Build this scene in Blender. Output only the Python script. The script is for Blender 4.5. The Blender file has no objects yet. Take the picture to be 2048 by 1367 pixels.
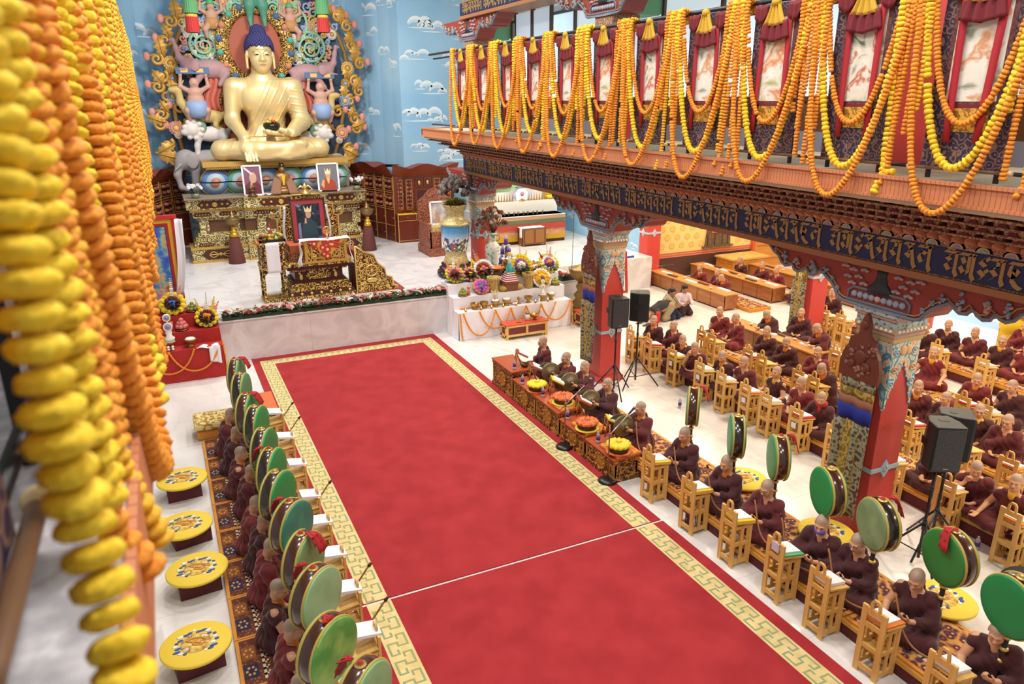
import bpy, math, random
import numpy as np
from mathutils import Vector, Matrix, Euler
import openvdb
sc = bpy.context.scene
LINK = sc.collection.objects.link
rnd = random.Random(11)
PI = math.pi
ORD = 'first second third fourth fifth sixth seventh eighth ninth tenth eleventh twelfth thirteenth fourteenth fifteenth'.split()
R = math.radians
# ------------------------------------------------------------------ meshes
def ca(x, y, z=0):
 return np.array([x, y, z], float)
class MB:
 """collects shapes, then links them as one mesh object"""
 def __init__(s):
  s.v, s.f, s.m, s.s, s.n = [], [], [], [], 0
 def add(s, V, F, m=0, sm=False, T=None):
  V = np.asarray(V, float).reshape(-1, 3)
  if T is not None:
   A = np.array(T)
   V = V @ A[:3, :3].T + A[:3, 3]
  n = s.n
  s.v.append(V)
  s.f += [tuple(i + n for i in f) for f in F]
  s.m += [m] * len(F)
  s.s += [sm] * len(F)
  s.n += len(V)
  return s
 def bx(s, x0, x1, y0, y1, z0, z1, m=0, T=None, tp=0, ty=None):
  """box; tp shrinks the top in x (and y)"""
  ty = tp if ty is None else ty
  V = [(x0, y0, z0), (x1, y0, z0), (x1, y1, z0), (x0, y1, z0),
    (x0 + tp, y0 + ty, z1), (x1 - tp, y0 + ty, z1), (x1 - tp, y1 - ty, z1), (x0 + tp, y1 - ty, z1)]
  return s.add(V, [(3, 2, 1, 0), (4, 5, 6, 7), (0, 1, 5, 4), (1, 2, 6, 5), (2, 3, 7, 6), (3, 0, 4, 7)], m, False, T)
 def cb(s, x, y, z, a, b, c, m=0, T=None, tp=0):
  """box by centre of the base and size"""
  return s.bx(x - a / 2, x + a / 2, y - b / 2, y + b / 2, z, z + c, m, T, tp)
 def lathe(s, prof, c=(0, 0, 0), n=24, m=0, sm=True, T=None, cap=True, sx=1, sy=1, arc=2 * PI, ph=0):
  V, F = [], []
  full = abs(arc - 2 * PI) < 1e-6
  k = n if full else n + 1
  for r, z in prof:
   for i in range(k):
    a = ph + arc * i / n
    V.append((c[0] + r * math.cos(a) * sx, c[1] + r * math.sin(a) * sy, c[2] + z))
  for j in range(len(prof) - 1):
   for i in range(n):
    i2 = (i + 1) % k
    F.append((j * k + i, j * k + i2, (j + 1) * k + i2, (j + 1) * k + i))
  if cap and full:
   if prof[0][0] > 1e-6:
    F.append(tuple(range(k))[::-1])
   if prof[-1][0] > 1e-6:
    F.append(tuple(range((len(prof) - 1) * k, len(prof) * k)))
  return s.add(V, F, m, sm, T)
 def tube(s, P, r, n=8, m=0, sm=True, T=None, closed=False, flat=1):
  P = [Vector(p) for p in P]
  N = len(P)
  rr = r if hasattr(r, '__len__') else [r] * N
  V, F = [], []
  t0 = (P[1] - P[0]).normalized()
  u = t0.orthogonal().normalized()
  for i, p in enumerate(P):
   if closed:
    t = (P[(i + 1) % N] - P[i - 1]).normalized()
   else:
    t = (P[min(i + 1, N - 1)] - P[max(i - 1, 0)]).normalized()
   u = (u - t * u.dot(t))
   u = u.normalized() if u.length > 1e-6 else t.orthogonal().normalized()
   w = t.cross(u)
   for k in range(n):
    a = 2 * PI * k / n
    V.append(p + u * (math.cos(a) * rr[i]) + w * (math.sin(a) * rr[i] * flat))
  L = N if closed else N - 1
  for i in range(L):
   for k in range(n):
    a, b = i * n + k, i * n + (k + 1) % n
    c, d = ((i + 1) % N) * n + (k + 1) % n, ((i + 1) % N) * n + k
    F.append((a, b, c, d))
  if not closed:
   F.append(tuple(range(n))[::-1])
   F.append(tuple(range((N - 1) * n, N * n)))
  return s.add([tuple(v) for v in V], F, m, sm, T)
 def cyl(s, p, q, r, r2=None, n=12, m=0, sm=True, T=None):
  return s.tube([p, q], [r, r if r2 is None else r2], n, m, sm, T)
 def prism(s, poly, a0, a1, ax='y', m=0, T=None, sm=False):
  """outline extruded along an axis: 'y' takes (x,z), 'x' takes (y,z), 'z' takes (x,y)"""
  def P(u, v, a):
   return (u, a, v) if ax == 'y' else (a, u, v) if ax == 'x' else (u, v, a)
  n = len(poly)
  A = sum(poly[i][0] * poly[(i + 1) % n][1] - poly[(i + 1) % n][0] * poly[i][1] for i in range(n))
  if (A > 0) == (ax == 'y'):
   poly = poly[::-1]
  if a1 < a0:
   a0, a1 = a1, a0
  V = [P(u, v, a0) for u, v in poly] + [P(u, v, a1) for u, v in poly]
  F = [tuple(range(n))[::-1], tuple(range(n, 2 * n))]
  F += [(i, (i + 1) % n, n + (i + 1) % n, n + i) for i in range(n)]
  return s.add(V, F, m, sm, T)
 def sph(s, c, r, nu=10, nv=6, m=0, T=None):
  r = r if hasattr(r, '__len__') else (r, r, r)
  V = [(c[0], c[1], c[2] - r[2])]
  for j in range(1, nv):
   b = -PI / 2 + PI * j / nv
   for i in range(nu):
    a = 2 * PI * i / nu
    V.append((c[0] + r[0] * math.cos(b) * math.cos(a), c[1] + r[1] * math.cos(b) * math.sin(a), c[2] + r[2] * math.sin(b)))
  V.append((c[0], c[1], c[2] + r[2]))
  F = [(0, 1 + (i + 1) % nu, 1 + i) for i in range(nu)]
  for j in range(nv - 2):
   for i in range(nu):
    a, b = 1 + j * nu + i, 1 + j * nu + (i + 1) % nu
    F.append((a, b, b + nu, a + nu))
  t = len(V) - 1
  F += [(t, t - nu + i, t - nu + (i + 1) % nu) for i in range(nu)]
  return s.add(V, F, m, True, T)
 def grid(s, fn, nu, nv, m=0, sm=True, T=None, th=0):
  """surface fn(u,v)->(x,y,z), u,v in 0..1; th gives it thickness along the normal"""
  P = np.array([[fn(i / nu, j / nv) for i in range(nu + 1)] for j in range(nv + 1)], float)
  k = nu + 1
  F = [(j * k + i, j * k + i + 1, (j + 1) * k + i + 1, (j + 1) * k + i) for j in range(nv) for i in range(nu)]
  V = P.reshape(-1, 3)
  if th:
   du = np.gradient(P, axis=1)
   dv = np.gradient(P, axis=0)
   N = np.cross(du, dv).reshape(-1, 3)
   N /= np.maximum(np.linalg.norm(N, axis=1, keepdims=True), 1e-9)
   n = len(V)
   B = [tuple(i + n for i in f)[::-1] for f in F]
   rim = [j * k for j in range(nv + 1)][::-1] + list(range(1, k)) + [j * k + nu for j in range(1, nv + 1)] + [nv * k + i for i in range(nu - 1, 0, -1)]
   E = [(rim[(i + 1) % len(rim)], rim[i], rim[i] + n, rim[(i + 1) % len(rim)] + n) for i in range(len(rim))]
   V = np.vstack([V, V - N * th])
   F = F + B + E
  return s.add(V, F, m, sm, T)
 def build(s, name, mats, parent=None, bevel=0, org=None):
  V = np.vstack(s.v) if s.v else np.zeros((0, 3))
  loc = (0, 0, 0)
  if parent is None:
   lo, hi = V.min(0), V.max(0)
   loc = org or ((lo[0] + hi[0]) / 2, (lo[1] + hi[1]) / 2, lo[2])
   V = V - np.array(loc)
  me = bpy.data.meshes.new(name)
  me.from_pydata([tuple(v) for v in V], [], s.f)
  for x in (mats if isinstance(mats, (list, tuple)) else [mats]):
   me.materials.append(x)
  me.polygons.foreach_set('material_index', s.m)
  me.polygons.foreach_set('use_smooth', s.s)
  me.update()
  return link(name, me, parent, loc, bevel)
def link(name, me, parent=None, loc=(0, 0, 0), bevel=0):
 o = bpy.data.objects.new(name, me)
 LINK(o)
 o.location = loc
 if parent is not None:
  o.parent = parent
 if bevel:
  b = o.modifiers.new('b', 'BEVEL')
  b.width, b.segments, b.limit_method, b.angle_limit = bevel, 2, 'ANGLE', R(35)
 return o
def tag(o, label, cat, group=None, kind=None):
 o['label'], o['category'] = label, cat
 if group:
  o['group'] = group
 if kind:
  o['kind'] = kind
 return o
def thing(name, label, cat, loc=(0, 0, 0), rz=0, group=None):
 o = bpy.data.objects.new(name, None)
 LINK(o)
 o.empty_display_size = .1
 o.location, o.rotation_euler = loc, (0, 0, rz)
 return tag(o, label, cat, group)
KIDS = {}
def dup(o, loc=None, rz=None, label=None, group=None, sc_=None, swap=None):
 """copies a thing with copies of its parts and sub-parts; swap replaces materials on the copy"""
 def cp(a, par):
  c = a.copy()
  LINK(c)
  if par is not None:
   c.parent = par
  if swap and c.type == 'MESH':
   for sl in c.material_slots:
    if sl.material and sl.material.name in swap:
     t = swap[sl.material.name]
     sl.link = 'OBJECT'
     sl.material = t
  for ch in kids(a):
   cp(ch, c)
  return c
 def kids(a):
  if a.name not in KIDS:
   KIDS[a.name] = list(a.children)
  return KIDS[a.name]
 c = cp(o, None)
 if loc is not None:
  c.location = loc
 if rz is not None:
  c.rotation_euler = (0, 0, rz)
 if sc_:
  c.scale = (sc_, sc_, sc_)
 if label:
  c['label'] = label
 if group:
  c['group'] = group
 return c
def struct(o):
 o['kind'] = 'structure'
 return o
# ------------------------------------------------------------------ materials
def hx(h):
 h = h.lstrip('#')
 c = [int(h[i:i + 2], 16) / 255 for i in (0, 2, 4)]
 return tuple(x / 12.92 if x <= .04045 else ((x + .055) / 1.055) ** 2.4 for x in c) + (1,)
MATS = {}
def mat(name, c, rough=.55, metal=0, pat=None, c2=None, s=4, ramp=None, bump=0, st=(1, 1, 1), coat=0, emit=0, det=4, dist=0,
  const=False, sheen=0, bs=None, tr=0, attr=None, alpha=1, rot=None):
 """procedural material: one colour, or a pattern between colours; bump follows the pattern"""
 if name in MATS:
  return MATS[name]
 M = bpy.data.materials.new(name)
 M.use_nodes = True
 nt = M.node_tree
 N, L = nt.nodes, nt.links
 b = N['Principled BSDF']
 b.inputs['Base Color'].default_value = hx(c)
 b.inputs['Roughness'].default_value = rough
 b.inputs['Metallic'].default_value = metal
 if coat:
  b.inputs['Coat Weight'].default_value = coat
  b.inputs['Coat Roughness'].default_value = .12
 if sheen:
  b.inputs['Sheen Weight'].default_value = sheen
  b.inputs['Sheen Roughness'].default_value = .4
 if tr:
  b.inputs['Transmission Weight'].default_value = tr
  b.inputs['IOR'].default_value = 1.2
 if alpha < 1:
  b.inputs['Alpha'].default_value = alpha
 if emit:
  b.inputs['Emission Color'].default_value = hx(c)
  b.inputs['Emission Strength'].default_value = emit
 col = None
 if attr:
  at = N.new('ShaderNodeAttribute')
  at.attribute_name = attr
  col = at.outputs['Color']
  L.new(col, b.inputs['Base Color'])
 if pat:
  tc = N.new('ShaderNodeTexCoord')
  mp = N.new('ShaderNodeMapping')
  mp.inputs['Scale'].default_value = st
  if rot:
   mp.inputs['Rotation'].default_value = rot
  L.new(tc.outputs['Object'], mp.inputs['Vector'])
  v = mp.outputs['Vector']
  if pat == 'noise':
   t = N.new('ShaderNodeTexNoise')
   t.inputs['Scale'].default_value = s
   t.inputs['Detail'].default_value = det
   t.inputs['Distortion'].default_value = dist
   f = t.outputs['Fac']
  elif pat == 'wave':
   t = N.new('ShaderNodeTexWave')
   t.inputs['Scale'].default_value = s
   t.inputs['Distortion'].default_value = dist
   t.inputs['Detail'].default_value = det
   f = t.outputs['Fac']
  elif pat == 'rings':
   t = N.new('ShaderNodeTexWave')
   t.wave_type = 'RINGS'
   t.inputs['Scale'].default_value = s
   t.inputs['Distortion'].default_value = dist
   f = t.outputs['Fac']
  elif pat == 'cells':
   t = N.new('ShaderNodeTexVoronoi')
   t.inputs['Scale'].default_value = s
   f = t.outputs['Distance']
  elif pat == 'edges':
   t = N.new('ShaderNodeTexVoronoi')
   t.feature = 'DISTANCE_TO_EDGE'
   t.inputs['Scale'].default_value = s
   f = t.outputs['Distance']
  elif pat == 'brick':
   t = N.new('ShaderNodeTexBrick')
   t.inputs['Scale'].default_value = s
   f = t.outputs['Fac']
  elif pat == 'curl':          # scrolling vines: rings around voronoi cells, bent by noise
   n0 = N.new('ShaderNodeTexNoise')
   n0.inputs['Scale'].default_value = s * .9
   n0.inputs['Detail'].default_value = 1
   mx = N.new('ShaderNodeVectorMath')
   mx.operation = 'SCALE'
   mx.inputs['Scale'].default_value = .9 / s
   L.new(n0.outputs['Color'], mx.inputs[0])
   ad = N.new('ShaderNodeVectorMath')
   L.new(v, ad.inputs[0])
   L.new(mx.outputs[0], ad.inputs[1])
   t = N.new('ShaderNodeTexVoronoi')
   t.inputs['Scale'].default_value = s
   L.new(ad.outputs[0], t.inputs['Vector'])
   ma = N.new('ShaderNodeMath')
   ma.operation = 'MULTIPLY'
   ma.inputs[1].default_value = 16 + dist
   L.new(t.outputs['Distance'], ma.inputs[0])
   sn = N.new('ShaderNodeMath')
   sn.operation = 'SINE'
   L.new(ma.outputs[0], sn.inputs[0])
   hh = N.new('ShaderNodeMath')
   hh.operation = 'MULTIPLY_ADD'
   hh.inputs[1].default_value = .5
   hh.inputs[2].default_value = .5
   L.new(sn.outputs[0], hh.inputs[0])
   f = hh.outputs[0]
  if pat != 'curl':
   L.new(v, t.inputs['Vector'])
  rp = N.new('ShaderNodeValToRGB')
  e = rp.color_ramp.elements
  ramp_ = ramp or [(.3, c), (.7, c2 or c)]
  while len(e) < len(ramp_):
   e.new(.5)
  for k, (p, q) in enumerate(ramp_):
   e[k].position, e[k].color = p, hx(q)
  if const:
   rp.color_ramp.interpolation = 'CONSTANT'
  L.new(f, rp.inputs[0])
  if c2 or ramp:
   if col is not None:
    mi = N.new('ShaderNodeMix')
    mi.data_type, mi.blend_type = 'RGBA', 'MULTIPLY'
    mi.inputs[0].default_value = 1
    L.new(col, mi.inputs[6])
    L.new(rp.outputs[0], mi.inputs[7])
    L.new(mi.outputs[2], b.inputs['Base Color'])
   else:
    L.new(rp.outputs[0], b.inputs['Base Color'])
  if bump:
   bp = N.new('ShaderNodeBump')
   bp.inputs['Strength'].default_value = min(1, abs(bump))
   bp.inputs['Distance'].default_value = bs or .02
   bp.invert = bump < 0
   L.new(f, bp.inputs['Height'])
   L.new(bp.outputs[0], b.inputs['Normal'])
 MATS[name] = M
 return M
# ------------------------------------------------------------------ blended solids
class SDF:
 """smooth union of simple solids, meshed on a grid"""
 def __init__(s, vox, k=.02):
  s.vox, s.k, s.ops = vox, k, []
 def put(s, fn, lo, hi, k=None, cut=False):
  s.ops.append((fn, np.array(lo, float), np.array(hi, float), s.k if k is None else k, cut))
  return s
 def ell(s, c, r, k=None, T=None, cut=False):
  c, r = np.array(c, float), np.array(r if hasattr(r, '__len__') else (r,) * 3, float)
  A = np.array(T.to_3x3()) if T is not None else None
  R_ = max(r) if T is not None else r
  def fn(P):
   q = P - c
   if A is not None:
    q = q @ A          # inverse rotation
   k0 = np.linalg.norm(q / r, axis=-1)
   k1 = np.linalg.norm(q / (r * r), axis=-1)
   return k0 * (k0 - 1) / np.maximum(k1, 1e-6)
  return s.put(fn, c - R_, c + R_, k, cut)
 def cap(s, a, b, ra, rb=None, k=None, cut=False):
  a, b = np.array(a, float), np.array(b, float)
  rb = ra if rb is None else rb
  ba = b - a
  bb = max(ba @ ba, 1e-9)
  def fn(P):
   q = P - a
   h = np.clip((q @ ba) / bb, 0, 1)
   return np.linalg.norm(q - h[..., None] * ba, axis=-1) - (ra + (rb - ra) * h)
  m = max(ra, rb)
  return s.put(fn, np.minimum(a, b) - m, np.maximum(a, b) + m, k, cut)
 def chain(s, pts, k=None):
  for (p, r), (q, r2) in zip(pts[:-1], pts[1:]):
   s.cap(p, q, r, r2, k)
  return s
 def box(s, c, h, rd=.01, k=None, T=None, cut=False):
  c, h = np.array(c, float), np.array(h, float)
  A = np.array(T.to_3x3()) if T is not None else None
  R_ = np.linalg.norm(h) if T is not None else h
  def fn(P):
   q = P - c
   if A is not None:
    q = q @ A
   q = np.abs(q) - (h - rd)
   return np.linalg.norm(np.maximum(q, 0), axis=-1) + np.minimum(q.max(-1), 0) - rd
  return s.put(fn, c - R_, c + R_, k, cut)
 def mesh(s, name, disp=None, col=None, floor=None, decim=0):
  add = [o for o in s.ops if not o[4]]
  lo = np.min([o[1] for o in add], 0) - 4 * s.vox
  hi = np.max([o[2] for o in add], 0) + 4 * s.vox
  n = np.ceil((hi - lo) / s.vox).astype(int) + 1
  ax = [(lo[i] + s.vox * np.arange(n[i])) for i in range(3)]
  D = np.full(n, 1.0, np.float32)
  for fn, l, h, k, cut in s.ops:
   mg = k + 3 * s.vox
   i0 = np.clip(np.floor((l - mg - lo) / s.vox).astype(int), 0, n)
   i1 = np.clip(np.ceil((h + mg - lo) / s.vox).astype(int) + 1, 0, n)
   if (i1 <= i0).any():
    continue
   sl = tuple(slice(a, b) for a, b in zip(i0, i1))
   P = np.stack(np.meshgrid(*[ax[i][sl[i]] for i in range(3)], indexing='ij'), -1)
   d = fn(P)
   a = D[sl]
   if cut:
    d = -d
    if k > 0:
     hh = np.clip(.5 - .5 * (a - d) / k, 0, 1)
     D[sl] = a * (1 - hh) + d * hh + k * hh * (1 - hh)
    else:
     D[sl] = np.maximum(a, d)
   elif k > 0:
    hh = np.clip(.5 + .5 * (a - d) / k, 0, 1)
    D[sl] = a * (1 - hh) + d * hh - k * hh * (1 - hh)
   else:
    D[sl] = np.minimum(a, d)
  if disp is not None or floor is not None:
   P = np.stack(np.meshgrid(*ax, indexing='ij'), -1)
   if disp is not None:
    near = D < .1
    D[near] += disp(P[near]).astype(np.float32)
   if floor is not None:
    D = np.maximum(D, (floor - P[..., 2]).astype(np.float32))
  D = np.clip(D, -3 * s.vox, 3 * s.vox) / s.vox
  g = openvdb.FloatGrid(3.0)
  g.copyFromArray(D.astype(np.float32), tolerance=0)
  V, Q = g.convertToQuads(isovalue=0.0)
  V = V * s.vox + lo
  me = bpy.data.meshes.new(name)
  me.vertices.add(len(V))
  me.vertices.foreach_set('co', V.astype(np.float32).ravel())
  me.loops.add(len(Q) * 4)
  me.loops.foreach_set('vertex_index', Q[:, ::-1].astype(np.int32).ravel())
  me.polygons.add(len(Q))
  me.polygons.foreach_set('loop_start', np.arange(len(Q), dtype=np.int32) * 4)
  me.polygons.foreach_set('use_smooth', np.ones(len(Q), bool))
  me.update(calc_edges=True)
  # outward normals
  a, b, c = V[Q[:, 0]], V[Q[:, 1]], V[Q[:, 2]]
  vol = np.einsum('ij,ij->i', a, np.cross(c, b)).sum()
  if vol < 0:
   me.flip_normals()
  if col is not None:
   C = np.ones((len(V), 4), np.float32)
   C[:, :3] = col(V)
   at = me.color_attributes.new('Col', 'FLOAT_COLOR', 'POINT')
   at.data.foreach_set('color', C.ravel())
  return me
def lin(h):
 return np.array(hx(h)[:3])
def add_mats(me, *ms):
 for m in ms:
  me.materials.append(m)
 return me
# ------------------------------------------------------------------ camera
sc.view_settings.view_transform = 'Standard'
sc.view_settings.look = 'None'
sc.view_settings.gamma = 1
sc.view_settings.exposure = 0.0
CAMD = bpy.data.cameras.new('camera')
CAM = bpy.data.objects.new('camera', CAMD)
LINK(CAM)
sc.camera = CAM
YAW, PIT, ROL, FPX = .44115, -.32116, -.00284, 1463.3
_fw = Vector((math.sin(YAW) * math.cos(PIT), math.cos(YAW) * math.cos(PIT), math.sin(PIT)))
_r = _fw.cross(Vector((0, 0, 1))).normalized()
_u = _r.cross(_fw)
_r2, _u2 = _r * math.cos(ROL) + _u * math.sin(ROL), -_r * math.sin(ROL) + _u * math.cos(ROL)
CM = Matrix((_r2, _u2, -_fw)).transposed()
EYE = Vector((0, 0, 6))
CAM.matrix_world = Matrix.Translation(EYE) @ CM.to_4x4()
CAMD.sensor_width = 36
CAMD.lens = 36 * FPX / 2048
CAMD.clip_start = .05
def ray(x, y):
 return CM @ Vector((x - 1024, 683.5 - y, -FPX))
def atz(x, y, z):
 d = ray(x, y)
 return EYE + d * ((z - 6) / d.z)
def aty(x, y, Y):
 d = ray(x, y)
 return EYE + d * (Y / d.y)
def atx(x, y, X):
 d = ray(x, y)
 return EYE + d * (X / d.x)
# ------------------------------------------------------------------ shared materials
MARBLE = mat('marble', '#dcd8d6', .22, pat='noise', ramp=[(.3, '#cfcac8'), (.5, '#dfdbd9'), (.62, '#e6e3e1'), (.7, '#d3cdca')], s=.9, det=8, dist=1.6, st=(1, .45, 1))
MARBLE_W = mat('stage_marble', '#dcd9dc', .3, pat='noise', ramp=[(.35, '#cbc6c9'), (.55, '#e0dde0'), (.75, '#d2cdd0')], s=1.4, det=8, dist=1.2)
GROUT = mat('grout', '#b9b3ae', .7)
BLUE = mat('sky_blue_paint', '#8fbfe0', .75, pat='noise', ramp=[(.3, '#7fb4da'), (.7, '#a2cbe6')], s=.35, det=3)
CLOUDW = mat('painted_cloud', '#e3eef4', .75)
CLOUDB = mat('painted_cloud_pale', '#c2dcec', .75)
GOLD = mat('gold', '#e0bd74', .4, .7)
GOLDP = mat('gold_paint', '#c9a04e', .45, .35)
FILI = mat('gilded_carving', '#c69a45', .45, .45, pat='curl', ramp=[(.18, '#4a1f14'), (.42, '#b98f3e'), (.8, '#e3c06a')], s=9, bump=.8, bs=.02)
FILI_B = mat('pale_gilded_carving', '#b8a870', .5, .25, pat='curl', ramp=[(.15, '#6d5a35'), (.45, '#b6a468'), (.85, '#d9cc98')], s=7, bump=.7, bs=.02)
MAROON = mat('maroon_lacquer', '#4a1d1c', .4)
REDP = mat('red_pillar_paint', '#c8453e', .45)
REDW = mat('red_brown_wood', '#5f2417', .35, pat='noise', ramp=[(.3, '#521d12'), (.7, '#6c2b1a')], s=3, st=(1, 1, .15), det=5)
WOOD = mat('pale_pine', '#d9aa5c', .5, pat='noise', ramp=[(.3, '#cf9c4c'), (.7, '#e3b96e')], s=9, st=(1, 1, .12), det=5)
TEAK = mat('brown_desk_wood', '#9a5f33', .4, pat='noise', ramp=[(.3, '#8c522b'), (.7, '#a86b3c')], s=8, st=(1, .12, 1), det=5)
WHITE = mat('white_cloth', '#e8e6ee', .8)
PAPER = mat('white_paper', '#eeeef2', .8)
GREENP = mat('green_paint', '#5fae78', .6)
BRASS = mat('brass', '#b48a44', .3, .9)
BRONZE = mat('dark_bronze', '#5f4c2c', .4, .6)
YELLOWC = mat('yellow_cloth', '#e6c21e', .8)
STEEL = mat('steel', '#8a8a90', .3, 1)
REDC = mat('red_cloth', '#a3201d', .85, pat='noise', c2='#b02a24', s=40)
# ------------------------------------------------------------------ floor, stage, walls
m = MB()
m.bx(-6, 30, -2, 31, -.3, 0)
for y in range(-1, 30):
 m.bx(-6, 30, y * 1.22 - .002, y * 1.22 + .002, 0, .0008, 1)
for x in range(-4, 25):
 m.bx(x * 1.22 + .4 - .002, x * 1.22 + .4 + .002, -2, 31, 0, .0008, 1)
struct(m.build('floor', [MARBLE, GROUT], org=(0, 0, 0)))
ST = 1.03                            # stage height
m = MB()
m.prism([(-6, 17.85), (10.75, 17.85), (10.75, 19.55), (14.36, 19.55), (14.36, 31), (-6, 31)], .002, ST, 'z')
for x in (-2.6, 0.1, 2.9, 5.7, 8.5):
 m.bx(x - .003, x + .003, 17.8485, 17.86, 0, ST - .03, 1)
m.bx(-6, 10.77, 17.82, 18.1, ST - .03, ST + .001, 0)
for y in range(15, 25):
 m.bx(-6, 14.3, y * 1.22 - .002, y * 1.22 + .002, ST, ST + .0012, 1)
for x in range(-2, 12):
 m.bx(x * 1.22 + .3 - .002, x * 1.22 + .3 + .002, 18.1, 30, ST, ST + .0012, 1)
struct(m.build('floor_stage', [MARBLE_W, GROUT], org=(0, 17.85, 0)))
def cloud(m, P, ex, ez, en, s, r):
 """a little painted cloud bank: overlapping crescents lying on the wall"""
 n = r.choice((2, 3, 3, 4))
 x = 0
 for i in range(n):
  w = s * r.uniform(.5, 1)
  cx, cz = x + r.uniform(-.1, .1) * s, r.uniform(-.12, .3) * s
  x += w * .55
  h = w * r.uniform(.45, .7)
  k = 9
  a0, a1 = r.uniform(0, .4), PI - r.uniform(0, .5)
  up = [(cx + w * .5 * math.cos(a0 + (a1 - a0) * j / k), cz + h * math.sin(a0 + (a1 - a0) * j / k)) for j in range(k + 1)]
  dn = [(cx + w * .47 * math.cos(a0 + (a1 - a0) * j / k) * (.99), cz + h * (.8 - .1 * math.sin(PI * j / k)) * math.sin(a0 + (a1 - a0) * j / k) - .01 * s) for j in range(k + 1)]
  lo = [(cx + w * .42 * math.cos(a0 + (a1 - a0) * j / k), cz + h * .45 * math.sin(a0 + (a1 - a0) * j / k) - .02 * s) for j in range(k + 1)]
  for A, Bb, mm, e in ((up, dn, 1, .006 + .001 * i), (dn, lo, 2, .005 + .001 * i)):
   V = [P + ex * u + ez * v + en * e for u, v in A + Bb]
   m.add([tuple(v) for v in V], [(j, j + 1, k + 2 + j, k + 1 + j) for j in range(k)], mm)
 V = [P + ex * (x * u) + ez * (v * s) + en * .004 for u, v in ((-.3, -.02), (0, -.05), (.6, -.05), (1.0, -.015), (.6, .0), (.1, .01))]
 m.add([tuple(v) for v in V], [(0, 1, 2, 3, 4, 5)], 1)
def wall(name, pts, z0, z1, clouds=0, mats=None, th=.25, seed=1, size=(.35, .6)):
 """wall along a plan polyline, front on the left-hand side of travel"""
 m = MB()
 P = [Vector((x, y, 0)) for x, y in pts]
 r = random.Random(seed)
 n = len(P)
 out = []
 for i in range(n):
  t = ((P[min(i + 1, n - 1)] - P[max(i - 1, 0)])).normalized()
  out.append(P[i] + Vector((t.y, -t.x, 0)) * th)
 V = [(p.x, p.y, z) for z in (z0, z1) for p in P] + [(p.x, p.y, z) for z in (z0, z1) for p in out]
 F = []
 for i in range(n - 1):
  F += [(i + 1, i, n + i, n + i + 1), (2 * n + i, 2 * n + i + 1, 3 * n + i + 1, 3 * n + i),
    (n + i, 3 * n + i, 3 * n + i + 1, n + i + 1), (i, i + 1, 2 * n + i + 1, 2 * n + i)]
 F += [(0, 2 * n, 3 * n, n), (n - 1, 2 * n - 1, 4 * n - 1, 3 * n - 1)]
 m.add(V, F, 0)
 if clouds:
  ln = [(P[i + 1] - P[i]).length for i in range(n - 1)]
  for i in range(n - 1):
   ex = (P[i + 1] - P[i]).normalized()
   en = Vector((-ex.y, ex.x, 0))
   k = max(1, round(clouds * ln[i] / sum(ln)))
   cols = max(1, round(ln[i] / 1.0))
   for j in range(k):
    s = r.uniform(*size)
    u = (j % cols + r.uniform(.15, .85)) / cols * ln[i]
    u = min(max(u, s * .5), max(s * .5, ln[i] - s * 1.6))
    z = z0 + (z1 - z0) * (j + r.random()) / k
    cloud(m, P[i] + ex * u + Vector((0, 0, z)), ex * r.choice((1, 1, .8)), Vector((0, 0, 1)), en, s, r)
 return struct(m.build(name, mats or [BLUE, CLOUDW, CLOUDB], org=(0, 0, 0)))
APSE = [(8.12, 26.35), (7.98, 26.9), (7.75, 27.5), (7.4, 28.1), (6.9, 28.6), (6.2, 28.95), (5.4, 29.1), (1.5, 29.1), (.7, 28.95), (0, 28.6), (-.5, 28.1), (-.85, 27.5), (-1.08, 26.9), (-1.22, 26.35)]
wall('wall_back', [(p[0], p[1]) for p in APSE], 0, 11, 80, seed=3, size=(.45, .75))
wall('wall_back_right', [(14.4, 26.35), (8.12, 26.35)], 0, 11, 62, seed=5, size=(.5, .85))
wall('wall_back_left', [(-1.22, 26.35), (-6, 26.35)], 0, 11, 10, seed=6)
wall('wall_stage_side', [(14.34, 20.3), (14.34, 26.35)], ST, 5, 30, seed=7)
wall('wall_right', [(26, -2), (26, 24)], 0, 5, mats=[mat('cream_wall', '#d9b98a', .7)])
# yellow wall under the gallery with its dark dado, border and medallions
YEL = mat('yellow_wall', '#f0d084', .7)
YEL2 = mat('yellow_medallion', '#e9bf66', .7)
m = MB()
m.bx(14.75, 26, 20.4, 20.65, 0, 4)
m.bx(14.75, 19.4, 20.385, 20.4, 0, .72, 2)
for z, h, k in ((.72, .03, 3), (.75, .05, 4), (.8, .03, 3), (.83, .045, 4)):
 m.bx(14.75, 19.4, 20.38, 20.4, z, z + h, k)
for i in range(12):
 for j in range(7):
  x, z = 14.95 + i * .42 + (j % 2) * .21, 1.12 + j * .3
  if 17.1 < x < 18.35 and z > 1.05 or x > 19.3:
   continue
  m.lathe([(0, 0), (.12, .001), (.12, .004), (.09, .006), (.085, .003), (.05, .006), (0, .006)], (0, 0, 0), 14, 1, True, Matrix.Translation((x, 20.4, z)) @ Matrix.Rotation(PI / 2, 4, 'X'))
struct(m.build('wall_yellow', [YEL, YEL2, mat('dark_dado', '#57372f', .6), mat('border_pink', '#d99072', .6), mat('border_red', '#c4664e', .6)], org=(14.75, 20.4, 0)))
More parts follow.
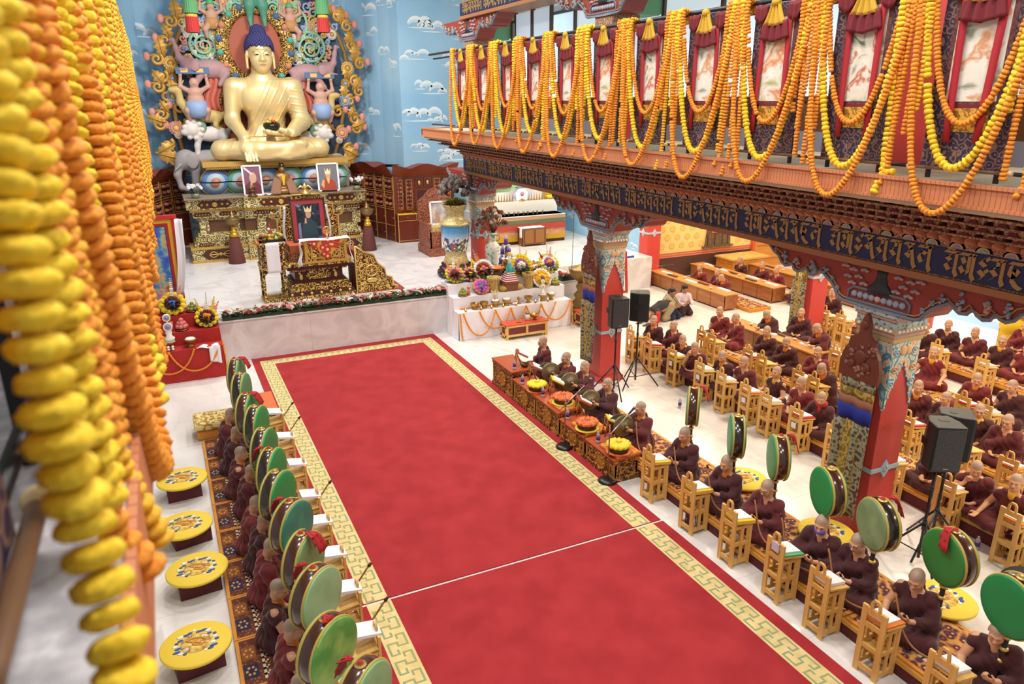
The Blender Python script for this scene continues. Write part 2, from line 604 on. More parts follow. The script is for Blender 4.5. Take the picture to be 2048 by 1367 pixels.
# window in the yellow wall, black curtain flaps and red frame
m = MB()
m.prism([(17.2, .98), (18.35, .98), (18.2, 2.6), (17.38, 2.6)], 20.345, 20.385, 'y', 0)
m.bx(17.45, 18.15, 20.32, 20.36, 1.45, 2.6, 1)
m.bx(17.55, 17.78, 20.31, 20.33, 1.55, 2.6, 2)
m.bx(17.84, 18.07, 20.31, 20.33, 1.55, 2.6, 2)
m.bx(17.1, 18.45, 20.3, 20.39, .93, .99, 0)
for x in (17.3, 17.62, 17.95, 18.2):
 m.bx(x - .015, x + .015, 20.335, 20.35, 1, 1.45, 3)
struct(m.build('window_1', [mat('window_drape', '#6a5138', .8, pat='curl', ramp=[(.3, '#4c3a2a'), (.7, '#80684a')], s=12), mat('window_red', '#d2674a', .6), mat('window_pane', '#8d93a0', .2), mat('window_dark', '#3a2a20', .7)]))
# timber door leaf, red jamb and yellow curtain
m = MB()
m.bx(19.42, 21.1, 20.3, 20.385, 0, 3.4, 0)
m.bx(19.36, 19.48, 20.27, 20.39, 0, 3.4, 1)
for i in range(6):
 m.bx(19.6, 21, 20.285, 20.3, .3 + i * .5, .32 + i * .5, 2)
struct(m.build('door_1', [mat('orange_timber', '#d08c3a', .5, pat='noise', ramp=[(.3, '#c67f30'), (.7, '#dc9a4a')], s=6, st=(.2, 1, 1)), mat('jamb_red', '#d2603f', .6), TEAK]))
m = MB()
m.grid(lambda u, v: (20.75 + u * .9 + .12 * math.sin(v * 3) * u, 19.6 + .05 * math.sin(u * 26), .35 + v * 3.2 + .25 * math.sin(PI * u) * (1 - v)), 40, 10, th=.02)
tag(m.build('yellow_curtain', [mat('curtain_gold', '#e9b654', .7)]), 'golden yellow curtain gathered beside the orange timber door', 'curtain')
wall('wall_side_room', [(18.65, 4), (18.65, 10.35)], 0, 3.2, mats=[mat('dark_timber', '#6a4426', .6)])
# white panel wall of the side stage is part of the stage; bright doorway beyond the far right rows
m = MB()
m.bx(18.6, 18.7, 10.6, 12.4, .01, 2.3, 0)
m.bx(18.57, 18.7, 10.6, 12.4, .42, .62, 1)
m.bx(18.5, 18.75, 10.35, 10.6, 0, 2.6, 2)
m.bx(18.5, 18.75, 12.4, 12.6, 0, 2.6, 2)
struct(m.build('window_2', [mat('day_glass', '#dce9f4', .3, emit=1.2), mat('day_glass_band', '#9fc2e0', .3, emit=.6), mat('jamb_rust', '#b5532f', .6)]))
# ------------------------------------------------------------------ carpets with key border
CRED = mat('carpet_red', '#a81f27', .95, pat='noise', ramp=[(.35, '#951a22'), (.65, '#a3262d')], s=2.2, det=9, bump=.25, bs=.006)
CBAND = mat('carpet_band', '#d8c288', .95, pat='noise', ramp=[(.35, '#d0b97c'), (.65, '#dfca93')], s=6, det=6)
CKEY = mat('carpet_key', '#8d9c70', .95)
def key_strip(m, p, d, n, L, W, z):
 """running key pattern: p corner, d along, n across"""
 k = max(1, round(L / .31))
 u = L / k
 pts = [(.2, .42), (0, .42), (0, .14), (.62, .14), (.62, .5), (.42, .5), (.42, .86), (1.03, .86), (1.03, .57), (.84, .57)]
 t = .0125
 def seg(a, b):
  (x0, y0), (x1, y1) = a, b
  x0, x1, y0, y1 = min(x0, x1), max(x0, x1), min(y0, y1), max(y0, y1)
  x0, x1, y0, y1 = (x0 - t, x1 + t, y0 - t, y1 + t) if y1 - y0 < 1e-6 else (x0 - t, x1 + t, y0 + t, y1 - t)
  m.add([tuple(p + d * x + n * y + Vector((0, 0, z))) for x, y in ((x0, y0), (x1, y0), (x1, y1), (x0, y1))], [(0, 1, 2, 3)], 2)
 for i in range(k):
  q = [((i + a) * u, b * W) for a, b in pts]
  for a, b in zip(q[:-1], q[1:]):
   seg(a, b)
def carpet(x0, x1, y0, y1, label, top):
 m = MB()
 m.bx(x0, x1, y0, y1, 0, .014, 0)
 a, W, z = .16, .31, .0148
 ye = y1 - .27 if top else y1
 for xa, dr in ((x0 + a, 1), (x1 - a - .02 - W, 1)):
  m.add([(xa, y0, z), (xa + W, y0, z), (xa + W, ye, z), (xa, ye, z)], [(0, 1, 2, 3)], 1)
 key_strip(m, Vector((x0 + a, y0 + .02, 0)), Vector((0, 1, 0)), Vector((1, 0, 0)), ye - y0 - .06, W, z + .0008)
 key_strip(m, Vector((x1 - a - .02, y0 + .02, 0)), Vector((0, 1, 0)), Vector((-1, 0, 0)), ye - y0 - .06, W, z + .0008)
 if top:
  m.add([(x0 + a + W, ye - W, z), (x1 - a - .02 - W, ye - W, z), (x1 - a - .02 - W, ye, z), (x0 + a + W, ye, z)], [(0, 1, 2, 3)], 1)
  key_strip(m, Vector((x0 + a + W, ye, 0)), Vector((1, 0, 0)), Vector((0, -1, 0)), x1 - x0 - 2 * (a + W) - .02, W, z + .0008)
 return tag(m.build('carpet', [CRED, CBAND, CKEY]), label, 'carpet', None)
carpet(1.42, 6.09, 7.70, 17.83, 'red aisle carpet with cream key border running up to the marble stage', True)
c = carpet(1.44, 6.10, -1.5, 7.655, 'red aisle carpet length nearest the camera, before the cross seam', False)
# ------------------------------------------------------------------ people
SKIN = mat('skin', '#c89272', .5, attr='Col')
def robe_mat(n, a, b):
 return mat(n, a, .85, pat='noise', c2=b, s=5, det=6, ramp=[(.3, a), (.7, b)], bump=.25, bs=.008, sheen=.25)
ROBE_A = robe_mat('robe_maroon', '#4a151a', '#641f26')
ROBE_B = robe_mat('robe_dark', '#371218', '#4b1a20')
ROBE_C = robe_mat('robe_red', '#5f181d', '#7a2228')
SHIRT_O = mat('shirt_orange', '#c9772a', .8)
SHIRT_Y = mat('shirt_yellow', '#d9a52e', .8)
SHIRT_R = mat('shirt_red', '#a01f24', .8)
BLACK = mat('black_plastic', '#15151a', .4)
def hand(S, W, d, n, curl=.5, sd=1, k=.007, sc_=1.0):
 """palm, four bent fingers of different lengths and a thumb from the side of the palm"""
 W, d, n = Vector(W), Vector(d).normalized(), Vector(n).normalized()
 n = (n - d * n.dot(d)).normalized()
 a = d.cross(n) * sd           # towards the thumb
 q = sc_
 T = Matrix((a, d, n)).transposed()
 S.ell(W + d * .045 * q, (.037 * q, .052 * q, .016 * q), .012, T)
 for i, (l, o) in enumerate(((.072, .027), (.08, .009), (.075, -.009), (.058, -.026))):
  p = W + d * (.084 * q) + a * (o * q)
  ang, ln = curl * .5, l * q * .5
  r = .0088 * q
  for j in range(3):
   t = (d * math.cos(ang) + n * math.sin(ang) + a * (o * 1.6 / max(1, j + 1))).normalized()
   p2 = p + t * ln
   S.cap(p, p2, r, r * .93, k)
   p, ang, ln, r = p2, ang + curl * .9, ln * .72, r * .93
 p = W + d * (.03 * q) + a * (.03 * q)
 p2 = p + (a * .7 + d * .6 + n * .3).normalized() * .034 * q
 S.cap(p, p2, .0125 * q, .0105 * q, k)
 S.cap(p2, p2 + (d * .9 + n * (.2 + curl * .5)).normalized() * .03 * q, .0102 * q, .009 * q, k)
def head(S, B, H, sc_=1.0):
 """skull, face, ears on frame H (matrix placing head-space: origin at the neck joint, face towards -y)"""
 q = sc_
 def t(*p):
  return H @ Vector([x * q for x in p])
 Rm = H.to_3x3()
 S.ell(t(0, .018, .145), (.077 * q, .096 * q, .092 * q), .02, Rm)
 S.ell(t(0, -.03, .085), (.06 * q, .066 * q, .078 * q), .03, Rm)
 S.ell(t(0, -.062, .038), (.033 * q, .03 * q, .026 * q), .025, Rm)
 for s in (-1, 1):
  S.ell(t(s * .036, -.052, .085), (.026 * q, .03 * q, .028 * q), .02, Rm)
  S.ell(t(s * .03, -.092, .122), (.016 * q, .012 * q, .011 * q), .012, Rm, cut=True)
  S.ell(t(s * .03, -.081, .121), (.0125 * q, .011 * q, .0085 * q), .003, Rm)
  S.cap(t(s * .012, -.087, .141), t(s * .048, -.074, .142), .009 * q, .007 * q, .01)
  S.ell(t(s * .079, .012, .112), (.01 * q, .022 * q, .034 * q), .006, Rm)
  S.ell(t(s * .09, .006, .114), (.005 * q, .01 * q, .018 * q), .004, Rm, cut=True)
  S.ell(t(s * .012, -.103, .088), (.009 * q, .01 * q, .008 * q), .006, Rm)
 S.cap(t(0, -.088, .128), t(0, -.111, .092), .009 * q, .0125 * q, .01)
 S.ell(t(0, -.0905, .066), (.023 * q, .011 * q, .006 * q), .005, Rm)
 S.ell(t(0, -.09, .055), (.019 * q, .011 * q, .0065 * q), .005, Rm)
 S.chain([(t(0, .03, .09), .056 * q), (t(0, .02, .02), .054 * q), (B, .06 * q)], .025)
def headcol(H, skin, scalp, q=1.0, hair=True):
 Hi = H.inverted()
 A = np.array(Hi)
 sk, sp = lin(skin), lin(scalp)
 lip, eye, brow = sk * np.array([.78, .5, .5]), np.array([.035, .022, .018]), sp * .45
 def f(V):
  L = (V @ A[:3, :3].T + A[:3, 3]) / q
  x, y, z = np.abs(L[:, 0]), L[:, 1], L[:, 2]
  C = np.tile(sk, (len(V), 1))
  def mix(m, c):
   m = np.clip(m, 0, 1)[:, None]
   C[:] = C * (1 - m) + c * m
  rim = .172 - np.clip(y + .06, 0, .2) * .55           # hairline falls towards the nape
  if hair:
   mix((z - rim) / .012, sp)
  face = y < -.05
  mix(np.where(face, (1 - (((x - .03) / .013) ** 2 + ((z - .1205) / .0055) ** 2)) * 3, 0), eye)
  mix(np.where(face & (x > .012) & (x < .05), 1 - np.abs(z - (.1445 - (x - .03) ** 2 * 6)) / .0045, 0) * 1.2, brow)
  mix(np.where(y < -.08, (1 - ((x / .023) ** 2 + ((z - .0605) / .0105) ** 2)) * 2, 0), lip)
  mix(np.where(y < -.08, 1 - np.abs(z - .0605) / .002 - (x / .022) ** 2, 0), lip * .3)
  return C
 return f
def frame(o, yaw=0, pitch=0, roll=0):
 return Matrix.Translation(o) @ Euler((R(pitch), R(roll), R(yaw)), 'XYZ').to_matrix().to_4x4()
def monk(name, hy=0, hp=8, lean=0.0, twist=0, shawl='wrap', handL='lap', handR='lap', shirt=None, robe=None, glasses=False, mask=None,
   skin='#cf9a76', scalp='#a68b78', vox=.0068, extra=None, scarf=None):
 """seated cross-legged figure, facing -y, seat at z=0; robe and shirt are its clothing"""
 root = bpy.data.objects.new(name, None)
 LINK(root)
 ly = -lean
 B = Vector((0, .03 + ly * .85, .52 - lean * .12))
 NK = Vector((0, -.005 + ly, .595 - lean * .2))
 H = frame(NK, hy, hp)
 sh = {1: Vector((.165, .03 + ly * .8, .485 - lean * .1)), -1: Vector((-.165, .03 + ly * .8, .485 - lean * .1))}
 P = {'lap': ((.235, .0, .25), (.06, -.235, .165), (-.75, -.5, .1), (0, .1, 1), .5),
   'knee': ((.27, -.03, .27), (.26, -.26, .2), (.1, -.9, -.35), (0, -.2, 1), .5),
   'chin': ((.2, -.2, .27), (.06, -.17 + ly, .50 - lean * .2), (-.25, .1, .9), (-.7, -.5, .0), 1.1),
   'page': ((.24, -.1, .27), (.13, -.34, .27), (-.35, -.9, .1), (0, -.2, 1), .35),
   'grip': ((.25, -.06, .26), (.11, -.3, .33), (-.6, -.6, .35), (-.3, .6, .6), 1.5),
   'cymL': ((.24, -.12, .33), (.13, -.34, .41), (-.2, -.95, .2), (-1, 0, .1), 1.2),
   'cymR': ((.26, -.12, .34), (.15, -.34, .44), (-.1, -.95, .2), (-1, 0, .1), 1.2),
   'stick': ((.24, -.08, .26), (.15, -.3, .26), (-.55, -.8, .1), (-.2, .3, .9), 1.5),
   'up': ((.25, -.16, .36), (.12, -.28, .52), (-.2, -.2, .95), (-.8, .2, .2), .9)}
 S = SDF(vox, .02)
 head(S, B, H)
 S.ell((0, .03 + ly * .5, .3), (.14, .1, .24), .04)
 S.cap(sh[-1], sh[1], .06, .06, .05)
 arms = {}
 for s, hk in ((1, handL), (-1, handR)):
  e, w, d, n, cu = P[hk]
  e, w = Vector((s * e[0], e[1] + ly * .4, e[2])), Vector((s * w[0], w[1], w[2]))
  d, n = Vector((s * d[0], d[1], d[2])), Vector((s * n[0], n[1], n[2]))
  S.chain([(sh[s], .058), (e, .042), (w, .027)], .02)
  hand(S, w, d, n, cu, -s)
  arms[s] = (e, w)
 S.ell((0, .05, .1), (.2, .15, .1), .04)          # hips and folded legs under the robe
 for s in (-1, 1):
  S.chain([((s * .1, .02, .09), .08), ((s * .29, -.2, .075), .06), ((-s * .08, -.28, .055), .04)], .03)
  S.ell((-s * .13, -.25, .05), (.06, .045, .03), .02)
 me = S.mesh(name + '_body', col=headcol(H, skin, scalp), floor=0)
 add_mats(me, SKIN)
 body = link('body', me, root)
 # the robe: lap, torso and the shawl
 Rb = SDF(vox * 1.15, .05)
 Rb.ell((0, .04, .1), (.25, .2, .12), .06)
 Rb.ell((0, -.06, .05), (.33, .25, .07), .06)
 for s in (-1, 1):
  Rb.chain([((s * .12, .02, .1), .115), ((s * .3, -.2, .085), .088), ((-s * .1, -.29, .07), .062)], .05)
 Rb.ell((0, .035 + ly * .35, .28), (.185, .135, .25), .06)
 Rb.cap(sh[-1] + Vector((.03, 0, -.015)), sh[1] - Vector((.03, 0, .015)), .078, .078, .06)
 Rb.cap(Vector((0, .06 + ly, .555 - lean * .1)), Vector((0, .05 + ly * .7, .45)), .06, .09, .05)
 cov = {'wrap': (-1, 1), 'bare': (1,), 'vest': ()}[shawl]
 for s in (-1, 1):
  e, w = arms[s]
  if s in cov:
   Rb.chain([(sh[s], .082), (e, .078), (e.lerp(w, .62), .052)], .045)
   Rb.cap(e, Vector((e.x * 1.02, e.y + .02, .06)), .07, .085, .05)
  else:
   Rb.chain([(sh[s] * .92, .074), (sh[s].lerp(e, .25), .066)], .04)
 if shawl == 'wrap':
  Rb.cap(sh[1] + Vector((0, -.06, -.03)), Vector((-.16, -.13 + ly * .5, .28)), .055, .06, .05)
 elif shawl == 'bare':
  Rb.cap(sh[1] + Vector((-.03, -.06, -.02)), Vector((-.15, -.08 + ly * .4, .24)), .06, .06, .05)
 NV = NK + Vector((0, -.085, -.075))
 Rb.ell(NV, (.045, .085, .085), .02, cut=True)
 Rb.cap(NK + Vector((0, .0, -.05)), NK + Vector((0, -.01, .12)), .064, .075, .01, cut=True)
 def folds(V):
  x, y, z = V[:, 0], V[:, 1], V[:, 2]
  up = np.clip((z - .2) / .12, 0, 1)
  lo = 1 - up
  a = np.arctan2(x, -(y - .1))
  f1 = (.5 - np.abs(np.sin(31 * (z * .8 + x * .5 + .05 * np.sin(11 * x + 5 * y))))) * .013 + np.sin(37 * (x - z * .4) + 3 * y) * .004
  f2 = (.5 - np.abs(np.sin(6.5 * a + 12 * np.hypot(x, y) + 5 * z))) * .018 + np.sin(48 * z + 9 * x) * .003
  return up * f1 + lo * f2
 me = Rb.mesh(name + '_robe', disp=folds, floor=.002)
 add_mats(me, robe or ROBE_A)
 link('robe', me, root)
 if shirt:
  C = SDF(vox, .02)
  C.cap(NK + Vector((0, .03, -.03)), NK + Vector((0, .0, -.09)), .06, .06, .02)
  C.ell(NK + Vector((0, -.035, -.085)), (.04, .04, .055), .02)
  me = C.mesh(name + '_shirt')
  add_mats(me, shirt)
  link('undershirt', me, root)
 if scarf:
  m = MB()
  m.tube([NK + Vector((.082 * math.cos(a), .01 + .075 * math.sin(a), -.02 + .02 * math.sin(a))) for a in np.linspace(0, 2 * PI, 18)[:-1]], .03, 8, closed=True)
  m.tube([NK + Vector((.02, -.07, -.03)), NK + Vector((.03, -.1, -.1)), NK + Vector((.035, -.115, -.17))], [.03, .032, .028], 8, flat=.5)
  m.build('scarf', scarf, root)
 if glasses:
  m = MB()
  for s in (-1, 1):
   m.tube([H @ Vector((s * .031 + .021 * math.cos(a), -.099 + abs(.021 * math.cos(a) * s + .0) * .15, .12 + .016 * math.sin(a))) for a in np.linspace(0, 2 * PI, 15)[:-1]], .0028, 5, closed=True)
   m.tube([H @ Vector((s * .052, -.094, .124)), H @ Vector((s * .079, -.05, .124)), H @ Vector((s * .082, .01, .122))], .0025, 5)
  m.tube([H @ Vector((-.01, -.101, .122)), H @ Vector((.01, -.101, .122))], .0025, 5)
  m.build('glasses', mat('steel', '#8a8a90', .3, 1), root)
 if mask:
  m = MB()
  m.grid(lambda u, v: H @ Vector((.066 * math.sin((u - .5) * 2.6), -.045 - .075 * math.cos((u - .5) * 2.6) * (.75 + .25 * math.sin(PI * v)), .03 + .072 * v)), 10, 6, th=-.003)
  m.build('face_mask', mask, root)
 if extra:
  extra(root, H, arms)
 return root
# ------------------------------------------------------------------ the great gilded figure
BX, BY, BZ, BS = 3.5, 26.55, 4.1, 4.2
GOLDB = mat('statue_gold', '#ecd39a', .42, .55, attr='Col')
def buddha():
 S = SDF(.0052, .02)
 H = frame((0, .0, .642), 0, 6)
 q = 1.2
 def t(*p):
  return H @ Vector([x * q for x in p])
 Rm = H.to_3x3()
 head(S, (0, .012, .565), H, q)
 S.ell(t(0, -.045, .075), (.055 * q, .05 * q, .06 * q), .03, Rm)
 for s in (-1, 1):                                                # long ear lobes
  S.cap(t(s * .082, .005, .11), t(s * .083, -.005, .035), .011 * q, .009 * q, .008)
  S.ell(t(s * .03, -.083, .123), (.019 * q, .012 * q, .011 * q), .003, Rm)
 for k in range(3):
  S.put(lambda P, z=.598 + .016 * k: np.sqrt((np.hypot(P[..., 0], P[..., 1] - .01) - .066) ** 2 + (P[..., 2] - z) ** 2) - .006, (-.09, -.09, .57), (.09, .1, .66), .006)
 S.ell((0, .03, .11), (.21, .15, .12), .04)
 S.ell((0, .03, .24), (.135, .1, .17), .06)
 S.ell((0, .02, .44), (.19, .11, .15), .07)
 S.cap((-.2, .02, .545), (.2, .02, .545), .066, .066, .06)
 S.cap((0, .015, .6), (0, .02, .54), .07, .12, .04)
 for s in (-1, 1):
  S.ell((s * .07, -.035, .46), (.07, .035, .06), .09)
 S.chain([((-.222, .02, .535), .072), ((-.255, .0, .3), .054), ((-.2, -.215, .165), .037)], .03)      # right arm down to the shin
 hand(S, (-.197, -.235, .15), (.12, -.55, -.82), (.15, .8, -.5), .12, 1, .006, 1.25)
 S.chain([((.222, .02, .535), .078), ((.27, .0, .28), .062), ((.15, -.2, .2), .04)], .03)
 hand(S, (.14, -.205, .198), (-1, -.25, .02), (0, .1, 1), .15, -1, .006, 1.2)
 for s in (-1, 1):
  S.chain([((s * .12, .03, .085), .1), ((s * .37, -.13, .078), .074)], .04)
 S.chain([((-.37, -.13, .078), .072), ((-.1, -.26, .085), .06), ((.14, -.25, .1), .04)], .03)
 S.chain([((.37, -.13, .075), .072), ((.1, -.24, .05), .055), ((-.14, -.26, .04), .04)], .03)
 S.ell((.19, -.235, .115), (.07, .03, .035), .02)
 S.chain([((.13, -.25, .115), .028), ((.245, -.225, .122), .02)], .015)
 S.ell((0, -.1, .03), (.3, .2, .05), .03)
 def cl(V):
  C = headcol(H, '#ecd298', '#ecd298', q, False)(V)
  return C
 def disp(P):
  x, y, z = P[:, 0], P[:, 1], P[:, 2]
  d = np.zeros(len(P))
  # robe: left shoulder to right waist, left arm and the legs
  edge = (z - .60) - (x - .035) * 1.75
  robe = np.clip(-edge / .012, 0, 1) * (z > .17) * (z < .6) * (x > -.19)
  d -= .006 * robe
  ln = np.abs(((edge * 9 + 4 * x * x) % 1) - .5)
  arm = (x > .19) & (z > .2)
  ln2 = np.abs(((z * 19 + x * 3) % 1) - .5)
  l = np.where(arm, ln2, ln)
  d -= .0045 * robe * np.clip(1 - l / .09, 0, 1)
  leg = np.clip((.16 - z) / .02, 0, 1) * np.clip((y + .9), 0, 1)
  kn = np.abs(((np.abs(x) * 15 + z * 9 * np.sign(x) * np.sign(x)) % 1) - .5)
  leg = leg * (np.abs(x) > .17)
  d -= .004 * leg * np.clip(1 - kn / .1, 0, 1)
  return d
 root = thing('buddha_statue', 'colossal gilded seated statue with blue curls, one hand reaching down', 'statue', (BX, BY, BZ))
 me = S.mesh('buddha_body', disp=disp, col=cl, floor=.0)
 add_mats(me, GOLDB)
 o = link('body', me, root)
 o.scale = (BS, BS, BS)
 # curls
 m = MB()
 Hq = H
 g = (1 + 5 ** .5) / 2
 N = 420
 for i in range(N):
  z = 1 - (i + .5) / N * 1.5
  a = 2 * PI * i / g
  rr = math.sqrt(max(0, 1 - z * z))
  p = Vector((rr * math.cos(a) * .084, .018 + rr * math.sin(a) * .103, .148 + z * .101))
  if p.z < .172 - min(max(p.y + .06, 0), .2) * .62:
   continue
  m.sph(tuple(Hq @ (p * q)), .0125, 6, 4)
 for i in range(90):
  z = 1 - (i + .5) / 90 * 1.0
  a = 2 * PI * i / g
  rr = math.sqrt(max(0, 1 - z * z))
  m.sph(tuple(Hq @ (Vector((rr * math.cos(a) * .045, .02 + rr * math.sin(a) * .048, .236 + z * .05)) * q)), .0115, 6, 4)
 m.sph(tuple(Hq @ (Vector((0, .02, .15)) * q)), (.095, .117, .117), 20, 14)
 m.sph(tuple(Hq @ (Vector((0, .02, .236)) * q)), (.05, .054, .056), 14, 10)
 # keep the cap off the face
 h = m.build('hair', mat('blue_curls', '#2f2f66', .6), root)
 bmc = h.data
 keep = []
 h.scale = (BS, BS, BS)
 # cut the hair cap below the hairline
 import bmesh
 b = bmesh.new()
 b.from_mesh(bmc)
 Hi = Hq.inverted()
 kill = []
 for v in b.verts:
  p = (Hi @ v.co) / q
  if p.z < .166 - min(max(p.y + .06, 0), .2) * .62:
   kill.append(v)
 bmesh.ops.delete(b, geom=kill, context='VERTS')
 b.to_mesh(bmc)
 b.free()
 return root
buddha()
# alms bowl held in its lap
m = MB()
m.lathe([(.06, 0), (.2, .05), (.27, .16), (.25, .27), (.22, .25), (.0, .24)], (0, 0, 0), 24, 0)
for i in range(16):
 a, r_ = rnd.uniform(0, 6.28), rnd.uniform(0, .17)
 m.sph((r_ * math.cos(a), r_ * math.sin(a), .29 + rnd.uniform(0, .05)), .055, 8, 6, rnd.choice((1, 2, 3)))
o = m.build('alms_bowl', [mat('black_glaze', '#17150f', .3), mat('fruit_green', '#8aa13c', .5), mat('fruit_red', '#b5462a', .5), mat('fruit_yellow', '#dcb23c', .5)])
o.location = (BX + .02, BY - .93, BZ + .9)
tag(o, 'black alms bowl heaped with offerings in the hand of the gilded statue', 'bowl')
# ------------------------------------------------------------------ carved mandorla behind it
MY = 27.55
pnk, blu, yel, grn, wht = (mat('carve_pink', '#d99a8e', .6), mat('carve_blue', '#8fa9d2', .6), mat('carve_yellow', '#dcb565', .55), mat('carve_green', '#8fc4a2', .6), mat('carve_white', '#dcd5d2', .6))
DKB = mat('carve_dark_blue', '#2c4a68', .6)
LEAF = mat('carve_gold_leaf', '#c79a48', .45, .3)
MAUVE = mat('carve_mauve', '#a9858a', .6)
GREYE = mat('carve_grey', '#a09a9c', .6)
CORAL = mat('carve_coral', '#c56a58', .6)
mandorla = thing('carved_mandorla', 'towering carved and painted halo screen of scrolls, beasts and flowers', 'altar screen', (3.4, MY, 4.0))
PO = Vector((3.4, MY, 4.0))
def onp(px, py, dy=0):
 """point of the photograph on the mandorla plane, in the screen's own frame"""
 return aty(px, py, MY - dy) - PO
def child(m, name, mats, par=None):
 return m.build(name, mats, par or mandorla)
# backboard: lobed outline
L_ = [(372, 335), (352, 318), (345, 280), (338, 240), (345, 200), (340, 160), (345, 120), (352, 80), (372, 40), (392, 0), (410, -40), (470, -80), (515, -95), (560, -80), (612, -40), (634, 0), (652, 40), (672, 80), (682, 120), (690, 160), (688, 200), (692, 240), (688, 280), (684, 310), (672, 330)]
m = MB()
pl = [onp(*p) for p in L_]
m.prism([(p.x, p.z) for p in pl], .05, .3, 'y')
child(m, 'backboard', DKB)
def halo(name, c, rx, rz, ix, iz, y0, jew, a0=0, a1=2 * PI):
 """raised ring with carved face, beaded edge and jewels; inner field"""
 m = MB()
 n = 56
 ring = []
 for rw, yy in ((1, y0 + .25), (1, y0), (.93, y0 - .06), (.55, y0 - .05), (.35, y0 - .07), (.12, y0 - .02), (0, y0 + .03), (0, y0 + .2)):
  ring.append([(c.x + (ix + (rx - ix) * rw) * math.cos(a0 + (a1 - a0) * i / n), yy, c.z + (iz + (rz - iz) * rw) * math.sin(a0 + (a1 - a0) * i / n)) for i in range(n + 1)])
 V = [p for r_ in ring for p in r_]
 F = [(j * (n + 1) + i, j * (n + 1) + i + 1, (j + 1) * (n + 1) + i + 1, (j + 1) * (n + 1) + i) for j in range(len(ring) - 1) for i in range(n)]
 m.add(V, F, 0, True)
 V = [(c.x, y0 + .1, c.z)] + [(c.x + ix * 1.02 * math.cos(a0 + (a1 - a0) * i / n), y0 + .1, c.z + iz * 1.02 * math.sin(a0 + (a1 - a0) * i / n)) for i in range(n + 1)]
 m.add(V, [(0, i + 2, i + 1) for i in range(n)], 1)
 k = 90
 for i in range(k):
  a = a0 + (a1 - a0) * (i + .5) / k
  m.sph((c.x + (ix + (rx - ix) * .2) * math.cos(a), y0 - .05, c.z + (iz + (rz - iz) * .2) * math.sin(a)), .038, 6, 4, 0)
 for i in range(jew):
  a = a0 + (a1 - a0) * (i + .5) / jew
  m.lathe([(.11, 0), (.1, .04), (.075, .05), (.07, .07), (0, .09)], (0, 0, 0), 10, 2 + i % 3, True, Matrix.Translation((c.x + (ix + (rx - ix) * .74) * math.cos(a), y0 - .05, c.z + (iz + (rz - iz) * .74) * math.sin(a))) @ Matrix.Rotation(PI / 2, 4, 'X'))
 return child(m, name, [FILI, mat('halo_red', '#a8533a', .6), mat('jewel_turquoise', '#5fae9f', .25), mat('jewel_coral', '#cf8a6e', .25), mat('jewel_blue', '#4a6f9f', .25)])
hc = aty(512, 92, MY - .5) - PO
halo('body_halo', Vector((-.02, 0, 1.42)), 1.62, 1.62, 1.2, 1.25, -.22, 20, -.75, PI + .75)
halo('head_halo', Vector((hc.x, 0, hc.z)), 1.25, 1.3, .82, .98, -.38, 18)
def curl(m, c, r, turns, ph, sgn, rad, mi, y=-.1, n=None):
 """flat scroll spiralling into c"""
 n = n or int(14 * turns)
 P, q = [], []
 for i in range(n + 1):
  t = i / n
  a = ph + sgn * turns * 2 * PI * t
  k = r * (1 - .86 * t)
  P.append((c[0] + k * math.cos(a), y - .05 * t, c[2] + k * math.sin(a)))
  q.append(rad * (1 - .45 * t))
 m.tube(P, q, 6, mi)
def leaf(m, p, ang, L, w, mi, y=-.12, lob=4):
 """lobed acanthus leaf lying against the screen"""
 d, s = Vector((math.cos(ang), 0, math.sin(ang))), Vector((-math.sin(ang), 0, math.cos(ang)))
 V = []
 n = 14
 for i in range(n + 1):
  t = i / n
  wd = w * math.sin(PI * min(1, t * .93 + .05)) * (1 + .3 * math.cos(t * lob * 2 * PI))
  b = Vector(p) + d * (L * t)
  yy = y - .12 * math.sin(PI * t)
  V += [(b + s * wd) + Vector((0, yy + .06, 0)), b + Vector((0, yy, 0)), (b - s * wd) + Vector((0, yy + .06, 0))]
 F = []
 for i in range(n):
  a = i * 3
  F += [(a, a + 1, a + 4, a + 3), (a + 1, a + 2, a + 5, a + 4)]
 m.add([tuple(v) for v in V], F, mi, True)
 m.tube([tuple(Vector(p) + d * (L * i / 5) + Vector((0, y - .12 * math.sin(PI * i / 5) - .01, 0))) for i in range(6)], [.035 * (1 - i / 7) for i in range(6)], 5, mi)
def daisy(name, c, r, petal, core):
 m = MB()
 for rw in range(2):
  for i in range(16):
   a = 2 * PI * (i + rw * .5) / 16
   m.sph((c.x + r * (.72 - .22 * rw) * math.cos(a), c.y - .12 - .04 * rw, c.z + r * (.72 - .22 * rw) * math.sin(a)), (r * .16, .05, r * .16), 7, 5)
 m.lathe([(r * .78, 0), (r * .7, .1), (r * .35, .14)], (0, 0, 0), 20, 0, True, Matrix.Translation((c.x, c.y - .02, c.z)) @ Matrix.Rotation(PI / 2, 4, 'X'))
 m.sph((c.x, c.y - .17, c.z), (r * .36, .07, r * .36), 12, 8, 1)
 return child(m, name, [petal, core])
CM_ = [grn, pnk, blu, yel, wht]
rs = random.Random(4)
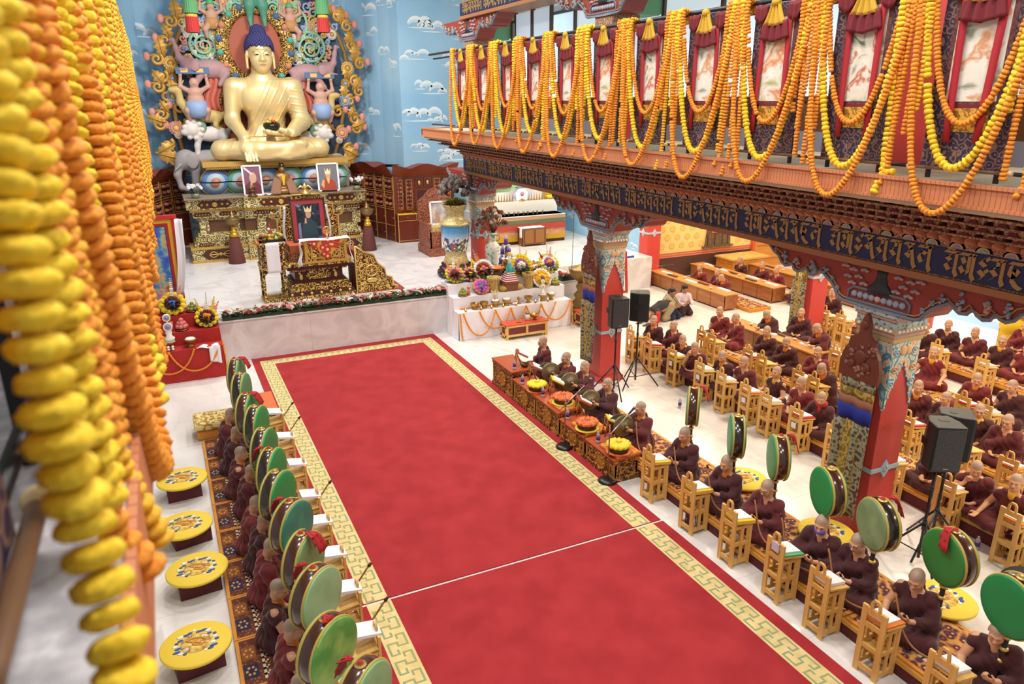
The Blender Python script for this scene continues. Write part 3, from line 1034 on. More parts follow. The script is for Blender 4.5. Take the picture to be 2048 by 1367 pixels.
def scroll(px, py, rp, sgn, ph, stem=None):
 """big green spiral ringed with little coloured curls"""
 c = onp(px, py)
 r = (onp(px + rp, py) - c).length
 m = MB()
 curl(m, c, r, 2.6, ph, sgn, .055, 0, -.16)
 for i in range(17):
  a = 2 * PI * i / 17
  for k, rr in ((0, 1.2), (1, .76)):
   if k and i % 2:
    continue
   p = (c.x + r * rr * math.cos(a), 0, c.z + r * rr * math.sin(a))
   mi = 1 + (i + k) % 4
   curl(m, p, r * .17, 1.2, a + rs.uniform(-1, 1), rs.choice((-1, 1)), .045, mi, -.12 - .03 * k, 10)
   m.sph((p[0] + r * .1 * math.cos(a + 1), -.12, p[2] + r * .1 * math.sin(a + 1)), r * .085, 6, 5, mi)
 if stem:
  P = [onp(*s) + Vector((0, -.14, 0)) for s in stem]
  m.tube([tuple(p) for p in P], .055, 6, 0)
 return child(m, 'scroll', [grn, pnk, blu, yel, wht])
scroll(407, 92, 31, 1, 1.2, [(385, 68), (400, 64), (418, 70), (430, 88), (434, 105), (436, 122)])
scroll(619, 97, 31, -1, 2, [(600, 70), (588, 84), (584, 104), (588, 122)])
scroll(470, 18, 19, 1, .5, [(452, 26), (462, 38), (480, 36), (490, 22)])
scroll(545, 18, 19, -1, 2.6, [(563, 26), (553, 38), (536, 36), (526, 22)])
scroll(512, -28, 20, 1, 0)
# loose curls filling the gaps
for mi, mm in enumerate((pnk, blu, yel, grn)):
 m = MB()
 for q in range(46):
  while True:
   px, py = rs.uniform(362, 668), rs.uniform(-20, 150)
   u, v = (px - 512) / 62, (py - 92) / 66
   if u * u + v * v > 1 and abs(px - 512) < 158 - max(0, 60 - py) * .5 and not (py > 128 and abs(px - 512) < 95):
    break
  c = onp(px, py)
  curl(m, c, rs.uniform(.1, .18), 1.3, rs.uniform(0, 6), rs.choice((-1, 1)), .045, 0, -.08, 11)
  m.sph((c.x + .1, -.1, c.z + .06), .065, 6, 4)
 child(m, 'small_scrolls', [mm])
# flower columns left and right
for side in (0, 1):
 def X(px):
  return px if side == 0 else 1034 - px
 dy0 = 0 if side == 0 else 10
 LV = [((355, 40), 95, 24), ((345, 78), 120, 20), ((328, 115), 100, 26), ((330, 170), 125, 22), ((338, 150), 70, 20), ((348, 188), 95, 22), ((333, 245), 160, 24), ((365, 250), 30, 22), ((350, 285), 210, 26), ((362, 316), 165, 30), ((372, 210), 55, 20), ((338, 225), 120, 18), ((372, 20), 60, 22), ((398, 8), 110, 22)]
 for (px, py), ang, ln in LV:
  m = MB()
  p = onp(X(px), py + dy0)
  L = ln * .021
  A = R(ang if side == 0 else 180 - ang)
  leaf(m, p, A, L * 1.25, L * .33, 0)
  cs = -1 if side == 0 else 1
  curl(m, (p.x + .22 * cs, 0, p.z - .05), .2, 1.4, R(60), cs, .07, 0, -.1)
  if rs.random() < .6:
   m.sph((p.x + .5 * cs, -.1, p.z + .02), (.11, .08, .14), 8, 6, 1)
   m.tube([(p.x, -.08, p.z), (p.x + .25 * cs, -.1, p.z + .08), (p.x + .5 * cs, -.1, p.z + .02)], .04, 6, 0)
  child(m, 'leaf_spray', [LEAF, mat('bud_pink', '#d98f86', .6)])
 P = [onp(X(a), b + dy0) + Vector((0, -.06, 0)) for a, b in ((372, 325), (360, 280), (352, 240), (346, 200), (342, 165), (340, 130), (346, 95), (360, 60), (385, 25))]
 m = MB()
 m.tube([tuple(p) for p in P], .075, 7)
 child(m, 'stem', [mat('carve_stem', '#8a6a38', .5, .2)])
 for px, py, r_, pm, cm in ((341, 127, .27, yel, LEAF), (346, 192, .26, blu, yel), (352, 256, .27, pnk, yel), (345, 157, .2, LEAF, blu), (357, 270, .15, wht, yel), (372, 60, .2, wht, LEAF)):
  daisy('flower', onp(X(px), py + dy0), r_, pm, cm)
daisy('flower', onp(443, 4), .25, pnk, yel)
daisy('flower', onp(568, 4), .25, pnk, yel)
def beast(kind):
 """one side animal, drawn facing -x; units metres"""
 S = SDF(.032, .09)
 if kind == 'elephant':             # trunk hanging
  S.ell((.1, 0, 0), (.75, .32, .42))
  S.ell((-.6, -.1, .12), (.33, .28, .34))
  S.chain([((-.8, -.15, .05), .15), ((-.93, -.18, -.35), .11), ((-.86, -.18, -.75), .08), ((-.68, -.18, -.85), .06)])
  for x in (-.35, .5):
   for y in (-.16, .14):
    S.cap((x, y, -.25), (x - .05, y, -.95), .16, .12)
  S.ell((-.42, -.36, .1), (.2, .05, .28), .03)
  S.cap((-.8, -.3, -.02), (-1.0, -.36, -.2), .05, .025, .02)
 elif kind == 'makara':             # elephant-headed, trunk raised
  S.ell((.2, 0, .0), (.6, .25, .32))
  S.ell((-.45, -.08, .12), (.3, .24, .27))
  S.chain([((-.55, -.1, .15), .14), ((-.74, -.12, .35), .1), ((-.8, -.12, .65), .075), ((-.86, -.12, .9), .05), ((-.98, -.12, .88), .035)])
  for x in (-.1, .7):
   S.cap((x, -.12, -.15), (x - .25, -.14, -.5), .13, .09)
  S.ell((-.3, -.3, .1), (.17, .05, .2), .03)
  S.cap((-.6, -.25, -.02), (-.85, -.3, -.05), .045, .02, .02)
  S.chain([((.75, 0, .05), .12), ((.95, .03, .1), .06)])
 elif kind == 'lion':
  S.ell((.2, 0, 0), (.6, .22, .26))
  S.ell((-.45, -.1, .16), (.27, .25, .27))
  S.ell((-.68, -.15, .08), (.14, .14, .11))
  for x in (-.25, .6):
   for y in (-.12, .12):
    S.chain([((x, y, -.1), .13), ((x - .08, y, -.4), .085), ((x - .1, y, -.68), .09)])
  S.chain([((.75, 0, .1), .08), ((1.0, -.03, .4), .09), ((.95, 0, .7), .12)])
  for i in range(9):
   a = i * .7
   S.ell((-.4 + .28 * math.cos(a), -.2, .16 + .28 * math.sin(a)), .09, .02)
 else:                              # goat-like mount rearing on hind legs
  S.ell((.15, 0, .0), (.6, .2, .22))
  S.chain([((-.35, -.02, .08), .2), ((-.62, -.05, .45), .12), ((-.66, -.08, .85), .12)])
  S.ell((-.78, -.1, .86), (.2, .11, .11))
  S.chain([((-.6, -.1, .95), .05), ((-.45, -.05, 1.15), .03)], .02)
  for x in (-.3, .55):
   for y in (-.1, .1):
    S.chain([((x, y, -.05), .11), ((x - .15, y, -.3), .07), ((x - .02, y, -.55), .06)])
  S.chain([((.7, 0, .05), .07), ((.95, 0, .25), .05)])
 return S.mesh(kind)
def dwarf():
 S = SDF(.026, .05)
 S.ell((0, 0, 0), (.26, .18, .26))
 S.ell((0, -.03, .25), (.24, .15, .16))
 S.ell((0, -.05, .52), (.15, .14, .17))
 S.ell((0, -.19, .5), .035, .02)
 for s in (-1, 1):
  S.chain([((s * .25, 0, .32), .08), ((s * .42, -.05, .42), .065), ((s * .38, -.08, .72), .05)])
  S.chain([((s * .15, -.05, -.15), .14), ((s * .3, -.2, -.32), .1), ((s * .25, -.1, -.6), .07)])
  S.ell((s * .38, -.1, .77), .065, .02)
 return S.mesh('dwarf')
BEM = {k: add_mats(beast(k), mm) for k, mm in (('elephant', GREYE), ('makara', MAUVE), ('lion', wht), ('goat', mat('carve_cream', '#c9b070', .6)))}
DWM = add_mats(dwarf(), mat('carve_skin', '#c79a88', .6))
for k, px, py, s in (('elephant', 412, 325, 1.0), ('lion', 412, 268, .95), ('goat', 404, 232, .95), ('makara', 408, 138, .95)):
 for side in (0, 1):
  o = link(k, BEM[k], mandorla, onp(px if side == 0 else (1034 - px if k != 'elephant' else 640), py + (0, 8)[side], .35))
  o.scale = (s if side == 0 else -s, s, s)
  if k == 'lion':
   m = MB()
   m.tube([(-.3 + .26 * math.cos(a), -.1, .18 + .26 * math.sin(a)) for a in np.linspace(-1.6, 2.2, 12)], [.05, .1, .12, .1, .12, .1, .12, .1, .12, .1, .1, .05], 7)
   mm = m.build('mane', mat('mane_green', '#6f9a80', .6), o)
for side in (0, 1):
 o = link('dwarf_figure', DWM, mandorla, onp((392, 642)[side], (200, 206)[side], .45))
 m = MB()
 m.lathe([(.3, .02), (.36, -.18), (.32, -.42), (.2, -.5)], (0, -.08, -.05), 16, 0)
 m.build('kilt', [blu], o)
 m = MB()
 m.bx(-.5, .5, -.16, .04, .8, 1.0, 0)
 m.bx(-.36, -.14, -.17, -.15, .84, .96, 1)
 m.bx(.1, .32, -.17, -.15, .84, .96, 1)
 m.build('carried_beam', [mat('beam_blue', '#4d6d92', .6), yel], o)
 m = MB()
 m.grid(lambda u, v: (.3 + .5 * u + .1 * math.sin(v * 6), .1 + .04 * math.sin(u * 18), .95 - 1.3 * v), 18, 8, th=.03)
 sc2 = m.build('red_scarf', [CORAL], o)
 if side:
  o.scale = (-1, 1, 1)
 # little deity in the ring above
 p = onp((424, 581)[side], (42, 48)[side], .2)
 m = MB()
 c = onp((424, 581)[side], (42, 48)[side])
 m.tube([(c.x + .52 * math.cos(a), -.14, c.z + .55 * math.sin(a)) for a in np.linspace(0, 2 * PI, 29)[:-1]], .05, 7, closed=True)
 child(m, 'ring', [grn])
 o = link('deity_figure', DWM, mandorla, p)
 o.scale = (.8, .8, .8)
 m = MB()
 m.lathe([(.3, -.2), (.3, .1), (.2, .3)], (0, 0, -.1), 14, 0, sy=.7)
 m.build('dress', [mat('deity_ochre', '#b98a55', .6)], o)
 m = MB()
 m.lathe([(.17, .62), (.12, .75), (0, .85)], (0, -.03, 0), 12)
 m.build('cap', [GREENP], o)
# bird-figure at the top: green legs
S = SDF(.03, .06)
for s in (-1, 1):
 S.chain([((s * .12, 0, .5), .2), ((s * .2, -.05, .1), .17), ((s * .22, 0, -.3), .08), ((s * .22, -.1, -.5), .06)])
S.ell((0, 0, .9), (.35, .2, .4))
S.ell((0, -.05, 1.4), (.2, .2, .22))
for s in (-1, 1):
 S.chain([((s * .35, 0, 1.1), .12), ((s * .7, 0, 1.3), .1), ((s * 1.0, .02, .9), .07)])
me = add_mats(S.mesh('bird'), mat('carve_teal', '#4f8f7a', .6))
link('bird_figure', me, mandorla, onp(512, 18, .5))
# ------------------------------------------------------------------ lotus seat under the statue
lot = thing('lotus_throne', 'gilded slab on a double row of blue and green lotus petals under the statue', 'statue base', (3.55, 26.6, 3.03))
m = MB()
m.bx(-2.25, 2.4, -.85, .95, .9, 1.07, 0)
m.bx(-2.15, 2.3, -.8, .95, .82, .9, 0)
for i in range(76):
 m.sph((-2.1 + i * .058, -.82, .86), .028, 6, 4, 0)
m.build('slab', [mat('slab_gold', '#cfa75a', .45, .5)], lot)
m = MB()
m.bx(-2.05, 2.2, -.55, .9, 0, .83, 0)
m.build('core', [DKB], lot)
pink2 = mat('petal_rose', '#b07a66', .6)
for i in range(6):
 for up in (0, 1):
  x = -1.95 + i * .78 + (0.05 if up else 0)
  c = (mat('petal_blue', '#5e82b4', .55), mat('petal_green', '#5fa081', .55))[i % 2]
  m = MB()
  z0, s = (.44, 1) if up else (.4, -1)
  for k, (w, h, d, mi) in enumerate(((.44, .4, .22, 0), (.36, .33, .28, 1), (.24, .22, .33, 2))):
   V, F = [], []
   n, nv = 14, 6
   for j in range(nv + 1):
    t = j / nv
    for q in range(n + 1):
     a = PI * q / n
     V.append((x + w * math.cos(a) * math.cos(t * PI / 2), -.55 - d * math.sin(t * PI / 2), z0 + s * (h * math.sin(a) * math.cos(t * PI / 2) + .0 * t)))
   for j in range(nv):
    for q in range(n):
     a = j * (n + 1) + q
     F.append((a, a + 1, a + n + 2, a + n + 1))
   m.add(V, F, mi, True)
  m.tube([(x + .45 * math.cos(PI * q / 12), -.56, z0 + s * .41 * math.sin(PI * q / 12)) for q in range(13)], .022, 5, 3)
  m.build('petal', [c, mat('petal_pale', '#a9b9cc', .55), pink2, GOLDP], lot)
# ------------------------------------------------------------------ stepped altar
def cartouche(m, x0, x1, y, z, h, kind, mm=1, mg=2):
 """maroon hexagon panel with a row of gilt drops or a double sceptre, set proud of face y"""
 e = h * .55
 c = (x0 + x1) / 2
 m.prism([(x0, z), (x0 + e, z - h / 2), (x1 - e, z - h / 2), (x1, z), (x1 - e, z + h / 2), (x0 + e, z + h / 2)], y - .012, y, 'y', mm)
 T = lambda px, pz: Matrix.Translation((px, y - .012, pz)) @ Matrix.Rotation(PI / 2, 4, 'X')
 r = h * .36
 if kind == 'drops':
  m.lathe([(r, 0), (r, .03), (r * .8, .035), (r * .7, .02), (r * .35, .03), (0, .045)], (0, 0, 0), 16, mg, True, T(c, z))
  w = (x1 - x0) * .5 - e
  for s in (-1, 1):
   for k in (.55, .95):
    m.lathe([(r * .55, 0), (r * .5, .025), (0, .04)], (0, 0, 0), 12, mg, True, T(c + s * w * k, z))
 elif kind == 'row':
  k = max(3, int((x1 - x0 - 2 * e) / (h * .7)))
  for i in range(k):
   m.lathe([(r * .7, 0), (r * .6, .02), (0, .03)], (0, 0, 0), 10, mg, True, T(x0 + e + (x1 - x0 - 2 * e) * (i + .5) / k, z))
 else:
  m.sph((c, y - .02, z), (r * .5, .03, r * .5), 10, 8, mg)
  w = (x1 - x0) * .5 - e
  for s in (-1, 1):
   for k in (-1, 0, 1):
    m.tube([(c + s * (r * .4 + w * .75 * t), y - .025, z + k * h * .3 * math.sin(PI * t ** 1.4)) for t in np.linspace(0, 1, 8)], .018, 5, mg)
altar = thing('stepped_altar', 'wide gilt and maroon stepped altar across the foot of the great statue', 'altar', (3.45, 25.5, ST))
for x0, x1, y0, kd in ((-2.85, -1.12, -.5, 'l'), (-1.12, 1.15, -.68, 'c'), (1.15, 2.85, -.5, 'r')):
 m = MB()
 for z0, z1, ins in ((0, .07, 0), (.07, .43, .02), (.43, .49, 0), (.49, .62, .14), (.62, .76, .2), (.76, .9, .28), (.9, 1.3, .42), (1.3, 1.4, .3), (1.4, 1.6, .2), (1.6, 1.68, .12), (1.68, 1.98, .03), (1.98, 2.02, 0)):
  a = ins if x0 < -2 else 0
  b = ins if x1 > 2 else 0
  m.bx(x0 + a, x1 - b, y0 + ins, .6, z0, z1, 3 if .3 < ins < .45 and z0 > .8 and z1 < 1.35 else (4 if z1 - z0 < .09 else 0))
 W = x1 - x0
 cartouche(m, x0 + .3, x1 - .3, y0 + .02, .25, .3, 'sceptre')
 cartouche(m, x0 + W * .2, x1 - W * .2, y0 + .03, 1.83, .22, 'drops')
 for k in (.28, .72):
  cartouche(m, x0 + W * (k - .16), x0 + W * (k + .16), y0 + .2, 1.5, .11, 'row')
  cartouche(m, x0 + W * (k - .14), x0 + W * (k + .14), y0 + .14, .555, .09, 'row')
 for x in (x0 + .5, x1 - .3):
  m.bx(x - .14, x + .14, y0 + .3, .5, .9, 1.3, 0)
 n = int(W / .14)
 for i in range(n):
  m.sph((x0 + .25 + (W - .5) * i / (n - 1), y0 + .19, .66), (.075, .05, .075), 8, 5, 0)
 m.build('altar_block', [FILI_B, MAROON, GOLDP, mat('waist_brown', '#6f4a2c', .5), GOLDP], altar)
m = MB()
m.bx(-2.85, 2.85, -.66, 1.0, 2.02, 2.03, 0)
m.build('tabletop', [mat('altar_top', '#8d7f74', .6)], altar)
AZ = ST + 2.03
def photo(name, label, c, w, h, tilt, frame_m, parts, rz=0, fw=.05, stand=None, mount=None):
 """framed picture leaning back; parts: list of (polygon in 0..1 coordinates, material)"""
 t = thing(name, label, 'framed photo', c, rz)
 T = Matrix.Rotation(-tilt, 4, 'X')
 m = MB()
 m.bx(-w / 2, w / 2, .004, .03, 0, h, 0, T)
 for a in ((-w / 2, -w / 2 + fw, 0, h), (w / 2 - fw, w / 2, 0, h), (-w / 2, w / 2, 0, fw), (-w / 2, w / 2, h - fw, h)):
  m.bx(a[0], a[1], -.02, .01, a[2], a[3], 0, T)
 m.build('frame', [frame_m], t)
 m = MB()
 ms = []
 for i, (poly, mm) in enumerate(parts):
  if mm not in ms:
   ms.append(mm)
  P = [((u - .5) * (w - 2 * fw), fw + v * (h - 2 * fw)) for u, v in poly]
  m.prism(P, .003 - .0012 * i, .004, 'y', ms.index(mm), T)
 m.build('print', ms, t)
 if stand:
  m = MB()
  m.bx(-w * .35, w * .35, -.07, .1, -.0, .05)
  m.build('stand', [stand], t)
 return t
FULL = [(0, 0), (1, 0), (1, 1), (0, 1)]
def ellp(cx, cy, rx, ry, n=16, a0=0, a1=2 * PI):
 return [(cx + rx * math.cos(a0 + (a1 - a0) * i / n), cy + ry * math.sin(a0 + (a1 - a0) * i / n)) for i in range(n)]
PSK = mat('print_skin', '#c79a80', .5)
photo('framed_photo', 'white framed portrait in purple tones leaning on the altar left of the seated figure', (2.68, 25.02, AZ + .0), .6, .96, .1, PAPER,
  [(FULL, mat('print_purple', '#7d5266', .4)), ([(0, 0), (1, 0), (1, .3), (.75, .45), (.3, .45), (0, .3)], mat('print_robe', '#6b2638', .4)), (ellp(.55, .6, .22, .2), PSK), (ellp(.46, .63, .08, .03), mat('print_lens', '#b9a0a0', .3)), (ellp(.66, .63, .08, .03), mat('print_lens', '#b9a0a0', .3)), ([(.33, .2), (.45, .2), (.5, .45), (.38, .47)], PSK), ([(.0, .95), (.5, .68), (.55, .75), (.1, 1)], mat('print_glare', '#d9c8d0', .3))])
photo('framed_photo', 'white framed portrait of a crowned person in red, right of the seated figure', (5.08, 25.0, AZ + .02), .72, .92, .1, PAPER,
  [(FULL, mat('print_grey', '#6e7078', .4)), ([(.05, 0), (.95, 0), (.85, .3), (.65, .45), (.35, .45), (.15, .3)], mat('print_red', '#a2432f', .4)), ([(.4, .48), (.6, .48), (.53, .25), (.48, .25)], mat('print_yellow', '#d9b070', .4)), (ellp(.5, .58, .12, .13), PSK), ([(.36, .62), (.64, .62), (.66, .88), (.6, .72), (.5, .85), (.4, .72), (.34, .88)], mat('print_crown', '#e6d2a0', .4)), ([(.1, .2), (.2, .4), (.3, .4), (.25, .05)], mat('print_sash', '#d7a06a', .4))], stand=mat('dark_wood', '#3a1d16', .4))
# seated figure of a teacher in a brown cloak
t = thing('teacher_statue', 'seated figure with black hat and brown patterned cloak at the middle of the altar', 'statue', (3.62, 25.1, AZ))
S = SDF(.014, .06)
S.ell((0, 0, .1), (.36, .26, .14))
S.ell((0, .02, .35), (.26, .18, .34))
S.cap((-.14, .02, .56), (.14, .02, .56), .1)
S.cap((0, 0, .6), (0, 0, .7), .06, .06)
S.ell((0, -.02, .78), (.095, .1, .12), .03)
S.ell((0, -.12, .77), (.018, .02, .03), .01)
add_mats(S.mesh('teacher'), mat('statue_brass', '#8a6238', .4, .5))
link('body', bpy.data.meshes['teacher'], t)
m = MB()
for s in (-1, 1):
 m.grid(lambda u, v: (s * (.04 + .2 * (1 - v) ** .7 * u + .12 * u + .17 * u * v * .3 + .1 * (1 - v)), -.2 + .05 * u * u - .12 * (1 - v) + .17 * v, .03 + .6 * v - .03 * u * v), 8, 12, th=.02)
m.build('cloak', [mat('cloak_brown', '#8d6650', .8, pat='brick', c2='#6d4a3a', s=9)], t)
m = MB()
m.lathe([(.1, 0), (.11, .03), (.07, .06), (.085, .11), (.12, .13), (.0, .14)], (0, -.01, .86), 16, 0)
m.sph((0, -.11, .93), (.02, .01, .02), 8, 6, 1)
m.build('hat', [mat('black_hat', '#1a1715', .6), GOLD], t)
m = MB()
m.prism([(-.06, .62), (.06, .62), (.02, .3), (-.02, .3)], -.2, -.13, 'y')
m.build('tunic', [mat('tunic_yellow', '#d9ad35', .7)], t)
m = MB()
m.lathe([(.14, 0), (.16, .03), (.11, .05), (.05, .12), (.1, .16), (.12, .2), (.0, .22)], (2.62, 24.87, AZ), 14, 0)
for i in range(5):
 a = -.8 + i * .4
 m.tube([(2.62, 24.87, AZ + .15), (2.62 + .18 * math.sin(a), 24.87, AZ + .25), (2.62 + .14 * math.sin(a), 24.87, AZ + .36)], [.02, .02, .008], 6)
tag(m.build('offering_ornament', [BRONZE]), 'dark bronze ornament standing before the purple portrait', 'ornament')
m = MB()
m.grid(lambda u, v: (2.95 + .38 * u, 24.83 + .06 * math.sin(u * 9) + .1 * v, AZ + .02 + .05 * abs(math.sin(u * 7 + v * 3))), 20, 6, th=.012)
tag(m.build('ceremonial_scarf', [WHITE]), 'crumpled white scarf lying on the altar beside the purple portrait', 'scarf')
def flower_pot(x, y, z, label):
 t = thing('flower_pot', label, 'flower pot', (x, y, z))
 m = MB()
 m.lathe([(.1, 0), (.13, .1), (.12, .16), (.11, .15), (0, .15)], (0, 0, 0), 16)
 m.build('pot', [mat('glass_jar', '#8a8a70', .2)], t)
 m = MB()
 for i in range(26):
  a, e = rnd.uniform(0, 6.28), rnd.uniform(.3, 1.2)
  L = rnd.uniform(.15, .3)
  leaf_strip(m, (0, 0, .14), a, e, L, .03)
 m.build('leaves', [mat('leaf_dark', '#3d5b33', .6)], t)
 m = MB()
 for i in range(14):
  c = (rnd.uniform(-.2, .2), rnd.uniform(-.1, .1), rnd.uniform(.3, .42))
  for k in range(5):
   m.sph((c[0] + .03 * math.cos(k * 1.26), c[1] + .02 * math.sin(k * 3), c[2] + .03 * math.sin(k * 1.26)), .024, 6, 4)
 m.build('blossoms', [mat('blossom_white', '#e9e4ea', .7)], t)
 return t
def leaf_strip(m, p, a, e, L, w, mi=0):
 """narrow bent leaf from p"""
 V, F = [], []
 n = 5
 for i in range(n + 1):
  t = i / n
  r_, z = L * t * math.cos(e * (1 - .35 * t)), L * t * math.sin(e * (1 - .35 * t)) - .12 * L * t * t
  ww = w * math.sin(PI * (t * .9 + .06))
  cx, cy = p[0] + r_ * math.cos(a), p[1] + r_ * math.sin(a)
  V += [(cx - ww * math.sin(a), cy + ww * math.cos(a), p[2] + z), (cx, cy, p[2] + z - ww * .3), (cx + ww * math.sin(a), cy - ww * math.cos(a), p[2] + z)]
 for i in range(n):
  q = i * 3
  F += [(q, q + 1, q + 4, q + 3), (q + 1, q + 2, q + 5, q + 4)]
 m.add(V, F, mi, True)
flower_pot(.95, 25.15, AZ, 'pot of white blossoms at the left end of the stepped altar')
flower_pot(6.02, 25.1, AZ, 'pot of white blossoms at the right end of the stepped altar')
def lamp(x, y, label):
 t = thing('butter_lamp_stand', label, 'lamp stand', (x, y, ST))
 m = MB()
 m.lathe([(.26, 0), (.26, .02), (.15, .82), (0, .82)], (0, 0, 0), 28)
 m.build('pedestal', [mat('maroon_felt', '#5b2a26', .8)], t)
 m = MB()
 m.lathe([(.13, .82), (.12, .95), (.07, .97), (.1, 1.0), (.1, 1.04), (.05, 1.07), (.075, 1.12), (.04, 1.17)], (0, 0, 0), 20, 0)
 m.build('stem', [mat('lamp_brass', '#d6a93c', .35, .8)], t)
 m = MB()
 m.lathe([(.05, 1.17), (.17, 1.24), (.23, 1.34), (.23, 1.38), (.26, 1.39), (.24, 1.41), (.14, 1.45), (.07, 1.5), (.075, 1.56), (.03, 1.6), (0, 1.66)], (0, 0, 0), 24, 0)
 m.build('bowl', [mat('aged_brass', '#8a6f48', .4, .8)], t)
lamp(1.9, 24.6, 'brass lamp on a maroon cone in front of the altar, left of the throne')
lamp(6.25, 24.8, 'brass lamp on a maroon cone in front of the curved cabinet')
# ------------------------------------------------------------------ throne with portrait
thr = thing('carved_throne', 'gold carved throne on a stepped maroon pedestal near the stage edge', 'throne', (3.45, 19.0, ST))
m = MB()
for z0, z1, a, mm in ((0, .1, .87, 0), (.1, .2, .83, 1), (.2, .3, .78, 0), (.3, .4, .72, 0), (.4, .45, .66, 1), (.45, .72, .6, 1), (.72, .78, .7, 0), (.78, .88, .8, 1), (.88, .96, .87, 0)):
 m.bx(-a, a + .04, 0 + (.87 - a), 1.2, z0, z1, mm)
for i in range(7):
 for z, r_ in ((.15, .045), (.92, .05)):
  m.lathe([(r_, 0), (r_ * .7, .02), (0, .03)], (0, 0, 0), 10, 2, True, Matrix.Translation((-.75 + i * .25, .0 if z > .5 else .035, z)) @ Matrix.Rotation(PI / 2, 4, 'X'))
m.prism([(-.25, .48), (.25, .48), (.32, .58), (.25, .7), (-.25, .7), (-.32, .58)], .24, .275, 'y', 0)
for s in (-1, 1):
 m.sph((s * .45, .25, .55), (.05, .03, .09), 8, 6, 2)
 m.sph((s * .45 - .03, .25, .66), (.04, .03, .04), 8, 6, 2)
m.build('pedestal', [FILI, MAROON, GOLD], thr)
m = MB()
m.bx(-.72, .78, .25, 1.2, .96, 1.2, 0)
m.bx(-.66, .72, .3, 1.15, 1.2, 1.38, 1)
m.build('seat', [mat('seat_carved', '#7a4526', .5, pat='curl', ramp=[(.3, '#5c2f1a'), (.7, '#92592f')], s=8, bump=.5), mat('seat_cushion', '#a5502c', .8)], thr)
m = MB()
ol = [(-.78, 1.0), (.82, 1.0), (.82, 1.95), (.7, 2.0), (.7, 2.28), (.4, 2.33), (.4, 2.56), (-.36, 2.56), (-.36, 2.33), (-.66, 2.28), (-.66, 2.0), (-.78, 1.95)]
m.prism(ol, 1.2, 1.28, 'y', 0)
pts = [(x, 1.19, z) for x, z in ol]
m.tube(pts, .03, 6, 1, closed=True)
for s in (-1, 1):
 m.tube([(s * .03 + .03 * s, 1.2, 2.56), (s * .2, 1.2, 2.7), (s * .1, 1.2, 2.78), (s * .03, 1.2, 2.72)], .03, 6, 1)
 m.tube([(s * .8, 1.2, 1.95), (s * .95, 1.2, 2.02), (s * .92, 1.2, 2.14), (s * .84, 1.2, 2.08)], .03, 6, 1)
m.lathe([(.16, 0), (.1, .05), (.06, .14), (.08, .2), (0, .3)], (.02, 1.24, 2.56), 12, 1)
m.build('backrest', [FILI, GOLD], thr)
# tall framed portrait on the seat
photo('framed_portrait', 'tall portrait with red mount and dark blue print leaning on the carved throne', (3.42, 19.72, ST + 1.385), .9, 1.12, .13, mat('frame_black_gold', '#3a2a18', .4, .2, pat='cells', ramp=[(.2, '#8a6a35'), (.4, '#241810')], s=40),
  [(FULL, mat('mount_red', '#a52f3c', .5)), ([(.13, .04), (.87, .04), (.87, .9), (.13, .9)], mat('print_navy', '#16202f', .35, pat='noise', ramp=[(.4, '#10182a'), (.58, '#25374c'), (.64, '#7f93a5'), (.7, '#1a2638')], s=7, det=3)), (ellp(.5, .64, .085, .1), PSK), ([(.4, .7), (.6, .7), (.63, .87), (.55, .76), (.5, .84), (.45, .76), (.37, .87)], mat('print_crown', '#e6d2a0', .4)), ([(.25, .06), (.78, .06), (.72, .4), (.58, .54), (.44, .54), (.3, .4)], mat('print_teal', '#22414e', .4)), ([(.36, .42), (.43, .42), (.43, .56), (.38, .54)], PSK), ([(.15, .05), (.24, .05), (.24, .45), (.16, .42)], mat('print_lilac', '#7d7fa8', .4))], fw=.035)
for s, L_ in ((-1, 'white scarf hanging beside the left edge of the tall portrait'), (1, 'white scarf hanging beside the right edge of the tall portrait')):
 m = MB()
 m.grid(lambda u, v: (3.42 + s * (.55 + .03 * math.sin(v * 5) + .06 * u), 20.16 - .03 * math.sin(u * 6), 2.36 + .95 * v), 6, 12, th=.01)
 tag(m.build('hanging_scarf', [WHITE]), L_, 'scarf')
# offering box before it
t = thing('offering_table', 'gilt carved box table before the throne with a red brocade corner hanging down', 'table', (3.63, 18.97, ST + .96))
m = MB()
m.bx(-.5, .52, -.0, .22, .0, .55, 0)
for a in ((-.53, -.46), (.48, .55)):
 m.bx(a[0], a[1], -.02, .24, 0, .55, 1)
m.bx(-.55, .57, -.03, .25, .5, .57, 1)
m.bx(-.55, .57, -.03, .25, -.01, .05, 1)
m.bx(-.38, .4, -.012, 0, .1, .45, 1)
m.bx(-.33, .35, -.02, -.01, .14, .41, 0)
m.build('body', [FILI, GOLDP], t)
m = MB()
m.prism([(-.5, .575), (.52, .575), (.3, .36), (.03, .06), (-.25, .36)], -.05, -.04, 'y')
m.build('brocade', [mat('brocade_red', '#b02a26', .6, pat='cells', ramp=[(.2, '#d9cdb0'), (.3, '#c33a2c'), (.55, '#b0201f'), (.7, '#c99a35')], s=7)], t)
m = MB()
m.grid(lambda u, v: (-.62 + 1.26 * u, -.06 + .34 * v, .585 + .012 * math.sin(u * 8)), 16, 4, th=.01)
for s in (-1, 1):
 m.grid(lambda u, v: (.01 + s * (.62 + .1 * (1 - v) * u + .02 * math.sin(v * 9)), -.08 - .02 * math.sin(u * 7) + .15 * u, -.02 + .6 * v - .1 * u * (1 - v)), 8, 12, th=.012)
m.build('white_scarf', [WHITE], t)
m = MB()
m.lathe([(.05, 0), (.02, .03), (.03, .1), (.06, .13)], (3.72, 19.07, ST + 1.56), 12)
for i in range(10):
 a = i * .628
 m.tube([(3.72, 19.07, ST + 1.76), (3.72 + .09 * math.cos(a), 19.07, ST + 1.76 + .09 * math.sin(a))], .006, 5)
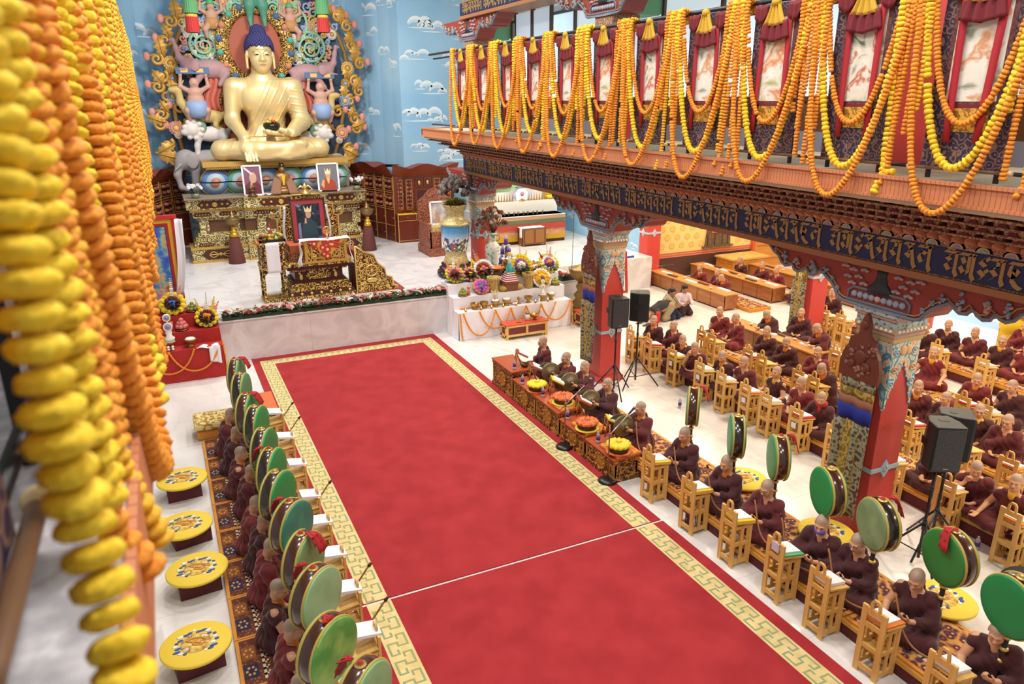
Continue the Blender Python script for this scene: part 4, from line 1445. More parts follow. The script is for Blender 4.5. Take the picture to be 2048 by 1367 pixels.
m.tube([(3.72 + .09 * math.cos(a), 19.07, ST + 1.76 + .09 * math.sin(a)) for a in np.linspace(0, 6.28, 17)[:-1]], .012, 5, closed=True)
m.cyl((3.72, 19.07, ST + 1.68), (3.72, 19.07, ST + 1.72), .02)
tag(m.build('wheel_ornament', [GOLD]), 'small golden wheel on the box table in front of the portrait', 'ornament')
# carved stair side
t = thing('carved_stair', 'gold openwork stair with a wheel emblem descending to the right of the throne', 'stair', (4.4, 19.05, ST))
ol = [(0, 0), (1.12, 0), (1.12, .12), (1.0, .15), (.98, .36), (.82, .42), (.78, .62), (.6, .78), (.5, 1.02), (.22, 1.12), (.02, 1.28), (0, 1.28)]
m = MB()
m.prism(ol, 0, .05, 'y', 0)
m.tube([(x, -.01, z) for x, z in ol], .025, 6, 1, closed=True)
cx, cz = .42, .6
m.tube([(cx + .15 * math.cos(a), -.02, cz + .15 * math.sin(a)) for a in np.linspace(0, 6.28, 21)[:-1]], .025, 6, 1, closed=True)
for i in range(8):
 a = i * PI / 4
 m.cyl((cx, -.02, cz), (cx + .18 * math.cos(a), -.02, cz + .18 * math.sin(a)), .012, m=1)
m.sph((cx, -.03, cz), .04, 8, 6, 1)
m.sph((cx, -.02, cz - .26), (.16, .03, .07), 10, 6, 1)
m.build('side_panel', [FILI, GOLD], t)
m = MB()
for i in range(5):
 m.bx(.02 + i * .2, .24 + i * .2, .05, 1.0, 0, 1.12 - i * .24, 0)
m.bx(0, 1.3, -.03, 1.05, 0, .03, 0)
m.build('steps', [mat('step_red', '#8b3326', .7)], t)
# side table with fruit tray
t = thing('carved_side_table', 'tall gilt carved side table with open lower frame left of the throne', 'table', (2.32, 19.1, ST))
m = MB()
for x in (-.29, .23):
 for y in (0, .56):
  m.bx(x, x + .06, y, y + .06, 0, .9, 0)
m.bx(-.31, .31, -.02, .64, 0, .06, 0)
m.bx(-.31, .31, -.02, .64, .85, .97, 0)
m.prism([(-.23, .85), (-.23, .7), (-.15, .78), (0, .83), (.15, .78), (.23, .7), (.23, .85)], .0, .04, 'y', 0)
m.bx(-.28, .28, 0, .62, .97, 1.45, 1)
for x in (-.29, .23):
 m.bx(x, x + .06, -.012, .02, .97, 1.45, 0)
m.bx(-.29, .29, -.015, .02, .97, 1.03, 0)
m.bx(-.2, .2, -.01, 0, 1.08, 1.4, 0)
m.bx(-.34, .34, -.05, .68, 1.45, 1.53, 0)
m.build('frame', [FILI, MAROON], t)
m = MB()
m.bx(-.33, -.1, -.02, .66, 1.531, 1.545, 1)
m.bx(-.12, .33, -.04, .66, 1.531, 1.545, 0)
m.build('top_cloth', [WHITE, mat('orange_cloth', '#c9702c', .8)], t)
m = MB()
m.grid(lambda u, v: (-.16 + .33 * u, -.075 - .012 * math.sin(u * 8), .78 + .76 * v), 10, 10, th=.01)
m.build('white_scarf', [WHITE], t)['label'] = 'white scarf hanging over the front'
t = thing('fruit_tray', 'black tray heaped with small fruit and a butter figure on the carved side table', 'tray', (2.36, 19.36, ST + 1.548))
m = MB()
m.bx(-.3, .3, -.24, .24, 0, .025, 0)
for a in ((-.32, -.28, -.26, .26), (.28, .32, -.26, .26), (-.32, .32, -.26, -.23), (-.32, .32, .23, .26)):
 m.bx(*a, 0, .06, 0)
m.build('tray', [mat('tray_black', '#1c1a12', .3)], t)
FRUIT = [mat('fruit_' + n, c, .5) for n, c in (('olive', '#8b8a3e'), ('lime', '#9aa548'), ('gold', '#c9a03c'), ('brick', '#9a4a30'))]
for i in range(38):
 m = MB()
 m.sph((0, 0, 0), .052, 9, 7, 0)
 o = m.build('fruit', [FRUIT[i % 4]], t)
 o.location = (rnd.uniform(-.24, .24), rnd.uniform(-.18, .18), .07 + (.07 if i > 22 else 0))
m = MB()
m.lathe([(.07, .06), (.06, .2), (.03, .3), (.05, .34), (0, .46)], (.0, 0, 0), 12, 0)
m.sph((-.03, -.02, .3), .04, 8, 6, 1)
m.build('butter_figure', [mat('butter_red', '#a04a3a', .5), PAPER], t)
# ------------------------------------------------------------------ flower trough along the stage edge
t = thing('flower_trough', 'long trough of leaves and pink and red roses along the stage edge', 'flower trough', (3.75, 17.98, ST + .003))
m = MB()
m.bx(-2.85, 2.85, -.12, .16, 0, .07, 0)
m.build('planter', [mat('trough_green', '#1f3a22', .5)], t)
m = MB()
for i in range(1900):
 x, y = rnd.uniform(-2.85, 2.85), rnd.uniform(-.13, .17)
 leaf_strip(m, (x, y, .06 + rnd.uniform(0, .1)), rnd.uniform(0, 6.28), rnd.uniform(.0, 1.3), rnd.uniform(.06, .13), .022, rnd.choice((0, 0, 1, 2)))
o = m.build('foliage', [mat('leaf_dark', '#3d5b33', .6), mat('leaf_grey', '#6b7a62', .6), mat('leaf_mid', '#4f6f3f', .6)], t)
o['kind'] = 'stuff'
def rose_mesh(n, c1, c2, r=.06):
 m = MB()
 m.sph((0, 0, .01), (r * .45, r * .45, r * .5), 8, 6, 1)
 for k in range(3):
  for i in range(5):
   a = i * 1.2566 + k * .6
   rr = r * (.35 + .26 * k)
   m.sph((rr * math.cos(a), rr * math.sin(a), r * (.15 - .12 * k)), (r * .36, r * .36, r * .34), 6, 4, 0 if k else 1)
 o = m.build(n, [c1, c2])
 me = o.data
 bpy.data.objects.remove(o)
 return me
ROSE = [rose_mesh('rose' + str(i), mat('rose_' + str(i), a, .7), mat('rose_heart_' + str(i), b, .7)) for i, (a, b) in enumerate((('#c98f95', '#b9707a'), ('#a53a3a', '#8a2428'), ('#d8c0a8', '#cfa690'), ('#dcd6cc', '#cfc2b4'), ('#b85f52', '#9a443c')))]
for i in range(96):
 x = -2.8 + 5.6 * (i + .5) / 96
 o = link('rose', ROSE[rnd.choice((0, 0, 1, 2, 2, 3, 4)) if not (-.75 < x < -.2) else rnd.choice((1, 4, 1))], t, (x, rnd.uniform(-.14, .13), .13 + rnd.uniform(-.02, .09)))
 o.scale = (rnd.uniform(.7, 1.15),) * 3
 o.rotation_euler = (rnd.uniform(-.1, .9), rnd.uniform(-.5, .5), rnd.uniform(0, 6))
t = thing('flower_trough', 'short trough of leaves and pale roses on the stage edge beside the first pillar', 'flower trough', (10.35, 17.98, ST + .003))
m = MB()
m.bx(-.35, .35, -.12, .16, 0, .07, 0)
m.build('planter', [mat('trough_green', '#1f3a22', .5)], t)
m = MB()
for i in range(260):
 leaf_strip(m, (rnd.uniform(-.35, .35), rnd.uniform(-.13, .17), .06 + rnd.uniform(0, .1)), rnd.uniform(0, 6.28), rnd.uniform(0, 1.3), rnd.uniform(.06, .13), .022, rnd.choice((0, 0, 1, 2)))
o = m.build('foliage', [mat('leaf_dark', '#3d5b33', .6), mat('leaf_grey', '#6b7a62', .6), mat('leaf_mid', '#4f6f3f', .6)], t)
o['kind'] = 'stuff'
for i in range(12):
 o = link('rose', ROSE[rnd.choice((2, 2, 1))], t, (rnd.uniform(-.33, .33), rnd.uniform(-.14, .13), .15 + rnd.uniform(0, .06)))
 o.rotation_euler = (rnd.uniform(0, .9), 0, 0)
# ------------------------------------------------------------------ cabinets
BALLM = [mat('bundle_' + str(i), c, .6) for i, c in enumerate(('#8f4a35', '#7a3b2c', '#a5603c'))]
def cab_panels(m, P0, ex, en, W, rows, z0):
 """gold trimmed panels on a flat facet from P0 along ex; rows: (height, glazed)"""
 z = z0
 for h, gl in rows:
  for a in (0, W):
   pass
  b = .018
  q = lambda u, v, e: tuple(P0 + ex * u + Vector((0, 0, v)) + en * e)
  def slab(u0, u1, v0, v1, e, mi):
   V = [q(u0, v0, 0), q(u1, v0, 0), q(u1, v1, 0), q(u0, v1, 0), q(u0, v0, e), q(u1, v0, e), q(u1, v1, e), q(u0, v1, e)]
   m.add(V, [(3, 2, 1, 0), (4, 5, 6, 7), (0, 1, 5, 4), (1, 2, 6, 5), (2, 3, 7, 6), (3, 0, 4, 7)], mi)
  for u in (0, W - b):
   slab(u, u + b, z, z + h, .018, 1)
  slab(0, W, z, z + b, .018, 1)
  if gl:
   g = .07
   slab(g, W - g, z + g, z + h - g, .006, 2)
   for u in (g, W - g - .015):
    slab(u, u + .015, z + g, z + h - g, .02, 1)
   for v in (z + g, z + h - g - .015):
    slab(g, W - g, v, v + .015, .02, 1)
   nx, nz = 2 if W < .75 else 3, max(2, int((h - 2 * g) / .17))
   for i in range(nx):
    for j in range(nz):
     m.sph(q(g + (W - 2 * g) * (i + .5) / nx, z + g + .04 + (h - 2 * g - .04) * (j + .45) / nz, .02), ((W - 2 * g) / nx * .42, .05, .065), 8, 5, 3 + rnd.randrange(3))
  else:
   m.sph(q(W - .06, z + h * .5, .03), .022, 6, 4, 1)
  z += h
def curved_cabinet(pts, label, flip=False):
 t = thing('curved_cabinet', label, 'cabinet', (pts[0][0], pts[0][1], ST))
 o0 = Vector((pts[0][0], pts[0][1], 0))
 P = [Vector((x, y, 0)) - o0 for x, y in pts]
 m = MB()
 roof = MB()
 for i, (a, b) in enumerate(zip(P[:-1], P[1:])):
  if flip:
   a, b = b, a
  ex = (b - a).normalized()
  W = (b - a).length
  en = Vector((ex.y, -ex.x, 0))
  if not flip and False:
   pass
  V = [a, b, b - en * .45, a - en * .45]
  m.add([(v.x, v.y, z) for z in (0, 2.35) for v in V], [(3, 2, 1, 0), (4, 5, 6, 7), (0, 1, 5, 4), (1, 2, 6, 5), (2, 3, 7, 6), (3, 0, 4, 7)], 0)
  cab_panels(m, a, ex, en, W, ((.58, 0), (.58, 0), (.6, 1), (.59, 1)), 0)
 # upswept roof board
 N = 24
 L_ = [0]
 for a, b in zip(P[:-1], P[1:]):
  L_.append(L_[-1] + (b - a).length)
 V = []
 for k in range(N + 1):
  s = L_[-1] * k / N
  i = max(j for j in range(len(L_) - 1) if L_[j] <= s + 1e-9)
  p = P[i].lerp(P[i + 1], (s - L_[i]) / (L_[i + 1] - L_[i]))
  ex = (P[i + 1] - P[i]).normalized() * (-1 if flip else 1)
  en = Vector((ex.y, -ex.x, 0))
  h = .28 + .16 * abs(math.sin(PI * (k / N * 2 - .5))) ** 1.5 - .0
  V += [tuple(p + Vector((0, 0, 2.35)) + en * .01), tuple(p + en * .3 + Vector((0, 0, 2.35 + h))), tuple(p - en * .45 + Vector((0, 0, 2.35 + h * .9)))]
 F = []
 for k in range(N):
  a = k * 3
  F += [(a, a + 3, a + 4, a + 1), (a + 1, a + 4, a + 5, a + 2)]
 roof.add(V, F, 0)
 m.build('body', [REDW, mat('trim_gold', '#b98a4a', .5), mat('niche_dark', '#3c160e', .4)] + BALLM, t)
 roof.build('roof_board', [mat('roof_board_red', '#8a3a1e', .45)], t)
 return t
curved_cabinet([(7.52, 25.8), (7.36, 26.45), (7.18, 27.05), (6.95, 27.65), (6.6, 28.25), (6.1, 28.6)], 'curved dark red cabinet with gold trim bending behind the right of the altar', flip=True)
curved_cabinet([(-.62, 25.8), (-.46, 26.45), (-.28, 27.05), (-.05, 27.65), (.3, 28.25), (.8, 28.6)], 'curved dark red cabinet with gold trim behind the left of the altar')
t = thing('display_cabinet', 'flat front dark red cabinet with glazed doors, a lit niche and a yellow draped counter', 'cabinet', (7.56, 25.8, ST))
m = MB()
m.bx(0, 2.3, .1, .54, 0, 2.32, 0)
m.bx(0, 2.3, -.25, .1, 0, 1.02, 0)
m.bx(-.015, .015, -.27, -.24, 0, 1.02, 1)
m.bx(-.015, .015, .08, .11, 1.02, 2.32, 1)
for z in (0.06, .78, 1.0):
 m.bx(0, 2.3, -.265, -.25, z, z + .02, 1)
for x in (.68, 1.36):
 m.bx(x, x + .02, -.262, -.25, .8, 1.0, 1)
m.build('body', [REDW, mat('trim_gold', '#b98a4a', .5)], t)
for i, x in enumerate((.02, .7, 1.38)):
 m = MB()
 m.bx(x + .02, x + .64, -.268, -.25, .82, .99, 0)
 d = m.build('drawer', [REDW], t)
 m = MB()
 m.sph((x + .33, -.28, .9), .02, 8, 6)
 m.build('knob', [GOLD], d)
for x in (.02, .38, 1.45, 1.85):
 m = MB()
 m.bx(x, x + .34, .07, .1, 1.08, 2.26, 0)
 m.bx(x + .07, x + .27, .062, .07, 1.15, 2.19, 2)
 for a in (.06, .27):
  m.bx(x + a, x + a + .015, .055, .07, 1.14, 2.2, 1)
 for a in (1.14, 2.19):
  m.bx(x + .06, x + .285, .055, .07, a, a + .015, 1)
 for i in range(2):
  for j in range(7):
   m.sph((x + .12 + .1 * i, .06, 1.2 + j * .145), (.045, .03, .055), 7, 5, 3 + rnd.randrange(3))
 d = m.build('door', [REDW, mat('trim_gold', '#b98a4a', .5), mat('niche_dark', '#3c160e', .4)] + BALLM, t)
 m = MB()
 m.cyl((x + .3, .05, 1.55), (x + .3, .05, 1.75), .008)
 m.build('handle', [STEEL], d)
m = MB()
m.bx(.78, 1.4, .07, .1, 1.1, 1.86, 0)
m.bx(.86, 1.32, .06, .07, 1.14, 1.8, 1)
for x in (.8, 1.12):
 m.bx(x, x + .28, .07, .1, 1.92, 2.26, 0)
 m.bx(x + .06, x + .22, .06, .07, 1.98, 2.2, 1)
 m.sph((x + .14, .05, 2.08), (.05, .02, .08), 8, 6, 2)
m.build('niche', [REDW, mat('niche_dark', '#3c160e', .4), GOLD], t)
m = MB()
m.grid(lambda u, v: (.02 + 1.3 * u, -.27 + .3 * v, 1.025 + .004 * math.sin(u * 30)), 20, 3, th=.012)
m.build('counter_cloth', [YELLOWC], t)
m = MB()
N = 24
V = []
for k in range(N + 1):
 u = k / N
 h = .3 + .15 * abs(math.sin(PI * (u * 2 - .5))) ** 1.5
 x = -.12 + 2.5 * u
 V += [(x * .96 + .05, .08, 2.32), (x, -.28, 2.32 + h), (x, .5, 2.32 + h * .9)]
F = []
for k in range(N):
 a = k * 3
 F += [(a, a + 3, a + 4, a + 1), (a + 1, a + 4, a + 5, a + 2)]
m.add(V, F, 0)
m.build('roof_board', [mat('roof_board_red', '#8a3a1e', .45)], t)
# figure in the niche, pink flower and bowls on the counter
m = MB()
m.lathe([(.13, 0), (.15, .04), (.08, .09), (.11, .2), (.07, .34), (.09, .4), (.06, .46), (.055, .5), (0, .58)], (8.65, 25.83, ST + 1.035), 14)
m.sph((8.65, 25.8, ST + 1.5), .055, 10, 8)
tag(m.build('niche_statue', [GOLD]), 'small golden figure standing in the cabinet niche', 'statue')
for i in range(4):
 m = MB()
 m.lathe([(.03, 0), (.045, .03), (.06, .07), (.052, .07), (.04, .04), (0, .035)], (8.17 + i * .13, 25.66, ST + 1.03), 12)
 tag(m.build('offering_bowl', [BRONZE]), 'small dark offering bowl in the row on the yellow draped counter', 'bowl', 'bowls on the counter')
m = MB()
for i in range(7):
 m.sph((8.62 + .06 * math.cos(i * .9), 25.62, ST + 1.2 + .05 * math.sin(i * .9)), .045, 8, 6, 0)
m.cyl((8.62, 25.62, ST + 1.03), (8.62, 25.62, ST + 1.18), .012, m=1)
m.lathe([(.04, 0), (.05, .05), (.03, .08)], (8.62, 25.62, ST + 1.03), 10, 1)
tag(m.build('lotus_flower', [mat('lotus_pink', '#d78aa5', .6), GREENP]), 'pink artificial lotus standing on the yellow draped counter', 'flower')
# ------------------------------------------------------------------ things on the right of the stage
t = thing('carved_armchair', 'red brown carved throne chair carrying a white framed photo, behind the big vase', 'chair', (8.35, 23.3, ST))
RB = mat('chair_red', '#8a4a33', .5, pat='curl', ramp=[(.3, '#713626'), (.7, '#a5654a')], s=8, bump=.5)
m = MB()
m.bx(-.62, .62, -.62, .62, 0, .26, 0)
m.build('plinth', [RB], t)
m = MB()
m.bx(-.55, .55, -.5, .55, .26, .8, 0)
for s in (-1, 1):
 m.bx(s * .55 - .05, s * .55 + .05, -.5, .55, .26, 1.05, 0)
m.build('base', [RB], t)
m = MB()
m.bx(-.5, .5, -.48, .45, .8, .95)
m.build('cushion', [mat('cushion_gold', '#a3834a', .8, pat='curl', c2='#c9b070', s=9)], t)
m = MB()
m.prism([(-.6, .8), (.6, .8), (.6, 1.7), (.4, 1.85), (.2, 2.05), (0, 2.12), (-.2, 2.05), (-.4, 1.85), (-.6, 1.7)], .48, .58, 'y')
m.build('backrest', [RB], t)
photo('framed_photo', 'white framed hazy photo standing on the red brown carved chair', (8.3, 23.25, ST + .955), .62, .78, .12, PAPER,
  [(FULL, mat('print_haze', '#a9a5b5', .4, pat='noise', ramp=[(.35, '#8f8da5'), (.55, '#c9bdb5'), (.7, '#d8cdbf')], s=4)), ([(.2, 0), (.6, 0), (.5, .5), (.3, .6)], mat('print_tan', '#b08a70', .4))])
m = MB()
m.lathe([(.1, 0), (.16, .05), (.14, .2), (.1, .3), (.06, .34), (0, .42)], (8.72, 23.05, ST + .955), 16)
tag(m.build('maroon_hat', [mat('hat_maroon', '#5a1a22', .8)]), 'folded maroon hat standing beside the hazy photo on the carved chair', 'hat')
for i in range(6):
 m = MB()
 m.sph((8.42 + (i % 3) * .12, 22.9 + (i // 3) * .11, ST + 1.005), .05, 9, 7)
 tag(m.build('orange_fruit', [mat('fruit_orange', '#cf8a35', .5)]), 'small orange fruit lying before the hazy photo on the carved chair', 'fruit', 'fruit on the carved chair')
m = MB()
m.grid(lambda u, v: (8.17 + .16 * u, 22.76 - .02 * math.sin(u * 7 + v * 2) - .02 * v, ST + .08 + .9 * v), 6, 12, th=.012)
tag(m.build('white_scarf', [WHITE]), 'long white scarf hanging down the front of the red brown carved chair', 'scarf')
# ---- big porcelain vase
VX, VY = 7.58, 19.9
t = thing('porcelain_vase', 'large blue and white porcelain vase with gilt bands on a dark wooden stand', 'vase', (VX, VY, ST))
DW = mat('ebony', '#2c1f1c', .35)
m = MB()
m.lathe([(.5, 0), (.56, .06), (.56, .12), (.48, .18), (.5, .26), (.42, .3), (.44, .38), (0, .38)], n=30)
for i in range(6):
 a = i * PI / 3 + .3
 m.sph((.5 * math.cos(a), .5 * math.sin(a), .09), (.1, .1, .09), 10, 8)
m.build('stand', [DW], t)
GB = mat('gilt_band', '#b9a56a', .4, .3, pat='cells', ramp=[(.2, '#8d7840'), (.5, '#cdbd86')], s=26, bump=.4)
m = MB()
m.lathe([(.36, .38), (.38, .42), (.34, .5), (.31, .62), (.29, .72), (.33, .76)], n=32, cap=False)
m.build('gilt_foot', [GB], t)
m = MB()
m.lathe([(.42, 1.5), (.44, 1.52), (.44, 1.56), (.41, 1.58), (.37, 1.63), (.3, 1.66)], n=32, cap=False)
m.lathe([(.3, 1.66), (.26, 1.7), (.25, 1.78), (.25, 1.86), (.3, 1.98), (.35, 2.08), (.33, 2.09), (.26, 1.98)], n=32, cap=False)
for i in range(30):
 a = i * PI / 15
 m.sph((.445 * math.cos(a), .445 * math.sin(a), 1.54), .022, 6, 4)
m.build('gilt_neck', [GB], t)
PORC = bpy.data.materials.new('painted_porcelain')
PORC.use_nodes = True
N_, L_ = PORC.node_tree.nodes, PORC.node_tree.links
tc = N_.new('ShaderNodeTexCoord')
sp = N_.new('ShaderNodeSeparateXYZ')
L_.new(tc.outputs['Object'], sp.inputs[0])
mr = N_.new('ShaderNodeMapRange')
mr.inputs['From Min'].default_value, mr.inputs['From Max'].default_value = .75, 1.5
L_.new(sp.outputs['Z'], mr.inputs[0])
rp = N_.new('ShaderNodeValToRGB')
for k, (p, c) in enumerate(((0, '#b9c6d4'), (.45, '#c9d8e6'), (.75, '#5f9fd2'), (1, '#3f86c4'))):
 if k > 1:
  rp.color_ramp.elements.new(p)
 rp.color_ramp.elements[k].position = p
 rp.color_ramp.elements[k].color = hx(c)
L_.new(mr.outputs[0], rp.inputs[0])
vo = N_.new('ShaderNodeTexVoronoi')
vo.inputs['Scale'].default_value = 13
L_.new(tc.outputs['Object'], vo.inputs['Vector'])
r2 = N_.new('ShaderNodeValToRGB')
r2.color_ramp.interpolation = 'CONSTANT'
for k, (p, c) in enumerate(((0, '#2f4f78'), (.3, '#e6e4e0'), (.55, '#a84a3a'), (.68, '#5d7a4a'), (.8, '#e9e2d2'))):
 if k > 1:
  r2.color_ramp.elements.new(p)
 r2.color_ramp.elements[k].position = p
 r2.color_ramp.elements[k].color = hx(c)
L_.new(vo.outputs['Color'], r2.inputs[0])
no = N_.new('ShaderNodeTexNoise')
no.inputs['Scale'].default_value = 5
L_.new(tc.outputs['Object'], no.inputs['Vector'])
ms_ = N_.new('ShaderNodeMath')
ms_.operation = 'SUBTRACT'
L_.new(no.outputs['Fac'], ms_.inputs[0])
L_.new(mr.outputs[0], ms_.inputs[1])
mg = N_.new('ShaderNodeMapRange')
mg.inputs['From Min'].default_value, mg.inputs['From Max'].default_value = .02, .1
L_.new(ms_.outputs[0], mg.inputs[0])
mx = N_.new('ShaderNodeMix')
mx.data_type = 'RGBA'
L_.new(mg.outputs[0], mx.inputs[0])
L_.new(rp.outputs[0], mx.inputs[6])
L_.new(r2.outputs[0], mx.inputs[7])
L_.new(mx.outputs[2], N_['Principled BSDF'].inputs['Base Color'])
N_['Principled BSDF'].inputs['Roughness'].default_value = .15
m = MB()
m.lathe([(.32, .76), (.34, .85), (.385, 1.05), (.41, 1.25), (.415, 1.42), (.42, 1.5)], n=36, cap=False)
m.build('painted_body', [PORC], t)
DRY = [mat('dried_' + str(i), c, .8) for i, c in enumerate(('#8a8583', '#5f4a48', '#4a3836', '#77706e'))]
def dried_head(n, i, r=.07):
 m = MB()
 m.sph((0, 0, 0), (r, r, r * .9), 10, 7, 0)
 for k in range(11):
  a = k * 2.4
  z = 1 - k / 5.5
  q = math.sqrt(max(0, 1 - z * z))
  m.sph((r * .8 * q * math.cos(a), r * .8 * q * math.sin(a), r * .8 * z), r * .35, 6, 4, 0)
 o = m.build(n, [DRY[i]])
 me = o.data
 bpy.data.objects.remove(o)
 return me
DH = [dried_head('dried_head' + str(i), i) for i in range(4)]
t = thing('dried_flower_bouquet', 'dome of grey and dark red dried flower heads in the big vase', 'bouquet', (VX, VY, ST + 2.05))
m = MB()
for i in range(420):
 a = rnd.uniform(0, 6.28)
 leaf_strip(m, (rnd.uniform(-.12, .12), rnd.uniform(-.12, .12), -.02), a, rnd.uniform(.2, 1.2), rnd.uniform(.25, .45), .022, rnd.choice((0, 0, 1)))
o = m.build('sprigs', [mat('sprig_yellow', '#b0a548', .7), mat('sprig_dark', '#5f5a3a', .7)], t)
o['kind'] = 'stuff'
for i in range(85):
 a, e = rnd.uniform(0, 6.28), rnd.uniform(.25, 1.5)
 p = Vector((.48 * math.cos(e) * math.cos(a), .48 * math.cos(e) * math.sin(a), .18 + .52 * math.sin(e))) * rnd.uniform(.85, 1.03)
 o = link('flower_head', DH[rnd.choice((0, 3) if e > 1 or p.x < -.2 else (1, 2, 2, 1, 3))], t, p)
 o.scale = (rnd.uniform(.75, 1.3),) * 3
# ---- tall vase with dried flowers
t = thing('painted_vase', 'tall slender white vase painted with flowers, right of the big vase', 'vase', (8.5, 19.32, ST))
m = MB()
m.lathe([(.16, 0), (.17, .04), (.14, .08), (.16, .2), (.2, .5), (.22, .78), (.21, .92), (.14, 1.0), (.11, 1.06), (.11, 1.2), (.16, 1.3), (.14, 1.3), (.09, 1.2)], n=28, cap=False)
m.build('body', [mat('vase_floral', '#d5d6cc', .2, pat='noise', ramp=[(.38, '#6f9478'), (.46, '#cfd2c6'), (.6, '#dcdcd2'), (.68, '#c98f98'), (.74, '#6b8ab0')], s=7, det=3)], t)
for s in (-1, 1):
 m = MB()
 m.tube([(s * .13, 0, 1.02), (s * .24, 0, 1.08), (s * .22, 0, 1.2), (s * .12, 0, 1.2)], .02, 6)
 m.build('handle', [mat('vase_gilt', '#b59a5a', .4, .4)], t)
t = thing('dried_flower_bouquet', 'loose bunch of rust and cream dried flowers in the tall slender vase', 'bouquet', (8.5, 19.32, ST + 1.28))
m = MB()
for i in range(50):
 a, e = rnd.uniform(0, 6.28), rnd.uniform(.3, 1.5)
 m.tube([(0, 0, -.1), (.2 * math.cos(e) * math.cos(a), .2 * math.cos(e) * math.sin(a), .2), (.4 * math.cos(e) * math.cos(a), .4 * math.cos(e) * math.sin(a), .15 + .5 * math.sin(e))], .006, 4)
m.build('stalks', [mat('stalk', '#5f4a34', .8)], t)
DH2 = []
for c in ('#b8a58c', '#7d4636', '#5d3a30'):
 DRY.append(mat('dried2_' + c[1:], c, .8))
 DH2.append(dried_head('dried_x', len(DRY) - 1, .055))
for i in range(60):
 a, e = rnd.uniform(0, 6.28), rnd.uniform(.0, 1.5)
 o = link('flower_head', DH2[rnd.choice((0, 1, 1, 2))], t, (.44 * math.cos(e) * math.cos(a) * rnd.uniform(.7, 1.05), .44 * math.cos(e) * math.sin(a), .12 + .56 * math.sin(e)))
 o.scale = (rnd.uniform(.7, 1.2),) * 3
# ---- white tiered altar at the back under the gallery
t = thing('tiered_altar', 'white tiered offering altar with red and yellow fringed skirt under the gallery', 'altar', (11.75, 23.4, ST))
m = MB()
for x0, x1, y0, z0, z1 in ((-1.6, 1.45, .05, 0, 1.0), (-1.5, 1.5, .7, 1.0, 1.42), (-1.15, 1.25, 1.15, 1.42, 1.85), (-.85, 1.0, 1.5, 1.85, 2.25)):
 m.bx(x0, x1, y0, 2.3, z0, z1)
m.bx(-1.62, 1.47, 0, .75, .97, 1.0)
m.build('tiers', [mat('tier_white', '#dcdad6', .6)], t)
m = MB()
m.bx(-1.62, 1.47, .01, .04, .12, .95, 0)
for z, h, k in ((.86, .1, 3), (.72, .14, 2), (.5, .2, 1)):
 m.bx(-1.62, 1.47, -.01, .02, z, z + h, k)
n = 70
for i in range(n):
 x = -1.6 + 3.05 * i / n
 m.bx(x, x + .03, -.015, .012, .12, .3, 4)
m.bx(-1.62, 1.47, .03, .06, 0, .12, 5)
m.build('skirt', [mat('skirt_peach', '#cf9a78', .8, pat='cells', c2='#c28a60', s=6), mat('skirt_red', '#b5453a', .8), mat('skirt_green', '#5f6a52', .8), mat('skirt_tan', '#b58a66', .8), mat('fringe_yellow', '#d6a92c', .8), mat('skirt_base', '#4a2a22', .8)], t)
AX, AY = 11.75, 23.4
for i in range(9):
 m = MB()
 m.lathe([(.03, 0), (.02, .03), (.025, .07), (.055, .12), (.05, .12), (0, .1)], (AX - .85 + i * .19, AY + .28 + .05 * (i % 2), ST + 1.0), 10)
 tag(m.build('water_bowl', [mat('bowl_silver', '#9a9080', .3, .7)]), 'little silver bowl in the row on the front tier of the white altar', 'bowl', 'bowls on the tiered altar')
for i in range(24):
 m = MB()
 x = AX - 1.25 + i * .11
 m.lathe([(.035, 0), (.045, .05), (.02, .07)], (x, AY + .86, ST + 1.42), 8, 0)
 m.lathe([(.02, .06), (.012, .2), (0, .3)], (x, AY + .86, ST + 1.42), 6, 1)
 if abs(x - AX) < .2:
  continue
 tag(m.build('butter_lamp', [BRASS, mat('torma_rust', '#a8673f', .6)]), 'small pointed butter offering in the row on the second tier of the white altar', 'offering', 'butter offerings on the second tier')
for i, x in enumerate((-.85, -.4, .1, .62, 1.02)):
 m = MB()
 m.lathe([(.06, 0), (.05, .04), (.12, .14), (.13, .2), (.1, .2)], (AX + x, AY + 1.3, ST + 1.85), 14, 0)
 for k in range(6):
  m.sph((AX + x + .06 * math.cos(k), AY + 1.3 + .05 * math.sin(k), ST + 2.09), .045, 7, 5, 1 + k % 2)
 tag(m.build('offering_pot', [mat('pot_dark', '#4a4630', .4), mat('fruit_orange', '#cf8a35', .5), mat('fruit_yellow', '#dcb23c', .5)]), 'dark footed pot of fruit in the row on the third tier of the white altar', 'pot', 'fruit pots on the third tier')
for x, z, L_b in ((-1.35, 1.42, 'left'), (1.3, 1.42, 'right')):
 m = MB()
 for k, (r_, q) in enumerate(((.2, .1), (.19, .24), (.15, .36), (.1, .47), (.05, .56))):
  for i in range(max(1, 8 - k)):
   a = i * 6.28 / max(1, 8 - k)
   m.sph((AX + x + r_ * .6 * math.cos(a), AY + .95 + r_ * .6 * math.sin(a), ST + z + q), .08, 8, 6)
 tag(m.build('fruit_pyramid', [mat('fruit_lemon', '#dcc02c', .6)]), 'yellow wrapped pyramid at the %s end of the second tier of the white altar' % L_b, 'offering')
